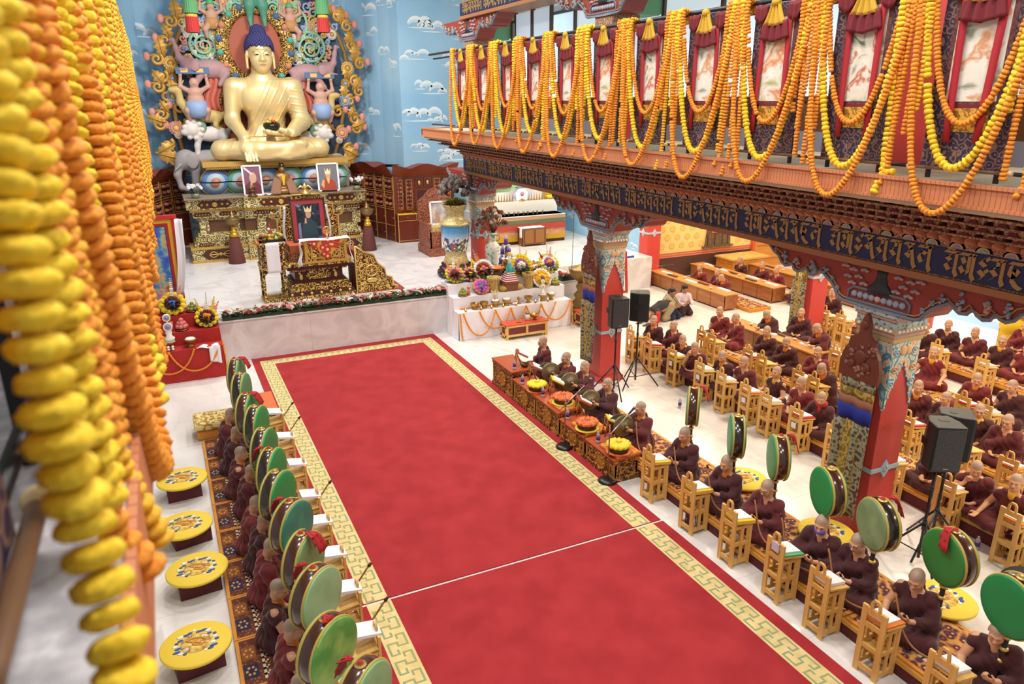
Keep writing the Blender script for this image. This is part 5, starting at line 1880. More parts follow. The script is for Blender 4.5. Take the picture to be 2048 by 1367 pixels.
# round butter sculpture
t = thing('butter_sculpture', 'tall pale blue butter sculpture with pink disc at the middle of the white altar', 'sculpture', (AX + .1, AY + .86, ST + 1.42))
for nm, z, r_, mm in (('lower_disc', .2, .26, PAPER), ('upper_disc', .66, .22, mat('butter_blue', '#9aa4cf', .6))):
 m = MB()
 m.lathe([(r_, 0), (r_, .04), (r_ * .7, .06), (0, .07)], (0, 0, 0), 18, 0, True, Matrix.Translation((0, 0, z)) @ Matrix.Rotation(PI / 2, 4, 'X'))
 m.lathe([(r_ * .45, .05), (0, .1)], (0, 0, 0), 14, 1, True, Matrix.Translation((0, 0, z + .05)) @ Matrix.Rotation(PI / 2, 4, 'X'))
 for s in (-1, 1):
  m.sph((s * r_, -.02, z - .02), (.09, .03, .11), 8, 6, 2)
 m.build(nm, [mm, mat('butter_pink', '#c97a95', .6), mat('butter_blue', '#9aa4cf', .6)], t)
m = MB()
m.lathe([(.16, 0), (.12, .04), (.05, .1)], n=14)
m.build('foot', [BRASS], t)
t = thing('side_cabinet', 'brown wooden cabinet with two cane doors standing before the white altar', 'cabinet', (11.72, 22.95, ST))
m = MB()
m.bx(-.46, .46, -.02, .38, .06, .62, 0)
for x in (-.46, .4):
 for y in (-.03, .33):
  m.bx(x, x + .06, y, y + .06, 0, .64, 0)
m.build('body', [mat('cabinet_brown', '#80502c', .45)], t)
for s in (-1, 1):
 m = MB()
 m.bx(s * .21 - .17, s * .21 + .17, -.04, -.02, .12, .58)
 m.build('door', [mat('cane', '#a06a34', .6, pat='brick', c2='#8a5628', s=18)], t)
m = MB()
m.grid(lambda u, v: (11.24 + .9 * u, 22.95 + .4 * v, ST + .645 + .004 * math.sin(u * 20)), 12, 4, th=.012)
m.grid(lambda u, v: (11.235, 22.95 + .2 * v, ST + .3 + .35 * u), 6, 4, th=.012)
tag(m.build('white_runner', [WHITE]), 'white cloth over the top of the brown cane door cabinet', 'cloth')
# ---- tall thangka by the left edge of the stage with a white scarf
t = thing('framed_thangka', 'tall painted scroll with yellow and blue borders at the left edge of the stage', 'painting', (-.35, 18.5, ST), R(8))
m = MB()
m.bx(-.6, .52, 0, .03, 0, 2.42, 0)
for k, (e, h) in enumerate(((.06, .05), (.14, .14), (.2, .2))):
 m.bx(-.6 + e, .52 - e, -.004 - .003 * k, 0, h, 2.42 - h, k + 1)
m.build('borders', [mat('border_navy', '#2a2560', .7, pat='cells', ramp=[(.1, '#cfc9a8'), (.16, '#2a2560')], s=9), mat('border_yellow', '#d9a92c', .7), REDC, mat('border_navy2', '#2d2f80', .7)], t)
m = MB()
m.bx(-.38, .3, -.016, -.012, .22, 2.2, 0)
m.build('painting', [mat('thangka_scene', '#3b4fa0', .7, pat='noise', ramp=[(.3, '#2b45a8'), (.45, '#3f6fc0'), (.52, '#8fb08a'), (.58, '#c99a70'), (.66, '#b3483c'), (.75, '#e3d9c8')], s=3.2, det=5)], t)
m = MB()
m.bx(-.66, .58, -.06, .06, 2.38, 2.46, 0)
m.bx(.46, .52, -.03, .04, 0, 2.4, 0)
m.bx(-.66, -.6, -.03, .04, 0, 2.4, 0)
m.build('frame', [mat('frame_red', '#c1272a', .5)], t)
m = MB()
m.grid(lambda u, v: (-.02 + .3 * v * v - .1 * v + .16 * u + .12 * math.sin(PI * v), 18.28 - .05 * math.sin(u * 6 + v * 3) - .1 * math.sin(PI * v), ST + .62 + 1.78 * v), 8, 18, th=.012)
tag(m.build('white_scarf', [WHITE]), 'long white scarf draped from the top of the tall scroll painting', 'scarf')
m = MB()
for k in range(40):
 a = rnd.uniform(0, 6.28)
 m.sph((-.25 + .2 * rnd.uniform(-1, 1), 19.2 + .1 * math.sin(a), ST + 1.3 + rnd.uniform(0, .9)), rnd.uniform(.04, .07), 7, 5, k % 2)
m.lathe([(.12, 0), (.14, .6), (.1, 1.2), (.13, 1.35)], (-.25, 19.2, ST), 14, 2)
tag(m.build('dried_arrangement', [DRY[0], DRY[1], DW]), 'pale dried flower arrangement standing behind the tall scroll painting', 'flower arrangement')
# ------------------------------------------------------------------ garlands
def petal_mat(n, a, b):
 return mat(n, a, .8, pat='noise', ramp=[(.35, a), (.65, b)], s=60, det=3, bump=.5, bs=.006)
MO = petal_mat('marigold_orange', '#e08820', '#ef9f38')
MY_ = petal_mat('marigold_yellow', '#ecc01c', '#f7d63c')
MG = petal_mat('marigold_gold', '#e8a820', '#f2bc38')
def bead_t(nu, nv, jag, seed=0):
 r = random.Random(seed)
 V, F = [(0, 0, -.8)], []
 for j in range(1, nv):
  b = -PI / 2 + PI * j / nv
  for i in range(nu):
   a = 2 * PI * (i + .5 * (j % 2)) / nu
   k = 1 + jag * (r.uniform(-1, 1) + (.6 if i % 2 else -.6))
   V.append((math.cos(b) ** .7 * math.cos(a) * k, math.cos(b) ** .7 * math.sin(a) * k, math.sin(b)))
 V.append((0, 0, .8))
 F = [(0, 1 + (i + 1) % nu, 1 + i) for i in range(nu)]
 for j in range(nv - 2):
  for i in range(nu):
   a, b = 1 + j * nu + i, 1 + j * nu + (i + 1) % nu
   F.append((a, b, b + nu, a + nu))
 t = len(V) - 1
 F += [(t, t - nu + i, t - nu + (i + 1) % nu) for i in range(nu)]
 return np.array(V), F
BEADS = [bead_t(8, 4, .1, i) for i in range(4)]
BEADS_HI = [bead_t(26, 9, .07, i) for i in range(5)]
def beads(m, P, r, sp, th, mi=0, hi=False, r_=None, gaps=.0):
 """threads flower heads of radius r along polyline P"""
 r_ = r_ or rnd
 P = [Vector(p) for p in P]
 L = [0]
 for a, b in zip(P[:-1], P[1:]):
  L.append(L[-1] + (b - a).length)
 n = max(2, int(L[-1] / sp))
 j = 0
 for i in range(n):
  s = L[-1] * (i + .5) / n
  while j < len(L) - 2 and L[j + 1] < s:
   j += 1
  if gaps and r_.random() < gaps:
   continue
  p = P[j].lerp(P[j + 1], (s - L[j]) / max(1e-6, L[j + 1] - L[j]))
  t = (P[j + 1] - P[j]).normalized()
  t = (t + Vector((r_.uniform(-.12, .12), r_.uniform(-.12, .12), r_.uniform(-.12, .12)))).normalized()
  u = t.orthogonal().normalized()
  a = r_.uniform(0, 6.28)
  w = t.cross(u)
  u, w = u * math.cos(a) + w * math.sin(a), w * math.cos(a) - u * math.sin(a)
  k = r * r_.uniform(.88, 1.1)
  V, F = r_.choice(BEADS_HI if hi else BEADS)
  M_ = np.array([u * k, w * k, t * th * r_.uniform(.9, 1.1)])
  m.add(V @ M_ + np.array(p), F, mi, True)
 return m
def swag(a, b, drop, n=24, out=None):
 """hanging curve from a to b"""
 a, b = Vector(a), Vector(b)
 k = 2.2
 P = []
 for i in range(n + 1):
  t = i / n
  s = (math.cosh(k * (2 * t - 1)) - math.cosh(k)) / (math.cosh(k) - 1)
  p = a.lerp(b, t) + Vector((0, 0, drop * s))
  if out:
   p += Vector(out) * (-s)
  P.append(p)
 return P
# ------------------------------------------------------------------ flower arrangements
CH = {k: mat('chrys_' + k, c, .75) for k, c in dict(yellow='#e3c52c', gold='#dba52c', pink='#d98f9a', white='#e9e6e2', purple='#8a4f9c', magenta='#b054b4', red='#8a2430', orange='#dd7f35', coral='#dc8f80', blue='#2f74c4', green='#4fa05a', wine='#5a1c26').items()}
LG = mat('leaf_mid', '#4f6f3f', .6)
LD = mat('leaf_dark', '#3d5b33', .6)
HEAD = {}
def head_me(k):
 if k not in HEAD:
  m = MB()
  for j, (rr, z, n, q) in enumerate(((.7, 0, 9, .42), (.4, .3, 6, .38), (0, .5, 1, .42))):
   for i in range(n):
    a = 6.283 * i / n + j
    m.sph((rr * math.cos(a), rr * math.sin(a), z), (q, q, q * .7), 6, 4)
  o = m.build('chrysanthemum', [CH[k]])
  HEAD[k] = o.data
  bpy.data.objects.remove(o)
 return HEAD[k]
def arrangement(label, loc, rad, rings, tilt=50, spikes=(), tall=.6, seed=1, leaves=260, rz=0, sub=1.0):
 """round bouquet: rings of flower heads on a tilted cushion, gladioli spikes and leaves"""
 r = random.Random(seed)
 t = thing('flower_arrangement', label, 'flower arrangement', loc, rz)
 T = Matrix.Translation((0, 0, rad * .85)) @ Matrix.Rotation(R(tilt), 4, 'X')
 m = MB()
 m.lathe([(rad * .3, 0), (rad * .36, .06), (rad * .3, .12)], n=14, m=2)
 for i in range(leaves):
  a = r.uniform(0, 6.28)
  leaf_strip(m, (0, .03, .08), a, r.uniform(.1, 1.4), rad * r.uniform(.9, 1.5), .025 + .02 * rad, r.choice((0, 1)))
 o = m.build('foliage', [LG, LD, mat('basket', '#7a5a34', .8)], t)
 o['kind'] = 'stuff'
 for rr, n, k, sz in rings:
  for i in range(n):
   a = 6.283 * (i + .3) / n
   q = link('flower_head', head_me(k), t)
   p = T @ Vector((rr * rad * math.cos(a), rr * rad * math.sin(a), .12 * rad * math.cos(rr * 1.4) + .02))
   q.matrix_local = Matrix.Translation(p) @ T.to_3x3().to_4x4() @ Matrix.Scale(sz * rad, 4)
 for i, (k, dx, h) in enumerate(spikes):
  m = MB()
  p0, p1 = Vector((dx * .4, .06, rad)), Vector((dx, .12, rad + h * tall))
  m.cyl(p0, p1, .008, m=1)
  for j in range(9):
   p = p0.lerp(p1, .3 + .7 * j / 8)
   s = .04 * (1 - j / 12) * (.5 + rad) * r.uniform(.7, 1.2)
   for e in (-1, 1):
    m.sph((p.x + e * s * .7, p.y - .02, p.z), (s, s * .7, s), 7, 5, 0)
  for e in (-1, 1):
   leaf_strip(m, tuple(p0), 1.57 + e, 1.2, h * tall * .8, .02, 1)
  m.build('flower_spike', [CH[k], LG], t)
 return t
def gold_bowl(loc, label, group, fill=None, r=.115, cat='bowl'):
 m = MB()
 m.lathe([(r * .6, 0), (r * .62, .015), (r * .35, .05), (r * .4, .07), (r * .95, .12), (r * 1.02, .17), (r * 1.06, .175), (r * .92, .17), (r * .5, .12), (0, .115)], loc, 20, 0)
 if fill:
  m.lathe([(r * .95, .165), (r * .7, .2), (0, .22)], loc, 16, 1)
 return tag(m.build('offering_bowl', [BRASS] + ([fill] if fill else [])), label, cat, group)
def cloth_front(m, x0, x1, y, z0, z1, amp, fr, mi=0):
 m.grid(lambda u, v: (x0 + (x1 - x0) * u, y - amp * (1 - v) * (.5 + .5 * math.sin(u * fr + 2 * math.sin(u * 7))), z0 + (z1 - z0) * v), int(60 + abs(x1 - x0) * 14), 8, mi)
def tiered_cloth(name, label, x0, x1, steps, mats, amp=.05, base=0.0, cap_l=True):
 """cloth covered steps; steps: (front y, top z)"""
 m = MB()
 yb = steps[-1][0] + .55
 zb = base
 for i, (y, z) in enumerate(steps):
  y2 = steps[i + 1][0] if i + 1 < len(steps) else yb
  cloth_front(m, x0, x1, y, zb + .004, z, amp if i == 0 else .012, 48)
  m.grid(lambda u, v: (x0 + (x1 - x0) * u, y + (y2 - y) * v, z + .003 * math.sin(u * 50) * math.sin(v * 9)), 50, 4)
  for s, x in ((-1, x0), (1, x1)):
   m.grid(lambda u, v: (x + s * .04 * (1 - v) * (.5 + .5 * math.sin(u * 22)), y + (y2 - y) * u, .004 + (z - .004) * v) if s < 0 else (x + s * .04 * (1 - v) * (.5 + .5 * math.sin(u * 22)), y2 + (y - y2) * u, .004 + (z - .004) * v), 24, 8)
  zb = z
 return tag(m.build(name, mats), label, 'table', None)
# ================================================================== white offering table
WX0, WX1 = 6.5, 9.82
tiered_cloth('offering_table', 'three stepped offering table under white cloth hung with orange marigold swags', WX0, WX1, [(16.98, .74), (17.36, 1.055), (17.72, 1.33)], [WHITE], base=0)
for i in range(8):
 x0 = WX0 + .1 + i * .45
 m = MB()
 x1 = x0 + (.9 if i < 7 else .3)
 if x1 > WX1 + .1:
  continue
 d = .5 if i % 3 else .64
 beads(m, swag((x0, 16.9, .755), (x1, 16.9, .755), d, out=(0, -.05, 0)), .026, .03, .017)
 tag(m.build('marigold_garland', [MO]), '%s orange marigold swag from the left along the white table front' % ORD[i], 'garland', 'swags on the white table')
for x, L_b in ((WX0 + .02, 'left'), (WX1 - .02, 'right')):
 m = MB()
 beads(m, [(x, 16.92, .75), (x, 16.87, .4), (x + .03, 16.86, .04)], .026, .03, .017)
 tag(m.build('marigold_garland', [MO]), 'orange marigold strand hanging straight down at the %s corner of the white table' % L_b, 'garland')
m = MB()
beads(m, [(WX0 + .15, 17.28, .77), (7.4, 17.29, .77), (8.3, 17.27, .77)], .025, .03, .017)
tag(m.build('marigold_garland', [MO]), 'orange marigold strand lying along the top behind the gold bowls', 'garland')
ZT = .742
rice = mat('rice_white', '#e8e4da', .8)
for i, (x, f, dsc) in enumerate(((7.03, None, 'first golden footed bowl from the left on the white table'), (7.29, None, 'second golden footed bowl from the left on the white table'), (7.62, PAPER, 'golden footed bowl holding a bundle of incense sticks'), (7.95, rice, 'golden footed bowl heaped with rice, right of the incense bowl'), (8.6, None, 'golden footed bowl left of the small white butter figure'), (9.03, rice, 'golden footed bowl under the small white butter figure'), (9.3, rice, 'rightmost golden footed bowl on the white table'))):
 gold_bowl((x, 17.17, ZT), dsc, 'bowls on the white table', f)
for i in range(14):
 m = MB()
 m.cyl((7.62 + rnd.uniform(-.06, .06), 17.17 + rnd.uniform(-.05, .05), ZT + .2), (7.62 + rnd.uniform(-.11, .11), 17.17 + rnd.uniform(-.08, .08), ZT + .44), .006, n=5)
 tag(m.build('incense_stick', [mat('incense', '#cdb892', .8)]), 'pale incense stick standing in the third golden bowl', 'incense', 'incense sticks in the bowl')
for x in (6.72, 7.16, 7.46, 7.8, 8.18, 8.76, 9.14):
 m = MB()
 m.lathe([(.035, 0), (.02, .015), (.03, .03), (.045, .05), (.04, .05), (0, .04)], (x, 17.05, ZT), 10, 0)
 m.lathe([(.012, .05), (.008, .075), (0, .1)], (x, 17.05, ZT), 6, 1)
 tag(m.build('butter_lamp', [BRASS, mat('flame', '#ffd98a', .5, emit=6)]), 'tiny lit butter lamp along the front edge of the white table', 'lamp', 'lamps on the white table')
m = MB()
m.lathe([(.06, 0), (.02, .03), (.02, .08), (.05, .12), (.055, .17), (.02, .19)], (8.33, 17.2, ZT), 14)
tag(m.build('goblet', [BRASS]), 'small brass goblet at the middle of the white table', 'goblet')
for i in range(6):
 m = MB()
 m.sph((8.17 + rnd.uniform(-.07, .07), 17.17 + rnd.uniform(-.06, .06), ZT + .032), .03, 7, 5)
 tag(m.build('sweet', [(PAPER, CH['coral'])[i % 2]]), 'small %s sweet beside the brass goblet' % ('white', 'pink')[i % 2], 'sweet', ('white', 'pink')[i % 2] + ' sweets by the goblet')
def butter_figure(loc, label, s=1.0, disc=('#9fb4d0', '#c9a0b4')):
 t = thing('butter_figure', label, 'butter figure', loc)
 m = MB()
 m.lathe([(.09 * s, 0), (.1 * s, .05 * s), (.05 * s, .1 * s), (.06 * s, .18 * s), (.03 * s, .26 * s), (0, .5 * s)], n=14)
 m.build('body', [mat('butter_white', '#e9e3da', .6)], t)
 for i, z in enumerate((.28, .46)):
  m = MB()
  r_ = (.085 - .012 * i) * s
  T = Matrix.Translation((0, -.04 * s, z * s)) @ Matrix.Rotation(PI / 2, 4, 'X')
  m.lathe([(r_, -.02), (r_, .02), (r_ * .75, .028), (r_ * .7, .02)], n=16, m=0, T=T)
  m.lathe([(r_ * .7, .022), (r_ * .35, .03)], n=14, m=1, T=T)
  m.lathe([(r_ * .35, .03), (0, .04)], n=10, m=2, T=T)
  m.build('disc', [mat('butter_white', '#e9e3da', .6), mat('disc_' + disc[0][1:], disc[0], .6), mat('disc_' + disc[1][1:], disc[1], .6)], t)
 return t
butter_figure((9.03, 17.17, ZT + .2), 'small white butter figure with two round discs on a golden bowl of the white table', .75, ('#e0dccf', '#b9b4a8'))
m = MB()
for k in range(3):
 m.sph((8.88, 17.07, ZT + .03 + .055 * k), .03 - .005 * k, 8, 6)
tag(m.build('white_torma', [PAPER]), 'tiny white stacked butter offering before the golden bowls', 'offering')
# second step
Z2 = 1.06
for x, y, L_b in ((7.72, 17.5, 'left'), (8.78, 17.52, 'right')):
 m = MB()
 m.lathe([(.1, 0), (.13, .05), (.11, .2), (.13, .32), (.19, .42), (.17, .42), (.1, .3)], (x, y, Z2), 20, 0)
 for k in range(12):
  a = k * .52
  m.tube([(x + .12 * math.cos(a), y + .12 * math.sin(a), Z2 + .08), (x + .11 * math.cos(a + .2), y + .11 * math.sin(a + .2), Z2 + .2), (x + .17 * math.cos(a), y + .17 * math.sin(a), Z2 + .4)], .012, 5)
 tag(m.build('brocade_vase', [mat('vase_goldcloth', '#a98a4e', .6, pat='curl', c2='#c4a562', s=12)]), 'vase wrapped in gold cloth on the second step, %s of the red and turquoise cake' % L_b, 'vase')
for x, L_b in ((7.98, 'left'), (8.45, 'right')):
 m = MB()
 m.sph((x, 17.46, Z2 + .085), (.13, .11, .085), 14, 8)
 m.cyl((x, 17.46, Z2 + .15), (x, 17.46, Z2 + .2), .015)
 tag(m.build('gold_gourd', [mat('gourd_gold', '#b8963f', .5)]), 'rounded gold offering touching the %s side of the red and turquoise cake' % L_b, 'offering')
t = thing('stupa_cake', 'stepped red and white ritual cake topped with a turquoise cone on the second step', 'ritual cake', (8.2, 17.52, Z2))
m = MB()
m.bx(-.19, .19, -.15, .15, 0, .2, 0)
m.bx(-.22, .22, -.17, .17, .2, .24, 0)
m.build('box', [mat('box_brown', '#7a4c33', .6, pat='brick', c2='#5a3626', s=14)], t)
m = MB()
for i in range(10):
 s = .2 - .0105 * i
 m.bx(-s, s, -s * .85, s * .85, .24 + i * .026, .24 + (i + 1) * .026, i % 2)
 if i % 2:
  for k in range(7):
   m.sph((-s + 2 * s * (k + .5) / 7, -s * .86, .253 + i * .026), .016, 6, 4, 1)
m.build('tiers', [mat('cake_red', '#a62a2e', .6), PAPER], t)
m = MB()
m.lathe([(.1, .5), (.085, .62), (.075, .72), (0, .72)], n=16, m=0)
m.lathe([(.06, .72), (.045, .92), (0, .95)], n=14, m=1)
for s in (-1, 1):
 m.lathe([(.035, .5), (.02, .62), (0, .63)], (s * .1, -.05, 0), 8, 0)
m.build('cone', [mat('cake_turquoise', '#38a9b0', .5), mat('cake_pale', '#d8dfdf', .5)], t)
m = MB()
m.sph((0, 0, .985), .055, 12, 8, 0)
m.grid(lambda u, v: (-.2 + .4 * u, .03 + .14 * (v - .5), .9 + .07 * math.sin(u * 14) * .4 - .3 * abs(u - .5) * .3), 18, 5, 1, th=.01)
m.build('finial', [mat('cake_yellow', '#e6b52c', .5), PAPER], t)
def fruit_plate(loc, label, col, n=14, r=.14, grp=None, pr=.045):
 t = thing('fruit_plate', label, 'fruit plate', loc)
 m = MB()
 m.lathe([(r * .6, 0), (r, .02), (r * .98, .03), (r * .5, .012), (0, .012)], n=18)
 m.build('plate', [BRASS], t)
 k = 0
 for lv, (cn, rr) in enumerate(((n - 6, r * .6), (4, r * .35), (1, 0))):
  for i in range(cn):
   m = MB()
   m.sph((0, 0, 0), pr, 8, 6)
   o = m.build('fruit', [col], t)
   a = i * 6.283 / cn
   o.location = (rr * math.cos(a), rr * math.sin(a), .03 + pr + lv * pr * 1.3)
 return t
fruit_plate((6.82, 17.47, Z2), 'plate of small olive fruit at the left end of the second step', FRUIT[0])
fruit_plate((9.6, 17.5, Z2), 'plate of yellow green fruit at the right end of the second step', FRUIT[1])
for x, L_b in ((6.99, 'beside the plate of olive fruit'), (9.4, 'beside the plate of yellow green fruit')):
 m = MB()
 m.cyl((x, 17.47, Z2), (x, 17.47, Z2 + .2), .04, n=10)
 m.lathe([(.05, .2), (.055, .25), (.0, .27)], (x, 17.47, Z2), 10, 1)
 tag(m.build('biscuit_packet', [mat('packet_orange', '#cf7a4a', .5), CH['coral']]), 'orange wrapped packet standing %s' % L_b, 'packet')
Z3 = 1.335
arrangement('round bouquet of yellow and pink flowers at the left end of the top step', (6.78, 17.95, Z3), .24, [(.95, 15, 'yellow', .2), (.66, 10, 'pink', .18), (.35, 6, 'red', .2), (0, 1, 'wine', .3)], spikes=[('white', .0, .7), ('coral', -.2, .55), ('coral', .2, .6), ('magenta', -.3, .3)], seed=2)
arrangement('oval bouquet ringed with white daisies around a purple and orange middle', (7.62, 17.95, Z3), .27, [(.98, 22, 'white', .17), (.6, 10, 'red', .2), (.3, 5, 'orange', .2), (.1, 2, 'purple', .25)], spikes=[('coral', -.25, .9), ('yellow', -.35, .6), ('orange', -.15, .7)], seed=3, tilt=65)
arrangement('big round wreath of yellow flowers around purple and a white star', (8.72, 17.92, Z3), .29, [(1, 20, 'yellow', .2), (.78, 16, 'yellow', .16), (.5, 10, 'purple', .22), (.22, 5, 'white', .3), (0, 1, 'yellow', .25)], spikes=[('white', .05, .9), ('yellow', .25, .6)], tilt=68, seed=4)
arrangement('tall bouquet banded white and purple at the right end of the top step', (9.62, 17.95, Z3), .27, [(1, 18, 'yellow', .18), (.7, 12, 'white', .2), (.4, 8, 'purple', .2), (.1, 2, 'orange', .3)], spikes=[('white', 0, .8), ('coral', .12, .7), ('red', -.25, .5), ('white', .3, .4)], seed=5)
arrangement('ball bouquet of magenta purple and orange flowers on the second step', (7.36, 17.52, Z2), .2, [(.95, 14, 'orange', .24), (.7, 8, 'magenta', .34), (.35, 4, 'purple', .34), (0, 1, 'green', .3)], seed=6, leaves=60)
arrangement('half round bouquet with white and yellow arcs at the right of the second step', (9.17, 17.52, Z2), .25, [(1, 18, 'white', .18), (.7, 11, 'gold', .24), (.35, 6, 'yellow', .24), (0, 2, 'purple', .3)], seed=7, leaves=70, tilt=60)
arrangement('loose mixed bouquet of peach and pink flowers between the white ringed and left bouquets', (7.2, 17.88, Z3), .2, [(.9, 10, 'coral', .22), (.5, 6, 'wine', .24), (0, 1, 'yellow', .3)], spikes=[('yellow', .1, .5), ('coral', -.1, .45)], seed=8)
arrangement('loose bouquet with orange and white flowers between the yellow wreath and the tall bouquet', (9.15, 17.9, Z3), .2, [(.9, 10, 'green', .2), (.6, 7, 'orange', .24), (.2, 3, 'white', .26)], spikes=[('coral', -.1, .35)], seed=9)
# bronze figure and purple tower behind
t = thing('bottle_tower', 'tower of stacked purple and clear bottles behind the white table', 'bottle tower', (8.58, 18.55, ST))
BOT = mat('bottle_purple', '#57318a', .25)
CLR = mat('bottle_clear', '#c9c4d6', .2)
for lv, n in enumerate((7, 6, 5, 3, 1)):
 for i in range(n):
  m = MB()
  m.cyl((0, 0, 0), (0, 0, .16), .06, m=0)
  m.lathe([(.06, .16), (.025, .22), (.02, .26), (0, .26)], n=10, m=1)
  o = m.build('bottle', [BOT, CLR], t)
  a = i * 6.283 / n + lv
  q = .3 - lv * .065 if n > 1 else 0
  o.location = (q * math.cos(a), q * math.sin(a), .005 + lv * .265)
m = MB()
for lv in range(1, 5):
 m.lathe([(.36 - lv * .06, 0), (.36 - lv * .06, .008), (0, .008)], (0, 0, lv * .265 - .008), 20)
m.build('shelf', [CLR], t)
S = SDF(.012, .03)
S.ell((0, 0, .1), (.2, .14, .07))
S.ell((0, .02, .22), (.1, .08, .14))
S.ell((0, 0, .4), (.065, .07, .085))
S.cap((0, .02, .46), (0, .02, .53), .03, .015)
for s in (-1, 1):
 S.chain([((s * .1, .02, .3), .035), ((s * .15, -.02, .18), .03), ((s * .03, -.12, .15), .025)])
 S.cap((s * .1, 0, .08), (s * .19, -.1, .07), .06, .05)
S.ell((0, 0, .02), (.22, .16, .04))
me = add_mats(S.mesh('small_buddha', floor=0), mat('bronze_gilt', '#8a6a3a', .35, .8))
o = link('bronze_statue', me, None, (8.42, 18.15, Z3 + .09))
tag(o, 'small dark bronze seated statue in front of the purple bottle tower', 'statue')
m = MB()
m.bx(8.24, 8.62, 17.98, 18.3, Z3, Z3 + .09)
tag(m.build('statue_plinth', [mat('dark_wood', '#3a1d16', .4)]), 'dark wooden plinth under the small bronze statue', 'plinth')
t = thing('orange_bouquet', 'bunch of orange paper petals in a dark pot left of the turquoise cone', 'bouquet', (7.98, 17.88, Z3))
m = MB()
m.lathe([(.1, 0), (.14, .1), (.1, .2), (0, .2)], n=14)
m.build('pot', [mat('pot_brown', '#5a3a28', .6)], t)
m = MB()
for i in range(9):
 a = i * .7
 leaf_strip(m, (0, 0, .18), a, .9, .3, .08)
m.build('petals', [CH['orange']], t)
# red topped chest before the table
def chest(label, x0, x1, y0, y1, h):
 t = thing('low_chest', label, 'chest', ((x0 + x1) / 2, y0, 0))
 a, d = (x1 - x0) / 2, y1 - y0
 m = MB()
 for x in (-a, a - .07, -.035):
  if x == -.035:
   m.bx(-.03, .03, -.005, .04, .1, h - .04)
   continue
  for y in (0, d - .07):
   m.bx(x, x + .07, y, y + .07, 0, h - .03)
 for z in (.08, h - .09):
  m.bx(-a, a, -.003, .05, z, z + .06)
  m.bx(-a, a, d - .05, d, z, z + .06)
  for x in (-a, a - .05):
   m.bx(x, x + .05, 0, d, z, z + .06)
 m.build('frame', [WOOD], t)
 m = MB()
 m.bx(-a + .02, a - .02, .02, d - .02, .1, h - .05)
 m.build('panels', [mat('panel_maroon', '#6a2722', .6)], t)
 m = MB()
 m.bx(-a - .02, a + .02, -.02, d + .02, h - .035, h)
 m.build('top', [mat('top_vermilion', '#c1492e', .5)], t, bevel=.006)
 return t
chest('low red topped chest with pine frame standing before the white table', 7.6, 8.82, 16.45, 16.8, .42)
chest('low red topped chest half hidden behind the first pillar', 9.95, 10.9, 16.6, 17.0, .42)
m = MB()
m.cyl((8.3, 16.62, .42), (8.3, 16.62, .6), .055, n=14)
m.lathe([(.056, .6), (.05, .64), (.035, .66), (0, .67)], (8.3, 16.62, 0), 14, 1)
tag(m.build('tin', [mat('tin_white', '#cfd4c4', .4), STEEL]), 'white tin standing on the low red chest', 'tin')
t = thing('brass_ewer', 'brass ewer with saucer on the low red chest', 'ewer', (8.52, 16.62, .42))
m = MB()
m.lathe([(.07, 0), (.03, .04), (.06, .07), (.11, .12), (.12, .16), (.1, .16), (.05, .1)], n=16)
m.build('bowl', [BRASS], t)
m = MB()
m.tube([(.1, 0, .13), (.16, 0, .2), (.13, 0, .24)], .012, 6)
m.tube([(-.1, 0, .13), (-.17, 0, .19)], .012, 6)
m.build('handles', [BRASS], t)
for x in (7.98, 8.06):
 m = MB()
 m.sph((x, 16.56, .44), (.035, .03, .02), 8, 6)
 m.cyl((x, 16.56, .44), (x + .03, 16.56, .5), .006)
 tag(m.build('hand_bell', [BRASS]), 'tiny brass bell lying on the low red chest', 'bell', 'bells on the low red chest')
m = MB()
m.sph((10.35, 16.75, .5), (.12, .11, .08), 12, 8)
m.lathe([(.05, .55), (.06, .6), (.03, .6)], (10.35, 16.75, 0), 10)
tag(m.build('ceramic_jar', [mat('jar_white', '#d8cfc4', .4)]), 'pale round jar on the chest behind the first pillar', 'jar')
# hanging brass incense bowl on a tall stand beside the first pillar
t = thing('brass_cauldron', 'tall brass stand with wide bowl, hung by thin cords beside the first pillar', 'brass stand', (10.35, 17.28, 0))
m = MB()
m.lathe([(.38, 0), (.4, .06), (.3, .14), (.34, .3), (.22, .42), (.28, .52), (.18, .62), (.24, .74), (.13, .86), (.18, .98), (.12, 1.1)], n=24, cap=False)
m.build('stand', [mat('old_brass', '#8f7444', .4, .7)], t)
m = MB()
m.lathe([(.1, 1.1), (.3, 1.24), (.38, 1.42), (.4, 1.5), (.36, 1.5), (.2, 1.54), (.1, 1.6), (0, 1.6)], n=24, cap=False)
m.build('bowl', [mat('old_brass', '#8f7444', .4, .7)], t)
m = MB()
for x in (-.38, .3):
 m.cyl((x, -.05, 1.48), (x * .9, -.1, 4.6), .008, n=5)
m.build('cord', [mat('cord_grey', '#5a564e', .7)], t)
# ================================================================== red offering table on the left
tiered_cloth('offering_table', 'stepped table under bright red cloth hung with orange marigold swags', -2.6, .78, [(16.95, .74), (17.35, 1.04), (17.72, 1.34)], [REDC], amp=.012)
for i in range(5):
 x1 = .7 - i * .52
 m = MB()
 beads(m, swag((x1 - 1.04, 16.9, .745), (x1, 16.9, .745), .5, out=(0, -.02, 0)), .022, .026, .015)
 tag(m.build('marigold_garland', [MO]), '%s orange marigold swag from the right along the red table front' % ORD[i], 'garland', 'swags on the red table')
m = MB()
beads(m, [(.8, 17.3, .76), (.81, 17.1, .5), (.8, 16.92, .1)], .022, .026, .015)
tag(m.build('marigold_garland', [MO]), 'orange marigold strand hanging at the right corner of the red table', 'garland')
m = MB()
m.grid(lambda u, v: (.28 + .42 * u + .1 * (v - .5) * (1 - u), 16.9 + .2 * v, .752 + .02 * math.sin(u * 9)), 14, 6, th=.012)
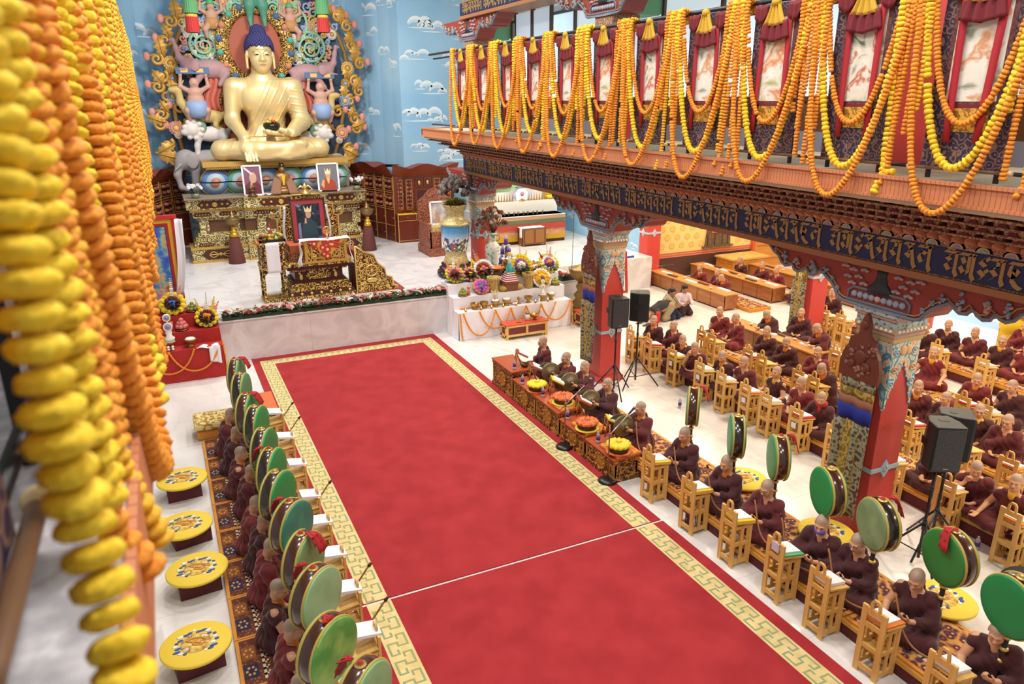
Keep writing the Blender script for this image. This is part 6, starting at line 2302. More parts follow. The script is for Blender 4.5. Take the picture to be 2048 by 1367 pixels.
m.grid(lambda u, v: (.48 + .24 * u, 16.89 - .02 * math.sin(u * 9), .42 + .34 * v - .08 * u * (1 - v)), 12, 8, th=.012)
tag(m.build('white_scarf', [WHITE]), 'white scarf folded over the right front corner of the red table', 'scarf')
gold_bowl((.13, 17.14, .745), 'golden bowl heaped with white rice on the red table', None, rice, .13)
gold_bowl((-.28, 17.14, .745), 'golden bowl carrying the white butter figure on the red table', None, rice, .12)
gold_bowl((-.62, 17.12, .745), 'golden bowl at the left of the butter figure on the red table', None, None, .11)
butter_figure((-.28, 17.14, .945), 'white butter figure with two coloured discs on the red table', 1.15, ('#8fa9c9', '#b06a9a'))
for i in range(6):
 m = MB()
 m.sph((-.42 + (i % 3) * .09, 17.0, .775 + (i // 3) * .055), (.03, .02, .03), 8, 6)
 tag(m.build('white_torma', [PAPER]), 'tiny white disc offering before the butter figure on the red table', 'offering', 'disc offerings on the red table')
m = MB()
m.lathe([(.14, 0), (.1, .04), (.07, .1), (.13, .2), (.15, .3), (.12, .4), (.13, .46), (.08, .52), (.03, .56), (0, .64)], (-.58, 17.5, 1.045), 20)
tag(m.build('covered_urn', [BRASS]), 'tall covered golden urn on the second step of the red table', 'urn')
fruit_plate((.0, 17.52, 1.045), 'heap of pink apples on the second step of the red table', mat('apple_pink', '#c9706a', .5), 13, .15, pr=.055)
m = MB()
m.cyl((-.22, 17.52, 1.045), (-.22, 17.52, 1.26), .05, n=12)
tag(m.build('biscuit_packet', [mat('packet_red', '#c9635a', .5)]), 'red wrapped packet beside the heap of pink apples', 'packet')
arrangement('bouquet with a ring of big yellow flowers around a blue one by the scroll painting', (-.12, 17.95, 1.345), .24, [(.95, 12, 'yellow', .3), (.5, 8, 'wine', .25), (.15, 3, 'blue', .22)], spikes=[('white', .02, .9), ('coral', -.2, .7), ('coral', .22, .6), ('magenta', -.28, .4)], seed=12)
arrangement('bouquet with yellow and orange flowers at the right end of the red table', (.55, 17.62, 1.045), .22, [(.95, 13, 'yellow', .24), (.6, 9, 'wine', .22), (.2, 4, 'orange', .26)], spikes=[('white', .05, .9), ('yellow', -.2, .7), ('yellow', .22, .7), ('coral', .3, .5)], seed=13)
fruit_plate((.28, 17.9, 1.345), 'plate of brown green fruit between the two bouquets of the red table', FRUIT[0], 13, .15)
# ------------------------------------------------------------------ pine reading desks
desk0 = thing('reading_desk', 'x', 'desk')
m = MB()
for y in (-.145, .085):
 m.bx(-.15, -.12, y, y + .06, 0, .85)
for z, h in ((.06, .06), (.34, .05), (.6, .06), (.77, .07)):
 m.bx(-.148, -.122, -.1, .1, z, z + h)
m.prism([(-.065, .84), (-.055, .93), (-.03, .965), (.03, .965), (.055, .93), (.065, .84), (.035, .84), (.03, .92), (.015, .94), (-.015, .94), (-.03, .92), (-.035, .84)], -.148, -.122, 'x')
m.build('end_panel', [WOOD], desk0)
m = MB()
for y in (-.145, .105):
 m.bx(.11, .15, y, y + .04, 0, .62)
for y in (-.14, .115):
 for z, h in ((.05, .06), (.33, .05), (.58, .05)):
  m.bx(-.12, .12, y, y + .025, z, z + h)
 m.bx(-.03, .02, y + .004, y + .02, .08, .6)
 m.bx(.075, .11, y + .004, y + .02, .08, .6)
for z in (.05, .33, .58):
 m.bx(.12, .145, -.12, .12, z, z + .05)
m.bx(-.12, .12, -.12, .12, .3, .315)
m.build('frame', [WOOD], desk0)
m = MB()
m.bx(-.12, .18, -.16, .16, 0, .022, 0, Matrix.Translation((0, 0, .655)) @ Matrix.Rotation(R(9), 4, 'Y'))
m.build('top', [WOOD], desk0)
desk0.location = (0, 0, -50)
PAGES = 0
def desk(x, y, label, group='reading desks', pages=True, cloth=None, plabel=None):
 global PAGES
 rz = rnd.uniform(-.06, .06)
 o = desk0 if PAGES == 0 else dup(desk0)
 PAGES += 1
 o.location, o.rotation_euler = (x, y, 0), (0, 0, rz)
 o['label'], o['group'] = label, group
 if pages:
  m = MB()
  T = Matrix.Rotation(R(9), 4, 'Y')
  if cloth:
   m.bx(-.13, .19, -.15, .13, .001, .02, 1, T)
  m.bx(-.1, .17, -.1, .13, .021 if cloth else .001, .035, 0, T)
  q = m.build('prayer_pages', [PAPER] + ([cloth] if cloth else []), org=(0, 0, 0))
  q.location = (x, y, .68)
  q.rotation_euler = (0, 0, rz)
  tag(q, (plabel or 'prayer pages on the ' + label.split(',')[0].replace('pine reading ', ''))[:110], 'pages', 'prayer pages on desks')
 return o
YC = YELLOWC
OC = mat('wrap_orange', '#d9752a', .8)
for i, (y, dsc, cl) in enumerate(((8.28, 'pine reading desk nearest the orange low tables', YC), (7.31, 'pine reading desk second along the carpet edge, with a book bag inside', YC), (6.45, 'pine reading desk third along the carpet edge, with a cup inside', YC), (5.61, 'pine reading desk fourth along the carpet edge, pale note on its panel', GREENP), (4.93, 'pine reading desk fifth along the carpet edge', None), (4.2, 'pine reading desk sixth along the carpet edge, orange wrapped pages on top', OC), (3.42, 'pine reading desk last along the carpet edge, at the bottom right', None))):
 desk(6.37, y, dsc, 'desks along the carpet', True, cl)
m = MB()
m.sph((6.36, 6.45, .375), (.06, .06, .06), 12, 8)
tag(m.build('cup', [mat('cup_white', '#d9d6d0', .3)]), 'round white cup inside the third desk along the carpet', 'cup')
m = MB()
m.bx(6.3, 6.44, 7.22, 7.4, .02, .28)
tag(m.build('book_bag', [mat('bag_print', '#b9a9b0', .7, pat='wave', ramp=[(.35, '#5a2440'), (.5, '#d9d2d6')], s=9, dist=4)]), 'printed purple and white bag inside the second desk along the carpet', 'bag')
m = MB()
m.bx(6.205, 6.216, 5.55, 5.66, .72, .84)
tag(m.build('note', [mat('note_lilac', '#cfc4dc', .8)]), 'pale lilac note pinned to the fourth desk along the carpet', 'note')
NOTE = mat('note_white', '#dfe2ea', .8)
for i, y in enumerate((13.65, 12.93, 12.05, 11.13, 10.46, 9.78, 9.25, 8.52, 7.7, 6.68, 5.72, 4.8)):
 desk(9.66, y, '%s pine reading desk from the far end in the row beyond the pillars' % ORD[i], 'desks beyond the pillars', True, (None, REDC, YC, None, None, OC)[i % 6])
 if i in (2, 3, 5, 7):
  m = MB()
  m.bx(9.495, 9.506, y - .05, y + .05, .48, .58)
  tag(m.build('note', [NOTE]), 'white note pinned on the %s desk of the row beyond the pillars' % ORD[i], 'note')
for i, y in enumerate((12.87, 12.5, 11.32, 10.9, 9.9, 9.5, 7.45, 6.45, 5.75)):
 desk(11.12, y, '%s pine reading desk from the far end in the third row' % ORD[i], 'desks of the third row', i % 2 == 0, (OC, None, REDC, None)[i % 4])
for i, y in enumerate((10.5, 10.15, 7.6, 7.2)):
 desk(12.8, y, '%s pine reading desk from the far end in the fourth row' % ORD[i], 'desks of the fourth row', True, (REDC, None)[i % 2])
for i, (x, y) in enumerate(((15.1, 12.9), (15.12, 12.4), (14.0, 11.2), (15.12, 9.8), (15.1, 8.75), (17.2, 8.9))):
 desk(x, y, ('pine reading desk beside the second red pillar of the far row', 'pine reading desk just past the second red pillar of the far row', 'pine reading desk standing alone behind the long brown table', 'pine reading desk with a white note facing the bright doorway', 'pine reading desk with tall panel before the yellow cloth heap', 'pine reading desk at the far right edge of the hall')[i], 'desks of the far right rows', True)
# ------------------------------------------------------------------ seat platforms and mats
PLM = mat('platform_maroon', '#5c2126', .8)
MATB = mat('mat_pattern', '#8a4a24', .9, pat='cells', ramp=[(.12, '#d9b36a'), (.2, '#7d2f1f'), (.42, '#2a2748'), (.55, '#b06a2c'), (.7, '#cf9a54')], s=11)
MATO = mat('mat_orange', '#cf8a34', .85)
def platform(label, x0, x1, y0, y1, h, mats=True, pitch=1.0, lab=None, edge=True):
 m = MB()
 m.bx(x0, x1, y0, y1, 0, h - .05, 0)
 m.bx(x0 - .02, x1 + .02, y0, y1, h - .05, h, 1)
 tag(m.build('seat_platform', [PLM, mat('platform_edge', '#c9963f', .6)]), label, 'platform')
 if mats:
  n = int((y1 - y0) / pitch)
  for i in range(n):
   ya = y0 + (y1 - y0) * i / n + .012
   yb = y0 + (y1 - y0) * (i + 1) / n - .012
   m = MB()
   m.bx(x0 + .01, x1 - .01, ya, yb, h, h + .03, 0)
   m.bx(x0 + .06, x1 - .06, ya + .05, yb - .05, h + .03, h + .033, 1)
   xk = x0 + .2
   for yk in np.arange(ya + .07, yb - .1, .07):
    m.bx(xk, xk + .05, yk, yk + .045, h + .033, h + .0345, 2)
   tag(m.build('seat_mat', [MATO, MATB, mat('mat_cream', '#cfc3a8', .9)]), lab, 'mat', lab)
platform('long low maroon seat platform beside the carpet on the right', 6.55, 7.66, -.5, 9.0, .2, lab='orange bordered patterned mat on the platform by the carpet')
platform('low maroon seat platform behind the cymbal players', 6.72, 7.6, 9.05, 14.1, .16, lab='orange bordered patterned mat under the cymbal players')
platform('long maroon seat platform of the row beyond the pillars', 9.85, 10.75, 3.5, 14.2, .24, lab='orange bordered mat on the platform beyond the pillars')
platform('maroon seat platform of the third row', 11.5, 12.45, 4.6, 13.3, .24, lab='orange bordered mat on the third row platform')
platform('maroon seat platform of the fourth row', 13.25, 14.1, 5.5, 12.0, .24, lab='orange bordered mat on the fourth row platform')
platform('short maroon seat platform under the person beside the yellow cloth heap', 17.2, 18.0, 9.0, 10.0, .24, False)
platform('maroon seat platform of the far right row', 15.4, 16.5, 6.5, 13.9, .24, lab='orange bordered mat on the far right platform')
# low mats on the left, straight on the floor
for i in range(9):
 ya = 6.0 + i * .83
 m = MB()
 m.bx(.05, 1.0, ya, ya + .82, 0, .05, 0)
 m.bx(.09, .96, ya + .03, ya + .79, .05, .053, 1)
 for yk in np.arange(ya + .05, ya + .74, .09):
  m.bx(.3, .33, yk, yk + .07, .053, .055, 2)
  m.bx(.3, .37, yk, yk + .02, .053, .055, 2)
  m.bx(.35, .37, yk, yk + .05, .053, .055, 2)
 for yk in (ya + .14, ya + .44):
  m.bx(.1, .25, yk, yk + .22, .053, .0545, 3 + (yk > ya + .3))
  for a in range(6):
   m.sph((.175 + .045 * math.cos(a * 1.05), yk + .11 + .06 * math.sin(a * 1.05), .0545), (.018, .024, .002), 6, 4, 5)
 tag(m.build('seat_mat', [MATO, mat('mat_rust', '#7a3d20', .9, pat='cells', ramp=[(.15, '#a06a34'), (.3, '#6f3a20'), (.6, '#5a2a1c')], s=24), mat('mat_cream', '#cfc3a8', .9), mat('mat_navy', '#23244a', .9), mat('mat_brown', '#8a4f24', .9), mat('mat_gold', '#c9954a', .9)]), 'orange edged dark patterned mat in the row under the left drummers', 'mat', 'mats under the left drummers')
m = MB()
m.bx(-.02, .9, 13.55, 14.1, 0, .2, 1)
m.bx(-.05, .9, 13.5, 14.12, .2, .36, 0)
tag(m.build('brocade_cushion', [mat('brocade_gold', '#a9861f', .7, pat='curl', ramp=[(.35, '#a07c18'), (.65, '#dcc88a')], s=6), MATO], bevel=.05), 'thick golden brocade cushion at the far end of the left mats', 'cushion')
t = thing('low_table', 'orange topped carved low table in front of the far left drummers', 'table', (1.27, 13.75, 0))
m = MB()
m.bx(-.16, .16, -.55, .55, .44, .48)
m.build('top', [mat('top_orange', '#d06a3a', .5)], t)
m = MB()
m.bx(-.14, .14, -.53, .53, .04, .44)
m.build('carved_body', [FILI], t)
for i, y in enumerate((12.7, 11.6, 10.55, 9.5, 8.75, 7.95, 7.2, 6.4)):
 o = desk(1.28, y, 'pine reading desk mostly hidden behind the left drums', 'desks behind the left drums', True, None, 'white prayer pages on a desk behind the left drums')
 o.rotation_euler = (0, 0, PI)
 o.scale = (1, 1, .8)
# ------------------------------------------------------------------ drums
HOOP = mat('hoop_yellow', '#b9a24a', .5)
SH1, SH2 = mat('shell_brown', '#3f211a', .2, coat=.6), mat('shell_black', '#211c1c', .2, coat=.6)
TAS = mat('tassel_red', '#b3262b', .8)
def drum(x, y, z, nx, ny, d, colr, shell, label, group, foot, tass=0.0, mottled=None):
 """double headed drum on a turned handle; (nx, ny) the way one head faces"""
 a = math.atan2(ny, nx)
 t = thing('drum', label, 'drum', (x, y, z), a, group)
 r, h = d / 2, .1
 T = Matrix.Rotation(PI / 2, 4, 'Y')          # lathe axis z -> x
 m = MB()
 m.lathe([(r * .95, -h * .8), (r * 1.0, -h * .5), (r * 1.02, 0), (r * 1.0, h * .5), (r * .95, h * .8)], n=44, T=T, cap=False)
 m.build('shell', [shell], t)
 hm = mat('drumhead_' + colr[1:], colr, .45, pat='noise', ramp=[(.35, colr), (.6, mottled)], s=4, det=5) if mottled else mat('drumhead_' + colr[1:], colr, .45)
 for s in (-1, 1):
  m = MB()
  m.lathe([(r * .97, h * .7), (r * .985, h * .95), (r * .93, h * 1.02), (r * .6, h * 1.06), (0, h * 1.08)] if s > 0 else [(0, -h * 1.08), (r * .6, -h * 1.06), (r * .93, -h * 1.02), (r * .985, -h * .95), (r * .97, -h * .7)], n=44, T=T, cap=False)
  m.build('drumhead', [hm], t)
  m = MB()
  m.tube([tuple(T @ Vector((r * .985 * math.cos(q), r * .985 * math.sin(q), s * h * .72))) for q in np.linspace(0, 2 * PI, 41)[:-1]], .014, 6, closed=True)
  m.build('hoop', [HOOP], t)
 m = MB()
 m.cyl((0, 0, -r * 1.0), (0, 0, -foot), .026, m=0)
 for k in (.06, .2, .34):
  m.lathe([(.035, -.02), (.045, 0), (.035, .02)], (0, 0, -r - k), 10, 1)
 m.build('handle', [mat('handle_dark', '#1d1412', .35), GOLD], t)
 m = MB()
 m.lathe([(.055, 0), (.05, .012), (.02, .02), (.03, .03), (0, .035)], (0, 0, r * 1.01), 14)
 m.build('stud', [GOLD], t)
 if tass:
  m = MB()
  for i in range(3):
   e = tass * (.05 + .03 * i)
   m.grid(lambda u, v: (e + tass * (.03 + .1 * v) + .02 * (u - .5), (u - .5) * (.05 + .1 * v) * (1 if i else .7) + .03 * (i - 1) * v, r * 1.01 + .03 - (.02 + .1 * i) * v * v + .012 * math.sin(u * 9)), 7, 6, th=.008)
  m.sph((0, 0, r * 1.01 + .02), .03, 8, 6)
  m.build('tassel', [TAS], t)
 return t
LD_ = [(473, 752, 64, '#3f8f62', SH1, 1, None), (483, 783, 62, '#3f8f62', SH2, 0, None), (495, 826, 58, '#159150', SH1, 1, None), (513, 852, 57, '#159150', SH2, 0, None), (528, 900, 56, '#1c8a4e', SH2, 0, None), (543, 942, 54, '#159150', SH2, -1, None), (555, 990, 47, '#169150', SH2, 0, None),
  (583, 1052, 40, '#3a8f76', SH1, -1, '#2c7a68'), (607, 1120, 45, '#76a06c', SH1, 1, '#6a965f'), (632, 1192, 36, '#84ad7c', SH1, -1, '#95bd90'), (655, 1297, 32, '#97c066', SH1, 0.3, '#4f9a4a'), (726, 1392, 36, '#7fae78', SH1, -1, '#8dbb88')]
LDN = ['farthest drum of the left line, dark green head and red cloth on top', 'second drum from the far end of the left line, behind the bright green ones', 'bright green drum with a red bow on top, third from the far end', 'bright green drum with black shell and no bow, fourth in the left line', 'green drum with glossy black shell, fifth from the far end of the left line', 'bright green drum with a red cloth hanging to its left, sixth in the left line', 'large bright green drum with no cloth, seventh in the left line', 'mottled teal drum with brown shell and red cloth at its left', 'dull green drum with a red tassel hanging over its face', 'large pale green drum with brown shell in the left line', 'yellow green mottled drum, largest on the left', 'pale green drum cut off by the bottom edge of the photo']
for (px, py, th, c, shm, ts, mo), dsc in zip(LD_, LDN):
 p = atz(px, py, 1.15)
 drum(p.x, p.y, 1.15, math.sin(R(th + 7)), -math.cos(R(th + 7)), .66, c, shm, dsc, 'drums of the left line', 1.14, ts, mo)
RD_ = [(1386, 812, 40, '#4a8f62', SH1, .63, -1), (1473, 872, 36, '#3f8f5f', SH2, .63, 0), (1557, 914, 33, '#4a8f5a', SH1, .62, -1), (1656, 982, 22, '#128a4a', SH1, .62, 0), (1757, 1047, 20, '#86a070', SH2, .61, -1), (1900, 1113, 15, '#2f7a35', SH1, .62, .6), (2030, 1210, 12, '#138348', SH2, .62, 0)]
RDN = ['narrow green drum seen edge on, farthest of the right line', 'drum with glossy black shell seen edge on, second of the right line', 'drum with brown shell and a red cloth behind, third of the right line', 'bright green drum above the masked monk', 'worn grey green drum covering the face of a monk', 'dark green drum with a red tassel at its top right', 'bright green drum cut off by the right edge of the photo']
for (px, py, al, c, shm, d, ts), dsc in zip(RD_, RDN):
 p = atz(px, py, 1.32)
 drum(p.x, p.y, 1.32, -math.cos(R(al)), math.sin(R(al)), d, c, shm, dsc, 'drums of the right line', 1.08, ts, c if c != '#86a070' else '#6f8a60')
# ------------------------------------------------------------------ round hat stools
DRG = mat('dragon_ground', '#e0c25a', .7, pat='noise', ramp=[(.4, '#e6cf7a'), (.5, '#d9a83c'), (.56, '#9a5a34'), (.6, '#efe2b0')], s=9, det=5)
stool0 = thing('round_stool', 'x', 'stool')
m = MB()
m.cb(0, .0, 0, .5, .34, .27)
m.build('box_base', [mat('stool_maroon', '#5a1f28', .7)], stool0, bevel=.006)
m = MB()
m.lathe([(.36, .27), (.375, .28), (.375, .3), (.36, .312), (0, .314)], n=40)
m.build('seat', [mat('stool_yellow', '#e3c23a', .7)], stool0)
m = MB()
m.lathe([(0, .315), (.16, .317), (.16, .3165)], n=26, m=0, cap=False)
for i in range(26):
 a = i * 2 * PI / 26
 rr = .2 + .02 * math.sin(i * 2.3)
 if 3.9 < a < 4.9:
  continue
 m.sph((rr * math.cos(a), rr * math.sin(a), .315), (.035 + .012 * math.sin(i * 5), .022, .004), 7, 4, 1 + (i % 3 == 0), Matrix.Identity(4))
m.tube([(.1 * math.cos(a * 1.5) * (1 - a / 9), .1 * math.sin(a) * (1 - a / 12), .318) for a in np.linspace(0, 7, 40)], .012, 5, 3)
m.build('dragon_emblem', [DRG, mat('dragon_blue', '#2a4f9f', .7), mat('dragon_white', '#dfe3e8', .7), mat('dragon_gold', '#c98f3a', .7)], stool0)
for i, (px, py, dsc, g) in enumerate(((364, 955, 'round yellow dragon stool farthest back in the left line', 0), (377, 1042, 'round yellow dragon stool second from the back on the left, its cover slipped', 0), (394, 1135, 'round yellow dragon stool third from the back on the left', 0), (392, 1285, 'round yellow dragon stool nearest the camera on the left', 0), (1487, 955, 'round yellow dragon stool behind the second drummer on the right', 1), (1653, 1062, 'round yellow dragon stool behind the masked monk', 1), (1885, 1195, 'round yellow dragon stool behind the monk with glasses at the lower right', 1))):
 p = atz(px, py, .31)
 o = stool0 if i == 0 else dup(stool0)
 o.location, o.rotation_euler = (p.x, p.y, 0), (0, 0, rnd.uniform(-.15, .2) if g == 0 else .2)
 o['label'], o['group'] = dsc, ('stools on the left', 'stools on the right')[g]
 if i == 1:
  for ch in o.children:
   if ch.name.startswith(('seat', 'dragon')):
    ch.location = (-.07, -.05, .004)
# ------------------------------------------------------------------ low carved tables of the cymbal players
TOPR = mat('table_top_red', '#b0512f', .4)
CAR = mat('table_carving', '#6a3a1f', .45, .15, pat='curl', ramp=[(.3, '#4a2414'), (.55, '#8a5426'), (.85, '#c08a3f')], s=9, bump=.7)
ORC = mat('cloth_orange', '#cf7a2c', .8, pat='curl', ramp=[(.3, '#c46a22'), (.7, '#dc9040')], s=6)
HIDES = []
for i, (y0, y1, h, cl, dsc) in enumerate(((12.82, 13.85, .62, 0, 'tall carved table with bare vermilion top at the far end of the cymbal row'), (11.78, 12.78, .5, 0, 'carved low table carrying the farther yellow hat'), (10.82, 11.76, .5, 1, 'carved low table with orange cloth carrying the farther orange hat'), (9.9, 10.78, .42, 1, 'carved low table with orange cloth carrying the nearer orange hat'), (8.93, 9.86, .42, 1, 'carved low table with orange cloth carrying the nearer yellow hat'))):
 t = thing('carved_low_table', dsc, 'table', (6.3, (y0 + y1) / 2, 0), 0, 'low tables of the cymbal players')
 L = (y1 - y0) / 2
 m = MB()
 m.bx(-.22, .22, -L + .02, L - .02, .1, h - .1, 0)
 m.bx(-.25, .25, -L, L, 0, .1, 0)
 m.bx(-.24, .24, -L, L, h - .1, h - .03, 0)
 for s in (-.22, .2):
  for q in (-L + .02, L - .06):
   m.bx(s - .01, s + .03, q, q + .05, .1, h - .1, 1)
 T = Matrix.Translation((-.222, 0, h * .47)) @ Matrix.Rotation(-PI / 2, 4, 'Y')
 m.lathe([(.17, 0), (.16, .02), (.12, .02), (.1, .008), (.06, .02), (0, .03)], n=20, m=1, T=T)
 for k in range(8):
  a = k * PI / 4
  m.sph(tuple(T @ Vector((.135 * math.cos(a), .135 * math.sin(a), .02))), .028, 6, 4, 1)
 m.build('carved_body', [CAR, mat('carving_gold', '#b07a35', .4, .4)], t)
 m = MB()
 m.bx(-.26, .26, -L, L, h - .03, h)
 m.build('top', [TOPR], t, bevel=.005)
 if cl:
  m = MB()
  m.bx(-.2, .27, -L - .005, -L + .55, h, h + .05)
  m.build('top_cloth', [ORC], t, bevel=.01)
# pleated hats
def hat(px, py, z, col, brim, label):
 p = atz(px, py, z + .08)
 t = thing('pleated_hat', label, 'hat', (p.x, p.y, z))
 m = MB()
 m.lathe([(.2, 0), (.215, .008), (.2, .02), (0, .02)], n=26)
 m.build('brim', [brim], t)
 m = MB()
 m.lathe([(.165, .02), (.17, .1), (0, .1)], n=24)
 m.build('band', [mat('hat_band', '#3a2a1c', .8, pat='noise', c2='#55452c', s=60)], t)
 m = MB()
 V, F = [], []
 n = 56
 for j, (r_, z_) in enumerate(((.16, .09), (.2, .12), (.205, .145), (.15, .17), (.08, .175), (.03, .165), (.05, .2), (0, .21))):
  for k in range(n):
   a = 2 * PI * k / n
   w = (.05 * (1 if k % 4 < 2 else -1)) * (1 if 1 <= j <= 5 else 0)
   V.append((r_ * math.cos(a), r_ * math.sin(a), z_ + w * .22))
 for j in range(7):
  for k in range(n):
   F.append((j * n + k, j * n + (k + 1) % n, (j + 1) * n + (k + 1) % n, (j + 1) * n + k))
 m.add(V, F, 0, True)
 m.build('crown', [col], t)
HY, HO = mat('hat_yellow', '#e3cf2e', .6), mat('hat_orange', '#cf5a22', .45, pat='noise', ramp=[(.4, '#c4481c'), (.6, '#dd7a34')], s=12)
hat(1074, 772, .5, HY, HO, 'pleated bright yellow hat on the farther low table')
hat(1126, 797, .55, HO, HY, 'pleated orange silk hat on a yellow brim on the farther low table')
hat(1174, 848, .47, HO, HY, 'pleated orange silk hat with a yellow strap on the nearer low table')
hat(1237, 893, .47, HY, HO, 'pleated bright yellow hat on an orange brim on the nearest low table')
def book_stand(px, py, z, label, cl):
 p = atz(px, py, z)
 t = thing('book_stand', label, 'book stand', (p.x, p.y, z), R(-20), 'folding book stands')
 m = MB()
 for y in (-.1, .1):
  m.cyl((-.05, y, 0), (.0, y, .33), .012, n=6)
  m.cyl((.1, y, 0), (-.02, y, .3), .012, n=6)
 for q in (.1, .2, .3):
  m.cyl((-.05 + .05 * q / .33, -.1, q), (-.05 + .05 * q / .33, .1, q), .009, n=6)
 m.bx(-.02, .24, -.14, .14, 0, .015, 0, Matrix.Translation((0, 0, .31)) @ Matrix.Rotation(R(28), 4, 'Y'))
 m.build('frame', [mat('stand_wood', '#a0662f', .5)], t)
 m = MB()
 T = Matrix.Translation((p.x, p.y, z)) @ Matrix.Rotation(R(-20), 4, 'Z') @ Matrix.Translation((0, 0, .326)) @ Matrix.Rotation(R(28), 4, 'Y')
 m.bx(.0, .25, -.13, .13, 0, .012, 1, T)
 m.bx(.05, .26, -.1, .12, .012, .03, 0, T)
 tag(m.build('prayer_pages', [PAPER, cl]), 'white prayer pages on the ' + label, 'pages', 'pages on book stands')
for px, py, z, dsc, cl in ((1034, 730, .62, 'book stand with red cloth on the tall bare table', REDC), (1062, 757, .5, 'book stand between the tall table and the farther yellow hat', REDC), (1103, 786, .5, 'book stand between the farther yellow and orange hats', YC), (1156, 827, .45, 'book stand between the two orange hats', REDC), (1213, 868, .45, 'book stand beside the nearest yellow hat', YC)):
 book_stand(px, py, z, dsc, cl)
def water(p, label, g=None):
 m = MB()
 m.lathe([(.032, 0), (.034, .02), (.034, .06)], n=12, m=1)
 m.lathe([(.035, .06), (.035, .12)], n=12, m=0)
 m.lathe([(.034, .12), (.03, .16), (.014, .19), (.014, .21), (0, .21)], n=12, m=1)
 o = m.build('water_bottle', [mat('label_violet', '#4a2a7a', .4), mat('bottle_plastic', '#cfcbe0', .1, tr=.4)])
 o.location = p
 tag(o, label, 'bottle', g)
for px, py, z, dsc in ((1029, 738, .62, 'water bottle on the tall bare table'), (1045, 768, .5, 'water bottle beside the farther yellow hat'), (1086, 793, .5, 'water bottle beside the farther orange hat'), (1135, 838, .42, 'water bottle beside the nearer orange hat'), (1196, 885, .42, 'water bottle beside the nearest yellow hat'), (1863, 1047, .0, 'water bottle standing on the floor by the speaker tripod'), (1952, 1098, 0, 'water bottle on the floor right of the dark green drum'), (1359, 815, 0, 'water bottle on the floor behind the first drum')):
 water(atz(px, py, z), dsc)
m = MB()
m.prism([(0, 0), (.12, .02), (.06, .1)], 0, .004, 'z')
o = m.build('paper_scrap', [PAPER])
o.location = atz(1080, 833, .016)
tag(o, 'triangular scrap of white paper on the carpet edge by the low tables', 'paper')
t = thing('offering_heap', 'dark bowl and green cup at the end of the tall bare table', 'bowls', tuple(atz(1050, 733, .62)))
m = MB()
m.lathe([(.04, 0), (.09, .05), (.1, .08), (.08, .08), (0, .03)], n=14)
m.build('bowl', [BRONZE], t)
m = MB()
m.lathe([(.03, 0), (.05, .05), (.045, .05), (0, .02)], (.11, -.06, 0), 12)
m.build('cup', [mat('cup_green', '#2f7a5a', .3)], t)
# ------------------------------------------------------------------ microphones and loudspeakers
def mic(px, py, bx_, by_, bz, label):
 p = atz(px, py, 0)
 t = thing('microphone_stand', label, 'microphone', (p.x, p.y, .015))
 m = MB()
 m.lathe([(.16, 0), (.165, .015), (.12, .05), (.04, .06), (0, .06)], n=26)
 m.build('base', [mat('iron_black', '#161517', .3)], t)
 m = MB()
 m.cyl((0, 0, .05), (0, 0, 1.02), .011, m=0)
 m.cyl((0, 0, .8), (0, 0, .87), .018, m=0)
 m.build('pole', [mat('pole_copper', '#a0685a', .35, .7)], t)
 e = Vector((bx_, by_, bz))
 s = Vector((-bx_ * .28, -by_ * .28, .83 - (bz - .83) * .28))
 m = MB()
 m.cyl(s, e, .009)
 m.build('boom', [mat('boom_steel', '#b5b2b0', .3, .8)], t)
 m = MB()
 d = (e - s).normalized()
 m.cyl(e, e + d * .13, .015, .02, m=0)
 m.sph(tuple(e + d * .15), .028, 10, 8, 1)
 m.build('microphone', [BLACK, STEEL], t)
mic(1129, 895, .42, .05, 1.12, 'microphone stand with long boom in front of the nearer orange hat')
mic(1215, 963, .42, .1, 1.08, 'microphone stand with long boom in front of the nearest yellow hat')
def speaker_on_stand(bx_, by_, z0, rz, label, H=.62, pz=None):
 t = thing('speaker_stand', 'black tripod stand under the ' + label, 'tripod stand', (bx_, by_, 0), rz)
 m = MB()
 m.cyl((0, 0, .12), (0, 0, z0 + .02), .02)
 m.cyl((0, 0, .55), (0, 0, .68), .032)
 m.cyl((0, 0, z0 - .35), (0, 0, z0 - .3), .03)
 m.build('pole', [BLACK], t)
 for k in range(3):
  a = 2 * PI * k / 3 + .5
  m = MB()
  m.cyl((.02 * math.cos(a), .02 * math.sin(a), .64), (.5 * math.cos(a), .5 * math.sin(a), .012), .015)
  m.cyl((.02 * math.cos(a), .02 * math.sin(a), .2), (.29 * math.cos(a), .29 * math.sin(a), .28), .009)
  m.build('leg', [BLACK], t)
 s = thing('loudspeaker', label, 'loudspeaker', (bx_, by_, z0), rz)
 m = MB()
 m.prism([(-.19, -.2), (.19, -.2), (.19, .02), (.12, .2), (-.12, .2), (-.19, .02)], 0, H, 'z', 0)
 m.build('cabinet', [mat('speaker_black', '#1b1b1e', .5)], s, bevel=.02)
 m = MB()
 m.bx(-.165, .165, -.212, -.2, .03, H - .03)
 m.build('grille', [mat('grille_grey', '#36353a', .6, pat='cells', ramp=[(.2, '#26252a'), (.5, '#3f3e44')], s=70)], s)
 m = MB()
 m.bx(-.06, .06, .0, .08, H + .001, H + .004, 0)
 for sx in (-1, 1):
  m.bx(sx * .19 - .006, sx * .19 + .006, -.02, .1, H * .45, H * .62, 0)
 m.bx(-.03, .03, -.216, -.211, .05, .065, 1)
 m.build('handle', [mat('handle_black', '#0b0b0d', .5), STEEL], s)
speaker_on_stand(8.16, 12.2, 1.52, R(-12), 'left of the two black loudspeakers before the first pillar')
speaker_on_stand(8.86, 12.42, 1.5, R(55), 'right of the two black loudspeakers before the first pillar')
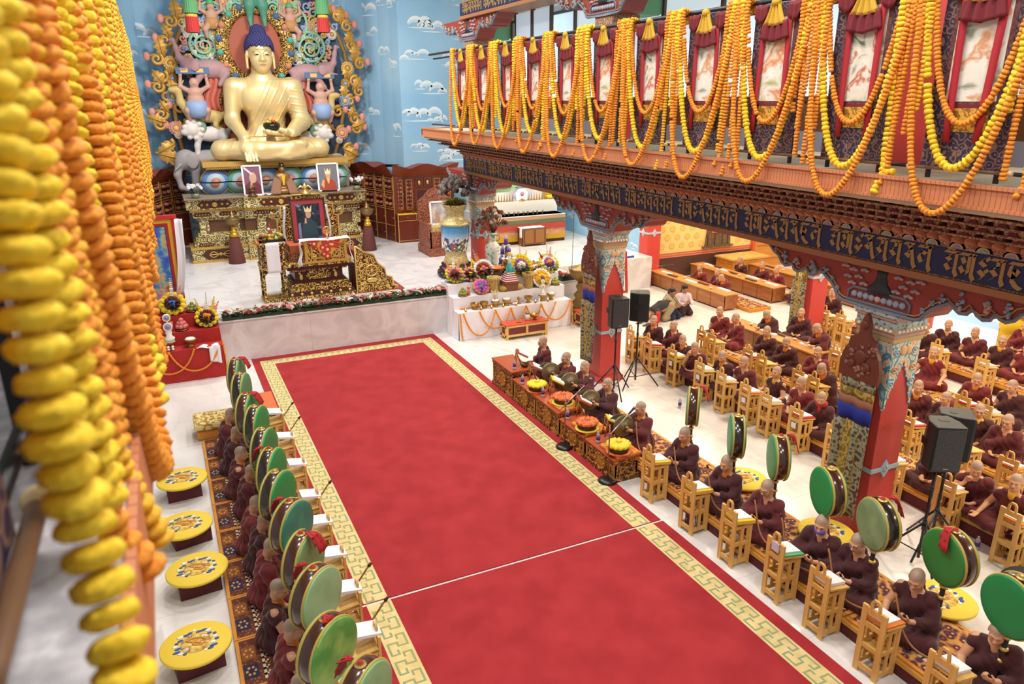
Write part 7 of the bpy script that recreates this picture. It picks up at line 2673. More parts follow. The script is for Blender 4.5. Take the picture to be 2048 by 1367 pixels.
speaker_on_stand(8.55, 5.3, 1.5, R(-30), 'left of the two black loudspeakers beside the second pillar')
speaker_on_stand(9.0, 5.45, 1.48, R(42), 'right of the two black loudspeakers beside the second pillar')
# ------------------------------------------------------------------ long brown tables under the gallery
def long_table(label, x0, x1, y0, y1, h, n, clutter=0, seed=1):
 t = thing('long_table', label, 'table', ((x0 + x1) / 2, (y0 + y1) / 2, 0), 0, 'long tables under the gallery')
 a, L = (x1 - x0) / 2, (y1 - y0) / 2
 m = MB()
 m.bx(-a - .03, a + .03, -L - .03, L + .03, h - .03, h)
 m.build('top', [mat('table_ochre', '#c0833f', .4, pat='noise', ramp=[(.3, '#b5783a'), (.7, '#cb9150')], s=6, st=(1, .15, 1))], t)
 for i in range(n):
  m = MB()
  ya, yb = -L + 2 * L * i / n, -L + 2 * L * (i + 1) / n
  m.bx(-a, a, ya + .01, yb - .01, .05, h - .03, 0)
  for q in (ya + .01, yb - .05):
   m.bx(-a - .008, -a + .03, q, q + .04, 0, h - .03, 0)
  m.bx(-a - .006, -a + .01, (ya + yb) / 2 - .006, (ya + yb) / 2 + .006, .06, h - .05, 1)
  m.build('cabinet', [TEAK, mat('seam_dark', '#5f3a1e', .6)], t)
 r = random.Random(seed)
 for i in range(clutter):
  y = y0 + .3 + (y1 - y0 - .6) * (i + r.random() * .5) / clutter
  x = r.uniform(x0 + .08, x1 - .08)
  m = MB()
  if i % 3 == 0:
   m.bx(x - .06, x + .06, y - .25, y + .25, h, h + .03, 0)
   tag(m.build('prayer_pages', [PAPER]), 'long white pages on the ' + label, 'pages', 'pages on the ' + label[:30])
  elif i % 3 == 1:
   m.lathe([(.02, 0), (.045, .04), (.05, .05), (.04, .05), (0, .02)], (x, y, h), 10, 0)
   tag(m.build('cup', [mat('cup_white', '#d9d6d0', .3)]), 'white cup on the ' + label, 'cup', 'cups on the ' + label[:30])
  else:
   m.bx(x - .05, x + .05, y - .22, y + .22, h, h + .035, 0)
   tag(m.build('book_cover', [mat('cover_brown', '#5f3a24', .6)]), 'narrow dark book board on the ' + label, 'book', 'book boards on the ' + label[:30])
long_table('long brown table nearest the kneeling visitors', 14.55, 15.05, 16.15, 19.9, .5, 3, 7, 2)
long_table('long brown table behind the first, before the yellow wall', 16.45, 16.98, 16.2, 20.1, .5, 3, 10, 3)
long_table('brown table at the back beside the timber box seat', 18.3, 18.8, 14.6, 19.2, .5, 3, 6, 4)
long_table('brown table inside the seated rows', 12.85, 13.3, 11.2, 14.05, .5, 3, 5, 5)
m = MB()
m.bx(17.6, 19.2, 19.3, 20.15, 0, .62, 0)
m.bx(17.55, 19.25, 19.25, 20.2, .62, .68, 1)
tag(m.build('timber_seat', [mat('orange_timber', '#d08c3a', .5), WOOD]), 'big orange timber box seat against the yellow wall', 'seat')
m = MB()
m.bx(15.15, 15.95, 15.7, 19.6, 0, .1, 0)
m.bx(15.2, 15.9, 15.75, 19.5, .1, .11, 1)
tag(m.build('seat_mat', [MATO, MATB]), 'orange edged patterned mat behind the first long brown table', 'mat')
m = MB()
m.bx(17.05, 17.6, 15.4, 20.0, 0, .1, 0)
tag(m.build('seat_mat', [MATO]), 'orange mat behind the second long brown table', 'mat')
# notice board and tray at the white wall corner
t = thing('notice_board', 'red board with two white notices leaning on the white wall', 'notice board', (12.85, 19.2, 0))
T = Matrix.Rotation(R(-7), 4, 'X')
m = MB()
m.bx(-.42, .42, .06, .09, 0, 1.35, 0, T)
m.build('board', [REDC], t)
m = MB()
m.bx(-.38, .1, .05, .06, .5, 1.3, 0, T)
m.bx(-.3, .3, .04, .055, .1, .72, 0, T)
for i in range(12):
 m.bx(-.32, rnd.uniform(-.15, .02), .046, .05, .78 + i * .04, .79 + i * .04, 1, T)
for i in range(9):
 m.bx(-.22, rnd.uniform(0, .2), .036, .04, .2 + i * .05, .21 + i * .05, 1, T)
m.build('notice', [PAPER, mat('ink_grey', '#8f8f98', .8)], t)
m = MB()
m.bx(13.15, 13.75, 19.7, 20.1, ST, ST + .06, 0)
m.bx(13.2, 13.7, 19.74, 20.06, ST + .06, ST + .07, 1)
tag(m.build('tray', [mat('tray_blue', '#27479a', .4), PAPER]), 'blue edged tray on the corner of the white stage wall', 'tray')
m = MB()
m.bx(18.0, 18.45, 9.6, 10.3, 0, .75, 0)
m.sph((18.15, 10.1, .8), (.28, .3, .28), 14, 9, 0)
m.sph((18.15, 9.6, .7), (.25, .33, .3), 14, 9, 0)
m.sph((18.2, 10.0, 1.08), (.22, .32, .14), 12, 8, 0)
tag(m.build('cloth_bundle', [mat('bundle_yellow', '#e6bf24', .8)]), 'big heap of bright yellow cloth beside the bright doorway', 'cloth')
m = MB()
m.sph((9.25, 4.35, .14), (.3, .25, .15), 14, 9)
m.sph((9.4, 4.2, .22), (.16, .2, .12), 12, 8)
tag(m.build('dark_bag', [mat('bag_black', '#17141c', .7)]), 'black bag lying on the floor by the nearer platform edge', 'bag')
# curved drum sticks are thin canes with a dark padded end
def cane(a, b, bend, label, g):
 a, b = Vector(a), Vector(b)
 P = []
 for i in range(15):
  t = i / 14
  P.append(a.lerp(b, t) + Vector(bend) * math.sin(PI * t) ** 1.2 * (1 - .2 * t))
 m = MB()
 m.tube(P, [.011] * 15, 6, 0)
 m.tube([P[-1], P[-1] + (P[-1] - P[-2]).normalized() * .05], [.022, .016], 6, 1)
 tag(m.build('drumstick', [mat('cane', '#8a5a34', .5), mat('pad_dark', '#4a1c18', .7)]), label, 'drumstick', g)
# ------------------------------------------------------------------ the assembly
MASK = mat('mask_violet', '#6f5fc0', .7)
PEEP = dict(
 wrap=lambda: monk('person', hy=4, hp=10),
 orange=lambda: monk('person', hy=16, hp=10, shirt=SHIRT_O),
 bare=lambda: monk('person', hy=-6, hp=16, shawl='bare', robe=ROBE_A),
 dark=lambda: monk('person', hy=22, hp=22, lean=.05, robe=ROBE_B, shirt=SHIRT_O),
 chin=lambda: monk('person', hy=18, hp=24, lean=.09, handR='chin', shawl='bare'),
 vest=lambda: monk('person', hy=12, hp=2, shawl='vest', handL='knee', handR='knee', shirt=SHIRT_Y, robe=ROBE_B),
 glasses=lambda: monk('person', hy=10, hp=8, shirt=SHIRT_Y, glasses=True, shawl='bare', robe=ROBE_B),
 reader=lambda: monk('person', hy=0, hp=38, lean=.17, handR='page', handL='page', shirt=SHIRT_O),
 scarf=lambda: monk('person', hy=18, hp=22, scarf=SHIRT_R, handR='knee', robe=ROBE_B),
 drum=lambda: monk('person', hy=8, hp=18, handR='stick', handL='grip', shirt=SHIRT_O, robe=ROBE_B),
 drumglass=lambda: monk('person', hy=4, hp=20, handR='stick', handL='grip', glasses=True, robe=ROBE_A),
 drumbare=lambda: monk('person', hy=6, hp=26, handR='stick', handL='grip', shawl='bare', robe=ROBE_B),
 drummask=lambda: monk('person', hy=14, hp=18, handR='stick', handL='grip', mask=MASK, robe=ROBE_B),
 cymb=lambda: monk('person', hy=4, hp=12, handR='cymR', handL='cymL', robe=ROBE_A),
 cymglass=lambda: monk('person', hy=0, hp=14, handR='cymR', handL='cymL', glasses=True, shirt=SHIRT_O, robe=ROBE_A),
 left=lambda: monk('person', hy=-14, hp=26, lean=.05, handR='grip', handL='stick', robe=ROBE_A, skin='#bb8a6a', scalp='#9a8070'),
 leftbare=lambda: monk('person', hy=-22, hp=20, lean=.03, handR='grip', handL='stick', shawl='vest', robe=ROBE_A, skin='#c09070', scalp='#94806f', shirt=SHIRT_O),
 plainglass=lambda: monk('person', hy=2, hp=10, glasses=True))
PROTO = {}
SWAP = {'A': None, 'B': {'robe_maroon': ROBE_B, 'robe_dark': ROBE_A}, 'C': {'robe_maroon': ROBE_C, 'robe_dark': ROBE_C}}
def seat(kind, x, y, z, rz, label, group, sw='A', s=1.0):
 if kind not in PROTO:
  PROTO[kind] = PEEP[kind]()
  if sw == 'A':
   o = PROTO[kind]
   o.location, o.rotation_euler = (x, y, z), (0, 0, R(rz))
   tag(o, label, 'person', group)
   o.scale = (s, s, s)
   KIDS[o.name] = list(o.children)
   return o
  spare = PROTO[kind]
  spare.location, spare.rotation_euler = (x, y, z), (0, 0, R(rz))
  for ch in spare.children:
   if ch.name.startswith('robe'):
    ch.material_slots[0].link = 'OBJECT'
    t_ = SWAP[sw].get(ch.data.materials[0].name)
    if t_:
     ch.material_slots[0].material = t_
  tag(spare, label, 'person', group)
  spare.scale = (s, s, s)
  return spare
 o = dup(PROTO[kind], (x, y, z), R(rz), label, group, s, SWAP[sw])
 o['category'] = 'person'
 return o
F = -90                                        # facing the aisle from the right
# left line of drummers
G = 'drummers of the left line'
for kind, x, y, rz, dsc, sw in (('left', .47, 12.75, 78, 'person in maroon robes, farthest of the left drummers, by the brocade cushion', 'A'), ('left', .49, 12.0, 82, 'second person from the far end of the left line, bent behind the drums', 'B'), ('leftbare', .5, 11.15, 88, 'third person from the far end of the left line, face in profile', 'A'), ('left', .55, 10.5, 84, 'fourth person from the far end of the left line, hand raised to a drum handle', 'A'), ('left', .5, 9.5, 80, 'fifth person from the far end of the left line, bowed so only the scalp shows', 'C'), ('left', .54, 8.98, 92, 'sixth person from the far end of the left line, close beside the fifth', 'B'), ('left', .53, 8.3, 90, 'person in the left line wearing dark red robes behind the dull green drum', 'C'), ('leftbare', .52, 7.46, 84, 'person with a bare arm and orange cuff in the left line, looking right', 'B'), ('leftbare', .55, 6.68, 92, 'person with shaved head behind the yellow green mottled drum', 'C'), ('left', .46, 5.9, 88, 'person at the bottom edge of the photo in the left line, mostly cut off', 'A')):
 seat(kind, x, y, .056, rz, dsc, G, sw, rnd.uniform(.97, 1.03))
# cymbal row
G = 'cymbal players'
cyps = []
for kind, x, y, rz, dsc, z in (('plainglass', 7.17, 13.55, F - 8, 'person with glasses and hands in lap at the tall bare table', .2), ('cymglass', 7.13, 12.42, F, 'person with glasses holding cymbals, second from the far end', .2), ('cymb', 7.2, 11.8, F + 4, 'person holding cymbals before the pillar banner, third from the far end', .2), ('cymb', 7.1, 10.8, F, 'person in dark robes holding cymbals, fourth from the far end', .2), ('cymglass', 7.02, 9.6, F + 2, 'person with glasses and orange collar holding the nearest cymbals', .2)):
 o = seat(kind, x, y, z, rz, dsc, G, 'B' if 'fourth' in dsc else 'A')
 if kind != 'plainglass':
  cyps.append((x, y, rz))
BRZ = mat('cymbal_bronze', '#77694c', .45, .6, pat='rings', ramp=[(.3, '#6a5c40'), (.7, '#84755a')], s=14)
for i, (x, y, rz) in enumerate(cyps):
 for s in (-1, 1):
  M_ = Matrix.Translation((x, y, .2)) @ Matrix.Rotation(R(rz), 4, 'Z')
  c = M_ @ Vector((s * .095, -.44, .47 + s * .02))
  q = (M_.to_3x3() @ Vector((s, -.12 * s, .12))).normalized().to_track_quat('Z', 'Y').to_matrix().to_4x4()
  m = MB()
  T = q
  m.lathe([(.2, 0), (.205, .004), (.17, .01), (.075, .018), (.06, .05), (.02, .065), (0, .066)], n=32, T=T)
  t = thing('cymbal', ('right', 'left')[s > 0] + ' cymbal of the pair held by the %s cymbal player from the far end' % ('first', 'second', 'third', 'fourth')[i], 'cymbal', tuple(c), 0, 'cymbals')
  m.build('plate', [BRZ], t)
  m = MB()
  p0 = T @ Vector((0, 0, .066))
  m.tube([tuple(p0), tuple(p0 + (T.to_3x3() @ Vector((.03, 0, .03)))), tuple(p0 + (T.to_3x3() @ Vector((.05, 0, -.02))))], .012, 6)
  m.build('strap', [mat('strap_cream', '#b9a98a', .8)], t)
# right line of drummers
G = 'drummers of the right line'
ys = [8.36, 7.32, 6.52, 5.55, 5.06, 4.3, 3.38]
for (kind, dx, rz, dsc), y in zip((('drum', 7.0, F + 2, 'person in maroon robes beating the drum farthest back in the right line'), ('drum', 6.95, F, 'second drummer of the right line in dark robes, looking down'), ('drumglass', 6.96, F + 6, 'drummer with black rimmed glasses, third of the right line'), ('drummask', 6.92, F + 10, 'drummer wearing a violet face mask'), ('drumglass', 7.0, F, 'drummer whose face is hidden by the worn grey green drum'), ('drumbare', 7.02, F + 10, 'drummer with glasses and bare arm at the lower right'), ('drumbare', 6.98, F + 16, 'drummer at the bottom right corner looking down')), ys):
 seat(kind, dx, y, .232, rz, dsc, G, 'A' if kind != 'drumglass' or y > 6 else 'B', 1.02)
for i, (y, n_) in enumerate(zip(ys, ('first', 'second', 'third', 'fourth', 'fifth', 'sixth', 'seventh'))):
 cane((6.62, y + .12, .5), (6.7, y + .95, .84), (-.08, .1, -.24), 'curved cane drumstick held by the %s drummer of the right line' % n_, 'drumsticks of the right line')
for i, y in enumerate((12.6, 11.9, 9.4, 7.2, 6.5)):
 cane((.95, y, .62), (1.62, y + .25, .72), (.1, .1, -.2), 'curved cane drumstick reaching past the left drums over the carpet edge', 'drumsticks of the left line')
# rows beyond the pillars
G = 'people in the row beyond the pillars'
for kind, x, y, rz, dsc, sw in (('orange', 10.2, 13.66, F + 10, 'person with orange collar at the far end of the row beyond the pillars', 'B'), ('wrap', 10.36, 13.1, F + 4, 'person wrapped to the chin in maroon, second from the far end of the row', 'A'), ('dark', 10.0, 12.25, F + 14, 'person in dark robes looking down, third from the far end of the row', 'A'), ('chin', 9.98, 11.75, F + 10, 'person resting the chin on one hand in the row beyond the pillars', 'A'), ('dark', 10.06, 11.0, F, 'person in dark robes writing, fifth in the row beyond the pillars', 'A'), ('bare', 10.1, 10.46, F + 8, 'person with pale face looking left, sixth in the row beyond the pillars', 'A'), ('vest', 10.28, 9.78, F - 4, 'person with yellow shirt looking left, seventh in the row beyond the pillars', 'A'), ('bare', 10.24, 9.1, F + 6, 'person with a bare arm reaching to a desk in the row beyond the pillars', 'C'), ('scarf', 10.1, 8.5, F + 8, 'person wearing a bright red scarf', 'A'), ('wrap', 10.2, 6.3, F, 'person hidden behind the pair of loudspeakers by the second pillar', 'B'), ('chin', 10.13, 5.67, F + 14, 'person with one hand at the mouth right of the loudspeakers', 'A'), ('vest', 10.04, 5.1, F + 4, 'person with bare arms and folded hands at the right edge, looking down', 'B')):
 seat(kind, x, y, .275, rz, dsc, G, sw, rnd.uniform(.97, 1.04))
G = 'people in the third row'
for kind, x, y, rz, dsc, sw in (('bare', 12.15, 13.6, F + 26, 'person in red robes at the far end of the third row, turned to the neighbour', 'C'), ('bare', 12.1, 12.95, F - 10, 'big person in red robes, second from the far end of the third row', 'C'), ('orange', 12.0, 11.84, F + 6, 'person with orange collar before the long white pages, third row', 'A'), ('dark', 11.94, 11.14, F + 10, 'person in dark robes with a bare forearm, fourth in the third row', 'A'), ('wrap', 11.9, 10.28, F + 16, 'person in maroon, fifth in the third row, below the far red pillar', 'C'), ('reader', 11.5, 9.62, F + 8, 'person bowed over an open book just left of the second pillar', 'B'), ('orange', 12.0, 8.05, F + 24, 'person in front of the red front of the second pillar, looking at the camera side', 'B'), ('wrap', 12.0, 7.5, F - 10, 'person wrapped in maroon right of the second pillar, face turned left', 'B'), ('glasses', 12.0, 6.9, F + 20, 'person with glasses and yellow collar holding papers, third row', 'A'), ('plainglass', 11.96, 6.4, F + 8, 'smiling person with glasses in maroon at the right of the third row', 'A')):
 seat(kind, x, y, .275, rz, dsc, G, sw, rnd.uniform(.97, 1.04))
G = 'people around the brown table'
for kind, x, y, rz, dsc, sw in (('reader', 13.35, 13.0, F - 4, 'person with orange scarf bent over the brown table, reading', 'A'), ('orange', 13.85, 12.62, F + 20, 'person with orange collar sitting at the foot of the second far red pillar', 'A'), ('reader', 13.5, 11.5, F - 20, 'person leaning over the near end of the brown table', 'B'), ('vest', 14.0, 9.2, F + 22, 'person with yellow shirt and both arms bare right of the second pillar capital', 'C'), ('dark', 13.5, 7.9, F + 8, 'person with yellow collar behind two pine desks, looking down', 'C'), ('bare', 13.6, 7.33, F, 'person bowing the head at the right edge of the fourth row', 'B')):
 seat(kind, x, y, .275, rz, dsc, G, sw, rnd.uniform(.97, 1.05))
G = 'people in the far right rows'
for kind, x, y, rz, dsc, sw in (('wrap', 16.1, 13.7, F + 16, 'person in purple brown robes behind the desks right of the far red pillar', 'B'), ('vest', 15.6, 12.1, F + 8, 'person with bare arm and white cloth under the painted bracket', 'B'), ('chin', 15.6, 10.5, F + 10, 'person doubled over with hands at the face under the green beam', 'B'), ('wrap', 16.1, 10.35, F + 22, 'person in brown robes in front of the bright doorway', 'B'), ('bare', 16.1, 9.7, F + 12, 'person with folded hands in the bright doorway light', 'A'), ('glasses', 16.1, 9.1, F + 10, 'person with yellow sleeve and hand at the face before the yellow cloth heap', 'A'), ('wrap', 17.6, 9.5, F, 'person far back beside the yellow cloth heap', 'C'), ('bare', 16.1, 8.55, F + 6, 'person with bare arm at the right edge before the yellow cloth heap', 'C')):
 seat(kind, x, y, .275, rz, dsc, G, sw, rnd.uniform(.97, 1.04))
G = 'people at the long tables'
for kind, x, y, rz, dsc, sw in (('wrap', 15.35, 18.3, F + 8, 'person farthest of the three behind the first long brown table', 'C'), ('wrap', 15.4, 17.5, F + 4, 'middle one of the three people behind the first long brown table', 'A'), ('reader', 15.4, 17.05, F, 'person leaning on the first long brown table, nearest of the three', 'C'), ('bare', 17.3, 18.6, F + 6, 'person behind the second long table close to the yellow wall', 'B'), ('orange', 17.4, 17.7, F + 10, 'person in dark robes before the timber box seat', 'B'), ('bare', 17.3, 16.95, F + 14, 'person in red robes behind the near half of the second long table', 'C'), ('chin', 17.15, 15.75, F + 6, 'person hunched at the near end of the second long table', 'B')):
 seat(kind, x, y, .115, rz, dsc, G, sw)
# ------------------------------------------------------------------ the three visitors
t = thing('person', 'person in dark grey top and khaki trousers prostrating with forehead to the floor', 'person', (12.3, 16.2, 0), R(8))
S = SDF(.0095, .03)
S.chain([((.28, -.1, .4), .13), ((.05, -.12, .09), .075)], .04)
S.chain([((.28, .1, .4), .13), ((.05, .12, .09), .075)], .04)
for s in (-1, 1):
 S.chain([((.05, s * .12, .08), .07), ((.45, s * .1, .08), .05)])
 S.chain([((.45, s * .1, .07), .045), ((.52, s * .1, .05), .04)])
 S.chain([((-.3, s * .18, .3), .06), ((-.38, s * .24, .06), .045), ((-.62, s * .14, .035), .032)])
 hand(S, (-.62, s * .14, .03), (-1, 0, 0), (0, 0, -1), .1, s)
S.chain([((.28, 0, .42), .14), ((.0, 0, .42), .14), ((-.28, 0, .32), .13)], .06)
S.cap((-.28, -.14, .32), (-.28, .14, .32), .07)
Hm = Matrix.Translation((-.38, 0, .24)) @ Matrix.Rotation(R(-90), 4, 'Z') @ Matrix.Rotation(R(118), 4, 'X')
head(S, (-.3, 0, .3), Hm)
me = S.mesh('visitor_body', col=headcol(Hm, '#b5835f', '#241a16'), floor=0)
add_mats(me, SKIN)
link('body', me, t)
for nm, parts, mm in (('trousers', [[((.28, s * .1, .4), .14), ((.05, s * .12, .1), .085), ((.45, s * .1, .085), .06)] for s in (-1, 1)], mat('khaki', '#9a8a6c', .85)), ('top', [[((.26, 0, .44), .145), ((.0, 0, .44), .15), ((-.26, 0, .34), .145)], [((-.26, -.15, .33), .085), ((-.26, .15, .33), .085)]] + [[((-.28, s * .17, .31), .075), ((-.37, s * .23, .1), .06)] for s in (-1, 1)], mat('grey_top', '#2f2f33', .85))):
 S = SDF(.0105, .04)
 for p in parts:
  S.chain(p)
 me = S.mesh(nm, floor=0.001)
 add_mats(me, mm)
 link(nm, me, t)
m = MB()
m.grid(lambda u, v: (-.3 - .1 * math.sin(PI * u) + .02 * math.sin(v * 9), -.28 + .02 * v, .08 + .28 * v), 8, 8, th=.02)
m.tube([(-.3, -.2, .36), (-.36, -.27, .2), (-.42, -.27, .05)], [.06, .07, .06], 10)
m.build('red_sleeve', [mat('sleeve_red', '#b3262b', .8)], t)
m = MB()
for s in (-1, 1):
 m.sph((.54, s * .1, .1), (.05, .06, .1), 10, 8)
m.build('socks', [mat('sock_grey', '#4a4f48', .85)], t)
def kneeler(x, y, rz, label, top, skirt, hair_len, shawl=None):
 t = thing('person', label, 'person', (x, y, 0), R(rz))
 S = SDF(.0095, .03)
 for s in (-1, 1):
  S.chain([((s * .1, .12, .25), .12), ((s * .12, -.2, .1), .085)], .04)
  S.chain([((s * .12, -.2, .07), .065), ((s * .1, .3, .06), .05), ((s * .1, .42, .04), .035)])
  S.chain([((s * .17, .0, .55), .055), ((s * .22, -.08, .36), .042), ((s * .05, -.26, .38), .028)])
  hand(S, (s * .05, -.26, .38), (-s * .2, -.5, .8), (-s, 0, 0), .2, -s)
 S.chain([((0, .1, .25), .15), ((0, .05, .45), .125), ((0, .02, .55), .1)], .05)
 S.cap((-.15, .02, .57), (.15, .02, .57), .06, .06, .04)
 H = frame((0, 0, .66), 0, 20)
 head(S, (0, .02, .58), H)
 me = S.mesh('visitor_body', col=headcol(H, '#a8765a', '#15110f'), floor=0)
 add_mats(me, SKIN)
 link('body', me, t)
 C = SDF(.0105, .05)
 C.chain([((0, .1, .26), .17), ((0, .05, .45), .15), ((0, .02, .56), .12)])
 C.cap((-.16, .02, .56), (.16, .02, .56), .078)
 for s in (-1, 1):
  C.chain([((s * .17, 0, .55), .07), ((s * .22, -.08, .36), .06), ((s * .12, -.2, .37), .045)])
 if shawl:
  C.chain([((0, .08, .6), .14), ((0, .2, .08), .26)], .06)
 me = C.mesh('top', disp=lambda V: .007 * np.sin(26 * V[:, 0] + 14 * V[:, 2]), floor=.003)
 add_mats(me, shawl or top)
 link('shawl' if shawl else 'top', me, t)
 C = SDF(.0105, .05)
 C.ell((0, .12, .14), (.24, .28, .15))
 for s in (-1, 1):
  C.chain([((s * .1, .1, .22), .14), ((s * .12, -.2, .1), .095)])
 me = C.mesh('skirt', floor=.002)
 add_mats(me, skirt)
 link('skirt', me, t)
 C = SDF(.0095, .03)
 c = H @ Vector((0, .03, .155))
 C.ell(c, (.088, .1, .098))
 C.chain([((0, c.y + .07, c.z), .07), ((0, c.y + .12, c.z - .2), .06), ((.03, c.y + .14, c.z - hair_len), .025)])
 C.ell(H @ Vector((0, -.13, .09)), (.085, .09, .09), .01, cut=True)
 me = C.mesh('hair')
 add_mats(me, mat('black_hair', '#14100f', .5))
 link('hair', me, t)
SHW = mat('shawl_weave', '#a89a78', .9, pat='wave', ramp=[(.35, '#b3a684'), (.55, '#a3946c'), (.62, '#2a2a55'), (.8, '#2d2b52'), (.86, '#a89a78')], s=2.4, dist=3, det=2, rot=(0, .9, .5))
kneeler(12.72, 16.3, 10, 'kneeling person wrapped in a beige and navy patterned shawl, black hair', None, mat('navy_cloth', '#23264a', .85), .25, SHW)
kneeler(13.28, 16.45, -8, 'kneeling person in a pale pink top with a long black plait', mat('pink_top', '#d3bfcb', .85), mat('dark_skirt', '#3a2028', .85), .48)
# ------------------------------------------------------------------ gallery: slab, cornice, inscribed beam
PC = (-.7, 6.23, 13.14, 20.06)                 # pillar centres along the hall
FASC = mat('fascia_carved', '#c07850', .55, pat='brick', ramp=[(.3, '#c98259'), (.6, '#a85c3c')], s=5, bump=.3, st=(1, 1, 2.4))
CB = mat('cornice_brown', '#a5765a', .6, pat='curl', ramp=[(.3, '#8a5f48'), (.6, '#a87c60'), (.85, '#c29a76')], s=13, bump=.5)
CR = mat('cornice_recess', '#5f2222', .7)
BRK = mat('bracket_red', '#93392f', .5)
GRB = mat('bracket_green', '#76b98a', .55)
CL1, CL2, CL3 = mat('cloud_pink', '#c79a92', .55), mat('cloud_grey_blue', '#8f9db0', .55), mat('cloud_green', '#7f9f92', .55)
INK = mat('letter_gold', '#b08f58', .5, .2)
NAVY = mat('beam_navy', '#1c2a5c', .5)
Y0, Y1 = -1.5, 20.45
GL = [  # strokes of eight ornate letters, in a unit cell
 [[(.05, .84), (.9, .84)], [(.5, .74), (.18, .63), (.45, .5), (.16, .34), (.42, .13), (.66, .25)], [(.78, .84), (.78, .12), (.95, -.08)], [(.25, 1.0), (.5, .92), (.75, 1.0)], [(.48, 1.1), (.56, 1.1)]],
 [[(.0, .84), (.95, .84)], [(.15, .7), (.34, .5), (.08, .34), (.34, .12), (.55, .3)], [(.58, .84), (.58, .12)], [(.82, .84), (.82, .08), (1.0, -.1)]],
 [[(.5, .86), (.22, .66), (.55, .52), (.22, .32), (.55, .16), (.35, -.02)], [(.6, .86), (.7, .74)], [(.6, .4), (.72, .3)]],
 [[(.05, .84), (.75, .84)], [(.35, .8), (.6, .62), (.2, .46), (.55, .3)], [(.55, .7), (.82, .05), (.98, -.1)]],
 [[(.05, .84), (.9, .84)], [(.6, .6), (.3, .68), (.12, .45), (.3, .2), (.6, .3)], [(.7, .84), (.7, .1), (.88, -.1)]],
 [[(.1, .84), (.85, .84)], [(.2, .75), (.14, .45), (.45, .3), (.62, .52), (.4, .62)], [(.4, .62), (.34, .2), (.6, .02), (.9, -.06)]],
 [[(.05, .84), (.85, .84)], [(.45, .8), (.48, .58), (.12, .46), (.48, .24), (.12, .06)], [(.75, .84), (.75, .1), (.9, -.08)]],
 [[(.05, .84), (.95, .84)], [(.2, 1.12), (.55, 1.02), (.5, .86)], [(.62, .56), (.3, .62), (.14, .42), (.35, .2), (.64, .34)], [(.8, .9), (.82, .1), (.98, -.12)]]]
def letters(m, X, ya, yb, z0, h, mi, sgn=-1):
 """ribbon lettering on the plane X, read from ya towards yb"""
 r = random.Random(21)
 L = abs(yb - ya)
 d = 1 if yb > ya else -1
 w, u = h * .66, .1
 e = .012 * sgn
 while u + 8.6 * w < L + w:
  seq = [0, 1, 2] + [r.choice((3, 4, 5, 6, 3, 6)) for _ in range(4)] + [7]
  for g in seq:
   for st in GL[g]:
    P = []
    for a, b in zip(st[:-1], st[1:]):
     P += [(a[0] + (b[0] - a[0]) * k / 3, a[1] + (b[1] - a[1]) * k / 3) for k in range(3)]
    P.append(st[-1])
    V, F = [], []
    for i, (a, b) in enumerate(P):
     for s in (-1, 1):
      uu, vv = a + s * .1, b + s * .06
      for q in (0, e):
       V.append((X + q, ya + d * (u + uu * w), z0 + vv * h))
    n = len(P)
    for i in range(n - 1):
     o = i * 4
     F += [(o + 1, o + 5, o + 7, o + 3), (o, o + 1, o + 5, o + 4), (o + 2, o + 3, o + 7, o + 6)]
    m.add(V, F, mi)
   u += w * (1.0 if g != 2 else .78)
  u += w * .75
# gallery floor and soffits
m = MB()
m.bx(6.9, 26, Y0, Y1 - .1, 4.95, 5.2, 0)
struct(m.build('ceiling_gallery', [mat('soffit_cream', '#d8c7a8', .7)], org=(7, 0, 5)))
m = MB()
m.bx(6.86, 6.93, Y0, Y1, 5.0, 5.225, 0)
m.bx(6.86, 8.3, Y1 - .06, Y1, 5.0, 5.225, 0)
m.bx(6.84, 6.88, Y0, Y1, 5.0, 5.03, 0)
m.bx(6.84, 6.88, Y0, Y1, 5.195, 5.23, 0)
struct(m.build('trim_1', [FASC], org=(6.9, 0, 5)))
m = MB()
rows = ((7.02, 4.9, .1), (7.28, 4.79, .11), (7.52, 4.68, .11), (7.74, 4.58, .1))
for k, (x, z, h) in enumerate(rows):
 m.bx(x + .1, 8.2, Y0, Y1 - .1 - k * .12, z, z + h, 1)
 m.bx(x - .02, x + .25, Y0, Y1 - .08 - k * .12, z - .012, z + .012, 0)
 n = int((Y1 - Y0) / .3)
 for i in range(n):
  y = Y1 - .25 - k * .12 - i * .3 - (k % 2) * .15
  if k == 0:
   m.bx(x + .02, x + .12, y - .07, y + .07, z + .01, z + h, 2)
   m.sph((x + .01, y, z + .055), (.025, .045, .04), 8, 6, 3)
  else:
   m.prism([(y - .1, z + .012), (y + .1, z + .012), (y + .1, z + h - .012), (y - .1, z + h - .012)], x, x + .12, 'x', 0)
   m.prism([(y - .06, z + .012), (y + .06, z + .012), (y, z + h * .8)], x - .02, x, 'x', 2)
m.bx(7.9, 8.25, Y0, Y1 - .5, 4.4, 4.6, 0)
n = int((Y1 - Y0) / .15)
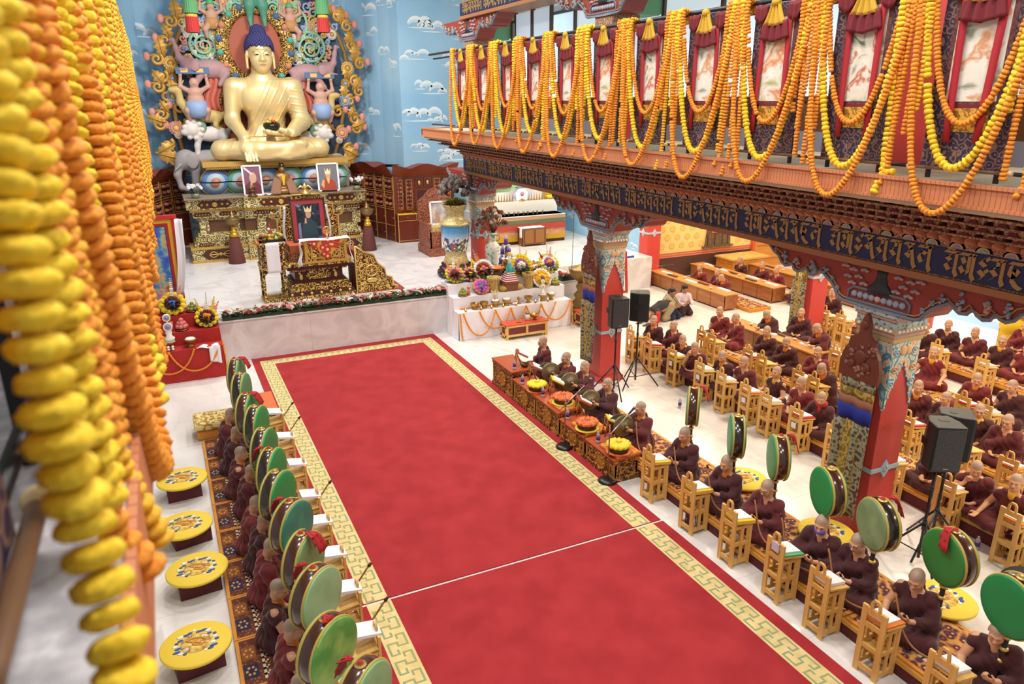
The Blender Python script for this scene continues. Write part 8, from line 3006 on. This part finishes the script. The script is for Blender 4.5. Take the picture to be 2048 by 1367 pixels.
for i in range(n):
 y = Y1 - .6 - i * .15
 m.add([(7.88, y - .065, 4.47), (7.88, y + .065, 4.47), (7.9, y + .065, 4.6), (7.9, y - .065, 4.6), (7.76, y, 4.54)], [(0, 4, 1), (1, 4, 2), (2, 4, 3), (3, 4, 0)], 4)
 T = Matrix.Translation((7.99, y, 4.41)) @ Matrix.Rotation(-PI / 2, 4, 'Y')
 if i % 2 == 0:
  for q, (r_, mi) in enumerate(((.1, 5 + (i // 2) % 2), (.075, 7), (.05, 5 + (i // 2) % 2))):
   V = [(7.9 - .012 * q, y + r_ * math.cos(PI * j / 8), 4.41 + r_ * .75 * math.sin(PI * j / 8)) for j in range(9)]
   m.add(V, [tuple(range(9))[::-1]], mi)
struct(m.build('trim_2', [CB, CR, CR, mat('stud_tan', '#b58f68', .5), mat('petal_orange', '#b5714f', .55), mat('arc_green', '#8fb09c', .55), mat('arc_violet', '#9a92b5', .55), mat('arc_cream', '#cbb79a', .55)], org=(7.5, 0, 4.4)))
def beam(x, z0, z1, name, yend):
 m = MB()
 m.bx(x, x + .62, Y0, yend, z0, z1, 0)
 m.bx(x - .012, x, Y0, yend, z0 + .05, z1 - .02, 1)
 m.bx(x - .04, x + .66, Y0, yend + .02, z0 - .05, z0 + .03, 2)
 m.bx(x - .03, x + .64, Y0, yend + .01, z1 - .03, z1, 2)
 letters(m, x - .012, yend - .1, Y0, z0 + .1, (z1 - z0) * .68, 3)
 struct(m.build(name, [CB, NAVY, mat('beam_moulding', '#a5714a', .5), INK], org=(x, 0, z0)))
beam(8.1, 3.98, 4.41, 'beam_inscribed_1', 20.42)
beam(8.1, 8.1, 8.48, 'beam_inscribed_2', 20.42)
# ------------------------------------------------------------------ pillars with painted capitals and brackets
HALF = [(0, 3.4), (.54, 3.4), (.62, 3.43), (.68, 3.52), (.76, 3.6), (.86, 3.66), (.95, 3.72), (1.0, 3.68), (1.08, 3.63), (1.17, 3.64), (1.23, 3.71), (1.28, 3.66), (1.36, 3.62), (1.44, 3.64), (1.49, 3.72), (1.54, 3.68), (1.61, 3.66), (1.69, 3.7), (1.76, 3.79), (1.86, 3.83), (1.97, 3.93)]
DROP = mat('capital_painted', '#9fc0c8', .5, pat='curl', ramp=[(.15, '#5f8fa0'), (.4, '#a9c9cc'), (.7, '#d8ddd4'), (.9, '#dca878')], s=6)
def clump(m, P, s, r, mi, flat=.035):
 """carved cloud or flower clump on a vertical board facing -x"""
 for i in range(9):
  a, q = r.uniform(0, 6.28), r.uniform(0, 1)
  m.sph((P[0] - .02, P[1] + s * .6 * q * math.cos(a), P[2] + s * q * math.sin(a)), (flat, s * r.uniform(.2, .36), s * r.uniform(.2, .34)), 7, 5, mi if r.random() < .75 else 3 + r.randrange(3))
def bracket(c, x, z, root, zoff=0, name='bracket'):
 """scalloped red board with carved flowers, along the beam, under z"""
 r = random.Random(8)
 pr = [(y, q) for y, q in HALF] + [(1.97, 3.95)]
 poly = [(-a, b) for a, b in pr[::-1]] + pr
 m = MB()
 m.prism([(a, b + zoff) for a, b in poly], x, x + .5, 'x', 0)
 m.tube([(x - .01, a, b + zoff) for a, b in poly[1:-1]], .025, 6, 1)
 m.tube([(x - .012, a * .965, b + zoff + .045) for a, b in poly[1:-1]], .012, 5, 2)
 for s in (-1, 1):
  for a, b, q, mi in ((1.08, 3.76, .1, 4), (1.38, 3.76, .1, 3), (1.62, 3.8, .085, 4), (1.82, 3.87, .05, 3), (.86, 3.75, .06, 4), (.74, 3.66, .05, 5), (.63, 3.54, .05, 4)):
   clump(m, (x, s * a, b + zoff), q, r, mi)
  for a, b in ((.25, 3.86), (.42, 3.84), (.55, 3.87), (.33, 3.76), (.5, 3.74), (.24, 3.68), (.42, 3.66)):
   for k in range(3):
    m.sph((x - .015, s * (a + .035 * (k - 1)), b + zoff + (.015 if k == 1 else 0)), (.03, .035, .022), 7, 5, 3 + k % 2)
 # framed plaque and dark flaming vase
 m.tube([(x - .01, a, b + zoff) for a, b in ((-.46, 3.44), (-.46, 3.56), (-.38, 3.62), (.38, 3.62), (.46, 3.56), (.46, 3.44))], .02, 6, 1, closed=True)
 for k in range(9):
  m.sph((x - .015, -.36 + .09 * k, 3.53 + zoff), (.03, .05, .045), 7, 5, 4 if k != 4 else 3)
 m.lathe([(.2, 3.6), (.16, 3.68), (.1, 3.74), (.07, 3.84), (.09, 3.92)], (x, 0, zoff), 12, 6, sx=.3)
 m.build(name, [BRK, mat('bracket_edge', '#6f7685', .5), mat('bracket_line', '#b08a5c', .5), CL1, CL2, CL3, mat('bracket_vase', '#26303a', .5)], root)
def crossbracket(c, x0, root, zoff=0, L=1.95, sgn=1, w=.25):
 m = MB()
 for k, (e, wd) in enumerate(((0, w), (.06, w * .8), (.12, w * .55))):
  pts = [(0, 3.4 + e), (.54, 3.4 + e), (.72, 3.52 + e), (1.0, 3.58 + e), (1.05, 3.66 + e), (1.5, 3.7 + e), (1.55, 3.78 + e), (L, 3.82 + e * .5), (L, 3.97), (0, 3.97)]
  m.prism([(x0 + sgn * a, b + zoff) for a, b in pts], -wd - .06 * (2 - k), wd + .06 * (2 - k), 'y', 0) if k == 0 else m.prism([(x0 + sgn * a, b + zoff) for a, b in pts], -wd - .1, wd + .1, 'y', 0)
 m.bx(min(x0, x0 + sgn * 6), max(x0, x0 + sgn * 6), -.2, .2, 3.97 + zoff, 4.3 + zoff, 0)
 m.build('cross_bracket', [GRB], root)
def pillar(n, c, x, zb, painted=True, belt=1.15):
 root = bpy.data.objects.new('pillar_%d' % n, None)
 LINK(root)
 root.location = (0, c, 0)
 root['kind'] = 'structure'
 w = .26
 xc = x + w
 m = MB()
 m.bx(x, x + .52, -w, w, zb + .003, 3.42)
 m.bx(x - .06, x + .58, -w - .06, w + .06, zb + .003, zb + .12)
 m.build('shaft', [REDP], root)
 m = MB()
 if painted:
  for k, (z0, z1, e, mi) in enumerate(((3.0, 3.07, .025, 0), (3.07, 3.13, .035, 1), (3.13, 3.19, .05, 0), (3.19, 3.29, .04, 2), (3.29, 3.33, .06, 1), (3.33, 3.41, .075, 2))):
   m.bx(x - e, x + .52 + e, -w - e, w + e, z0, z1, mi)
  for f in range(2):
   for i in range(8):
    t_ = -.24 + .48 * i / 7
    p = (xc + t_, -w - .05, 3.16) if f == 0 else (x - .05, t_, 3.16)
    m.sph(p, (.026, .026, .022), 8, 6, 3)
  for f in range(2):
   for s in (-1, 1):
    poly = [(s * .26, 3.0), (0, 3.0), (0, 2.74), (s * .03, 2.66), (s * .06, 2.6), (s * .1, 2.5), (s * .15, 2.38), (s * .2, 2.24), (s * .24, 2.1), (s * .26, 2.06)]
    if f == 0:
     m.prism([(xc + a, b) for a, b in poly], -w - .018, -w, 'y', 4)
     for a, b in poly[3:-1]:
      m.sph((xc + a, -w - .01, b), (.022, .014, .022), 7, 5, 5)
     for k, (a, b) in enumerate(((.17, 2.86), (.17, 2.62), (.2, 2.42))):
      m.tube([(xc + s * a + .055 * (1 - q / 16) * math.cos(q * .7 * s), -w - .022, b + .055 * (1 - q / 16) * math.sin(q * .7)) for q in range(14)], .012, 5, 5 + k % 2)
    else:
     m.prism(poly, x - .018, x, 'x', 4)
  for k in range(2):
   m.sph((xc + (-.05, .05)[k], -w - .02, 2.88), (.07, .015, .07), 10, 6, 6)
 z = belt + zb
 for f in range(2):
  m.prism([(-.27, z - .03), (-.08, z - .03), (0, z - .14), (.08, z - .03), (.27, z - .03), (.27, z + .03), (.08, z + .03), (0, z + .14), (-.08, z + .03), (-.27, z + .03)] if f else [(xc - .27, z - .03), (xc - .08, z - .03), (xc, z - .14), (xc + .08, z - .03), (xc + .27, z - .03), (xc + .27, z + .03), (xc + .08, z + .03), (xc, z + .14), (xc - .08, z + .03), (xc - .27, z + .03)], *((x - .015, x) if f else (-w - .015, -w)), 'x' if f else 'y', 5)
  m.sph((x - .015, 0, z) if f else (xc, -w - .015, z), (.05, .05, .05) if 0 else (.02, .05, .06) if f else (.05, .02, .06), 8, 6, 4)
 m.build('capital', [mat('capital_ochre', '#b59a68', .5), mat('capital_rose', '#b58a7a', .5), mat('capital_blue', '#7f95a5', .5, pat='cells', ramp=[(.2, '#566f86'), (.5, '#a8b4b0')], s=16), PAPER, DROP, mat('scroll_blue', '#a9c6d6', .5), mat('scroll_peach', '#d9a878', .5)], root)
 return root
for i, c in enumerate(PC[1:]):
 zb = ST if c > 18 else 0
 rt = pillar(i + 1, c, 8.23, zb)
 bracket(c, 8.17, 0, rt)
 crossbracket(c, 8.67, rt)
for i, (c, x) in enumerate(((13.1, 14.35), (20.1, 14.35), (6.2, 14.35))):
 rt = pillar(i + 5, c, x, 0, False, 1.75)
 crossbracket(c, 14.4, rt, sgn=-1)
# upper storey: pillars, brackets, cream wall, windows
for i, c in enumerate(PC[1:]):
 rt = bpy.data.objects.new('pillar_%d' % (i + 9), None)
 LINK(rt)
 rt.location = (0, c, 0)
 rt['kind'] = 'structure'
 m = MB()
 m.bx(8.23, 8.75, -.26, .26, 5.22, 7.52, 0)
 m.bx(8.18, 8.8, -.31, .31, 7.3, 7.52, 1)
 m.build('shaft', [REDP, CB], rt)
 bracket(c, 8.17, 0, rt, 4.12)
 crossbracket(c, 8.67, rt, 4.12)
m = MB()
GX = 9.3
m.bx(GX, GX + .1, Y0, 20.4, 5.2, 6.0, 0)
m.bx(GX - .01, GX + .1, Y0, 20.4, 5.2, 5.5, 1)
m.bx(GX - .03, GX + .1, Y0, 20.4, 5.94, 6.02, 2)
m.bx(GX, GX + .1, Y0, 20.4, 7.95, 10, 3)
struct(m.build('wall_gallery', [mat('panel_brown', '#5f3a1f', .5), mat('panel_grey', '#7f828f', .6), mat('sill_dark', '#3f2716', .5), mat('upper_cream', '#d9e2d6', .7)], org=(GX, 0, 5)))
m = MB()
m.bx(GX + .04, GX + .06, Y0, 20.4, 6.0, 8.0, 0)
for y in np.arange(-1, 20.3, 1.72):
 m.bx(GX - .02, GX + .08, y - .04, y + .04, 6.0, 8.0, 1)
for z in (7.4, 7.97):
 m.bx(GX - .02, GX + .08, Y0, 20.4, z - .03, z + .03, 1)
struct(m.build('window_3', [mat('bright_glass', '#cfe4ee', .3, emit=.75), mat('mullion', '#5a4a44', .5)], org=(GX, 0, 6)))
# folding glass leaf standing open above the rail near the far end
m = MB()
for k in range(2):
 y = 17.6 - 1.0 * k
 m.bx(8.9, 8.92, y + .06, y + .94, 7.0, 8.05, 0)
 for a in (y, y + .94):
  m.bx(8.87, 8.95, a, a + .06, 6.9, 8.15, 1)
 m.bx(8.87, 8.95, y, y + 1, 8.09, 8.15, 1)
struct(m.build('window_4', [mat('pale_glass', '#c3d7e8', .2, emit=.55), mat('mullion', '#5a4a44', .5)]))
# ------------------------------------------------------------------ gallery rails, painted scrolls and garlands (right, and mirrored on the left)
BRO = mat('brocade_navy', '#3a2c50', .7, pat='curl', ramp=[(.3, '#2b2140'), (.6, '#463145'), (.9, '#7d6052')], s=13)
BRW = mat('brocade_wine', '#5a2a35', .7, pat='noise', ramp=[(.4, '#53232f'), (.6, '#6f4440')], s=25)
BRG = mat('brocade_yellow', '#c9972f', .6, pat='curl', ramp=[(.35, '#8a5f1c'), (.55, '#d0a03a')], s=8)
RIB = mat('ribbon_red', '#a81c2c', .7)
RUF = mat('ruffle_yellow', '#c9a028', .7)
RUM = mat('ruffle_maroon', '#6f1420', .7)
SCN = [mat('scroll_scene_%d' % i, '#d9d2c4', .7, pat='noise', ramp=r_, s=s_, det=6, dist=d_) for i, (r_, s_, d_) in enumerate((
 ([(.36, '#8a8f78'), (.44, '#d9d5c9'), (.54, '#e2ddd2'), (.6, '#c98a5c'), (.66, '#dcd2c2'), (.72, '#6f7f8a')], 3.2, .6),
 ([(.34, '#5f6f5f'), (.43, '#cfc9b9'), (.55, '#e0dacb'), (.61, '#b5563a'), (.66, '#d2c7b2'), (.74, '#55607a')], 3.8, 1.2),
 ([(.32, '#7a8a5c'), (.42, '#c9c29a'), (.5, '#e2e0d8'), (.57, '#cf7f45'), (.63, '#d9cdb5'), (.72, '#8f8a9a')], 2.9, .9)))]
CRD = mat('rail_dark', '#3c3a42', .4, .5)
KNB = mat('knob_cream', '#d2b98a', .5)
def scroll_painting(side, k, y, label):
 """hanging painted scroll; side 1 faces -x on the right gallery, side -1 is its mirror image"""
 fx = lambda x: x if side > 0 else 6.76 - x
 t = thing('painted_scroll', label, 'scroll painting', (fx(7.05), y, 5.3), 0, 'painted scrolls on the %s gallery' % ('right' if side > 0 else 'left'))
 s = side
 def slab(m, a0, a1, z0, z1, e0, e1, mi):
  m.bx(min(s * e0, s * e1), max(s * e0, s * e1), a0, a1, z0, z1, mi)
 m = MB()
 slab(m, -.41, .41, .03, 1.78, 0, .015, 0)
 slab(m, -.3, .3, .62, 1.7, -.004, 0, 1)
 m.build('brocade_border', [BRO, BRW], t)
 m = MB()
 slab(m, -.25, .25, .66, 1.62, -.008, -.004, 0)
 m.build('painting', [SCN[k % 3]], t)
 m = MB()
 slab(m, -.2, .2, .38, .6, -.007, 0, 0)
 slab(m, -.2, .2, .6, .635, -.007, 0, 1)
 m.build('brocade_panel', [BRG, RUM], t)
 r = random.Random(k * 7 + side)
 for q in (-1, 1):
  sw = r.uniform(-.06, .06)
  m = MB()
  m.grid(lambda u, v: (s * (-.03 - .01 * math.sin(u * 3)), q * .2 + (u - .5) * .075 + sw * (1 - v), .28 + 1.5 * v), 2, 6, th=.004 * s)
  m.build('ribbon', [RIB], t)
 m = MB()
 pl = lambda u, n: .03 * abs(math.sin(u * n))
 m.grid(lambda u, v: (s * (-.06 - pl(u, 11)), (u - .5) * (.12 + .22 * (1 - v) ** 1.4), 1.52 + .26 * v + .05 * abs(u - .5)), 22, 7, 0, th=.004)
 m.grid(lambda u, v: (s * (-.05 - pl(u, 13)), (u - .5) * (.36 + .1 * (1 - v)), 1.34 + .2 * v + .09 * abs(u - .5)), 26, 6, 1, th=.004)
 for q in (-1, 1):
  m.grid(lambda u, v: (s * (-.03 - pl(u, 9)), q * (.16 + .22 * u), 1.78 - (.12 + .1 * math.sin(PI * u)) * (1 - v)), 14, 4, 1, th=.004)
 m.sph((s * -.08, 0, 1.79), (.04, .07, .05), 10, 7, 0)
 m.build('ruffle', [RUF, RUM], t)
 m = MB()
 m.cyl((-.02 * s, -.49, .03), (-.02 * s, .49, .03), .018)
 ro = m.build('rod', [mat('rod_wood', '#6f5038', .5)], t)
 m = MB()
 for q in (-1, 1):
  m.sph((-.02 * s, q * .51, .03), (.03, .035, .03), 10, 8)
 m.build('knob', [KNB], ro)
YC_ = [4.74 + 1.29 * (k - 1) for k in range(-2, 12)]      # centres of the scrolls, near to far
def gallery(side):
 fx = lambda x: x if side > 0 else 6.76 - x
 nm = 'right' if side > 0 else 'left'
 t = thing('gallery_railing', 'dark double handrail with posts along the %s gallery' % nm, 'railing', (fx(7.08), 9, 5.225))
 m = MB()
 m.cyl((0, -10.3, 1.9), (0, 11.2, 1.9), .03)
 m.cyl((side * .12, -10.3, 1.8), (side * .12, 11.2, 1.8), .022)
 m.build('handrail', [CRD], t)
 m = MB()
 m.cyl((side * .02, -10.3, .1), (side * .02, 11.2, .1), .02)
 m.build('bottom_rail', [BLACK], t)
 for y in YC_:
  for q in (-.35, .35):
   m = MB()
   m.bx(side * .03 - .015, side * .03 + .015, y + q - 9.02, y + q - 8.98, 0, 1.9)
   m.build('post', [BLACK], t)
 ks = range(len(YC_))
 for k in ks:
  o_ = ORD[len(YC_) - 1 - k]
  scroll_painting(side, k, YC_[k], '%s painted scroll from the far end of the %s gallery' % (o_, nm))
  y = YC_[k]
  hi = side < 0 and y < 4.5
  r = random.Random(k + 31 * side)
  g = 'garlands of the %s gallery' % nm
  a, b = y - .64, y + .64
  if side < 0 and k == 0:
   continue
  for j, (za, dr, xo, mm, rr, wd) in enumerate(((7.15, 1.38, 0, (MO, 'inner orange'), .034, .5), (7.15, 1.84, -.03, (MY_, 'yellow'), .045, .57), (7.15, 2.2, -.24, (MO if r.random() < .7 else MG, 'outer orange'), .036, .64))):
   dr += r.uniform(-.06, .06)
   m = MB()
   P = swag((fx(6.98), y - wd, za), (fx(6.98), y + wd, za), dr, 40, (xo * .9 if side > 0 else -xo * .44, 0, 0))
   q = min(rr * 1.15, .05)
   beads(m, [(fx(7.1), y - wd, 7.12)] + P + [(fx(7.1), y + wd, 7.12)], rr * (1.06 if hi else 1), q * (.82 if hi else 1), q * (.42 if hi else .6), 0, hi, r, .012)
   tag(m.build('marigold_garland', [mm[0]]), '%s marigold swag on the %s gallery, across the %s scroll from the far end' % (mm[1], nm, o_), 'garland', g)
  for j in range(5):
   yy = a - .18 + .09 * j + r.uniform(-.012, .012)
   L = r.choice((1.3, 1.55, 1.85, 1.95, 2.1)) + r.uniform(-.05, .05)
   mm, w_ = r.choice(((MO, 'orange'), (MO, 'orange'), (MY_, 'yellow'), (MG, 'golden')))
   rr = .045 if mm is MY_ else .034
   m = MB()
   d = r.uniform(-.1, .1)
   P = [(fx(7.12), yy, 7.0), (fx(7.1), yy, 7.14), (fx(6.99), yy, 7.17), (fx(6.96), yy, 7.05), (fx(6.95), yy + d * .4, 6.2), (fx(6.93), yy + d, 7.15 - min(L, 1.9))]
   if L > 1.95:
    P.append((6.83 if side > 0 else -.11, yy + d, 7.15 - L - .05))
   q = min(rr * 1.15, .05)
   beads(m, P, rr, q * (.82 if hi else 1), q * (.42 if hi else .6), 0, hi, r, .015)
   tag(m.build('marigold_garland', [mm]), 'straight %s marigold strand, %s gallery, beside the %s scroll from the far end' % (w_, nm, o_), 'garland', 'straight strands of the %s gallery' % nm)
gallery(1)
gallery(-1)
m = MB()
beads(m, [(-.2, 1.25, 7.1), (-.18, 1.1, 6.4), (-.17, 1.04, 6.07), (-.165, 1.034, 5.97), (-.16, .99, 5.865), (-.155, .964, 5.754), (-.15, .936, 5.638), (-.14, .926, 5.507), (-.128, .89, 5.419), (-.118, .84, 5.35), (-.13, .83, 5.25)], .036, .037, .018, 0, True)
tag(m.build('marigold_garland', [MY_]), 'thick yellow marigold strand nearest the camera at the left edge of the photo', 'garland')
m = MB()
beads(m, [(6.93, 5.33, 5.27), (6.93, 5.45, 5.25), (6.95, 5.5, 5.5)], .045, .05, .03)
tag(m.build('marigold_garland', [MY_]), 'short yellow strand curled on the ledge of the right gallery', 'garland')
# left gallery ledge, seen from above at the left edge of the photo
m = MB()
m.bx(-3, -.152, Y0, 20.4, 4.95, 5.21, 0)
m.bx(-.15, -.13, Y0, 20.4, 5.0, 5.225, 1)
m.bx(-3, -.152, Y0, 20.4, 5.21, 5.222, 2)
struct(m.build('floor_gallery_left', [mat('soffit_cream', '#d8c7a8', .7), FASC, mat('ledge_terrazzo', '#b5b3b8', .5, pat='noise', ramp=[(.4, '#a6a4aa'), (.6, '#c4c2c7'), (.72, '#e2e0e4')], s=16, det=5)], org=(0, 0, 5)))
# tasselled pillar hangings
PB1, PB2, PB3 = mat('hanging_ochre', '#b39544', .8, pat='curl', ramp=[(.3, '#7a6532'), (.6, '#c0a24a')], s=8), mat('hanging_pattern', '#7f7a62', .85, pat='cells', ramp=[(.2, '#3f4a3a'), (.35, '#8a8468'), (.55, '#a8a084'), (.7, '#5a3a34')], s=12), mat('hanging_blue', '#1d2f95', .7)
for (x, y, wd, lb) in ((8.04, 13.14, .5, 'brocade hanging with brown carved crest and blue band on the first pillar'), (8.04, 6.23, .54, 'brocade hanging with brown carved crest and blue band on the second pillar'), (14.2, 13.1, .42, 'yellow and grey brocade hanging on the far red pillar')):
 t = thing('pillar_hanging', lb, 'hanging', (x, y, .35))
 far = x > 10
 a = wd / 2
 m = MB()
 for i, (z0, z1, mi) in enumerate(((1.96, 2.1, 1), (1.84, 1.96, 0), (1.72, 1.84, 3), (1.5, 1.72, 2)) if not far else ((1.3, 2.2, 0),)):
  m.grid(lambda u, v: (.02 * math.sin(u * 14), -a + 2 * a * u, z0 + (z1 - z0) * v), 14, 2, mi, th=.02)
 m.grid(lambda u, v: (.025 * math.sin(u * 12), (-a + 2 * a * u) * (.92 + .08 * v), .1 + 1.4 * v), 14, 8, 1, th=.02)
 m.grid(lambda u, v: (.025 * math.sin(u * 9) - .015, (-a + 2 * a * u) * .5, .35 + 1.16 * v - .18 * (1 - abs(2 * u - 1)) * (1 - v)), 12, 8, 0, th=.02)
 m.build('cloth', [PB1, PB2, PB3, mat('hanging_rose', '#a5705a', .8)], t)
 if not far:
  m = MB()
  cr = [(-a * 1.1, 2.1), (-a * 1.15, 2.3), (-a * 1.0, 2.45), (-a * .78, 2.55), (-a * .72, 2.66), (-a * .36, 2.7), (-a * .26, 2.76), (-a * .28, 2.86), (-a * .1, 2.98), (0, 3.02)]
  m.prism(cr + [(-p, q) for p, q in cr[-2::-1]], -.04, .02, 'x')
  for i in range(46):
   p, q = rnd.uniform(-.8, .8) * a, rnd.uniform(2.15, 2.6)
   m.sph((-.04, p, q), (.02, .035, .03), 6, 4, rnd.choice((0, 0, 1)))
  for p, q, s in ((0, 2.42, .1), (0, 2.86, .06), (-.12, 2.3, .06), (.12, 2.3, .06)):
   m.sph((-.045, p, q), (.03, s, s), 10, 6, 0)
  m.build('crest', [mat('crest_brown', '#6a3526', .5), mat('crest_worn', '#94695c', .6)], t)
# ceiling tassel banners before the great statue
for px, lb in ((387, 'left'), (648, 'right')):
 p = aty(px, 65, 25.3)
 t = thing('tassel_banner', 'hanging %s banner of stacked green and red pleated cloth before the carved screen' % lb, 'banner', (p.x, 25.3, p.z))
 for i, (nmx, z0, z1, r_, mm) in enumerate((('red_tier', 0, .42, .17, mat('tier_red', '#a82a2a', .8)), ('green_tier', .52, 1.0, .18, mat('tier_green', '#4f8a5c', .8)), ('ochre_tier', 1.08, 1.5, .17, mat('tier_ochre', '#b5813a', .8)), ('red_tier', 1.56, 2.0, .17, mat('tier_red', '#a82a2a', .8)))):
  m = MB()
  V, F, n = [], [], 40
  for j in range(4):
   for k in range(n):
    a = 2 * PI * k / n
    q = (r_ + .02 * (3 - j) / 3) * (1 + .06 * (k % 2))
    V.append((q * math.cos(a), q * math.sin(a), z0 + (z1 - z0) * j / 3))
  for j in range(3):
   for k in range(n):
    F.append((j * n + k, j * n + (k + 1) % n, (j + 1) * n + (k + 1) % n, (j + 1) * n + k))
  m.add(V, F, 0)
  m.lathe([(r_ * .98, z1 - .01), (r_ * 1.02, z1 + .03), (r_ * .98, z1 + .085), (0, z1 + .085)], n=24, m=1)
  m.build(nmx, [mm, mat('tier_gold', '#c9a23c', .6)], t)
 m = MB()
 m.cyl((0, 0, 2.0), (0, 0, 4), .01)
 m.build('cord', [mat('cord_grey', '#5a564e', .7)], t)
CAMD.dof.use_dof = True
CAMD.dof.focus_distance = 12
CAMD.dof.aperture_fstop = 2.8
# ------------------------------------------------------------------ light: hall lamps, gallery downlights, even world light added as soft fill
W = bpy.data.worlds.new('world')
sc.world = W
W.use_nodes = True
W.node_tree.nodes['Background'].inputs[0].default_value = (1, .97, .93, 1)
W.node_tree.nodes['Background'].inputs[1].default_value = .45
def area(name, loc, size, power, col=(1, .95, .88), rot=(0, 0, 0), sy=None):
 d = bpy.data.lights.new(name, 'AREA')
 d.energy, d.color = power, col
 d.size = size
 if sy:
  d.shape, d.size_y = 'RECTANGLE', sy
 o = bpy.data.objects.new(name, d)
 LINK(o)
 o.location, o.rotation_euler = loc, rot
 return o
for x in (1.6, 5.2):
 for y in (2, 7, 12, 17):
  area('hall_lamp', (x, y, 10.5), .9, 215)
for x in (2.2, 4.8):
 area('altar_lamp', (x, 21, 10), .7, 330, rot=(R(22), 0, 0))
for y in (1.5, 5, 8.5, 12, 15.5, 19, 22.5):
 for x in (10.3, 13.2, 16.5, 20):
  if y > 19.5 and x > 14:
   continue
  area('gallery_lamp', (x, y, 4.6), .5, 92, (1, .86, .66))
sc.cycles.max_bounces = 6
sc.cycles.diffuse_bounces = 3
sc.cycles.glossy_bounces = 3
sc.cycles.caustics_reflective = sc.cycles.caustics_refractive = False
sc.cycles.use_denoising = True
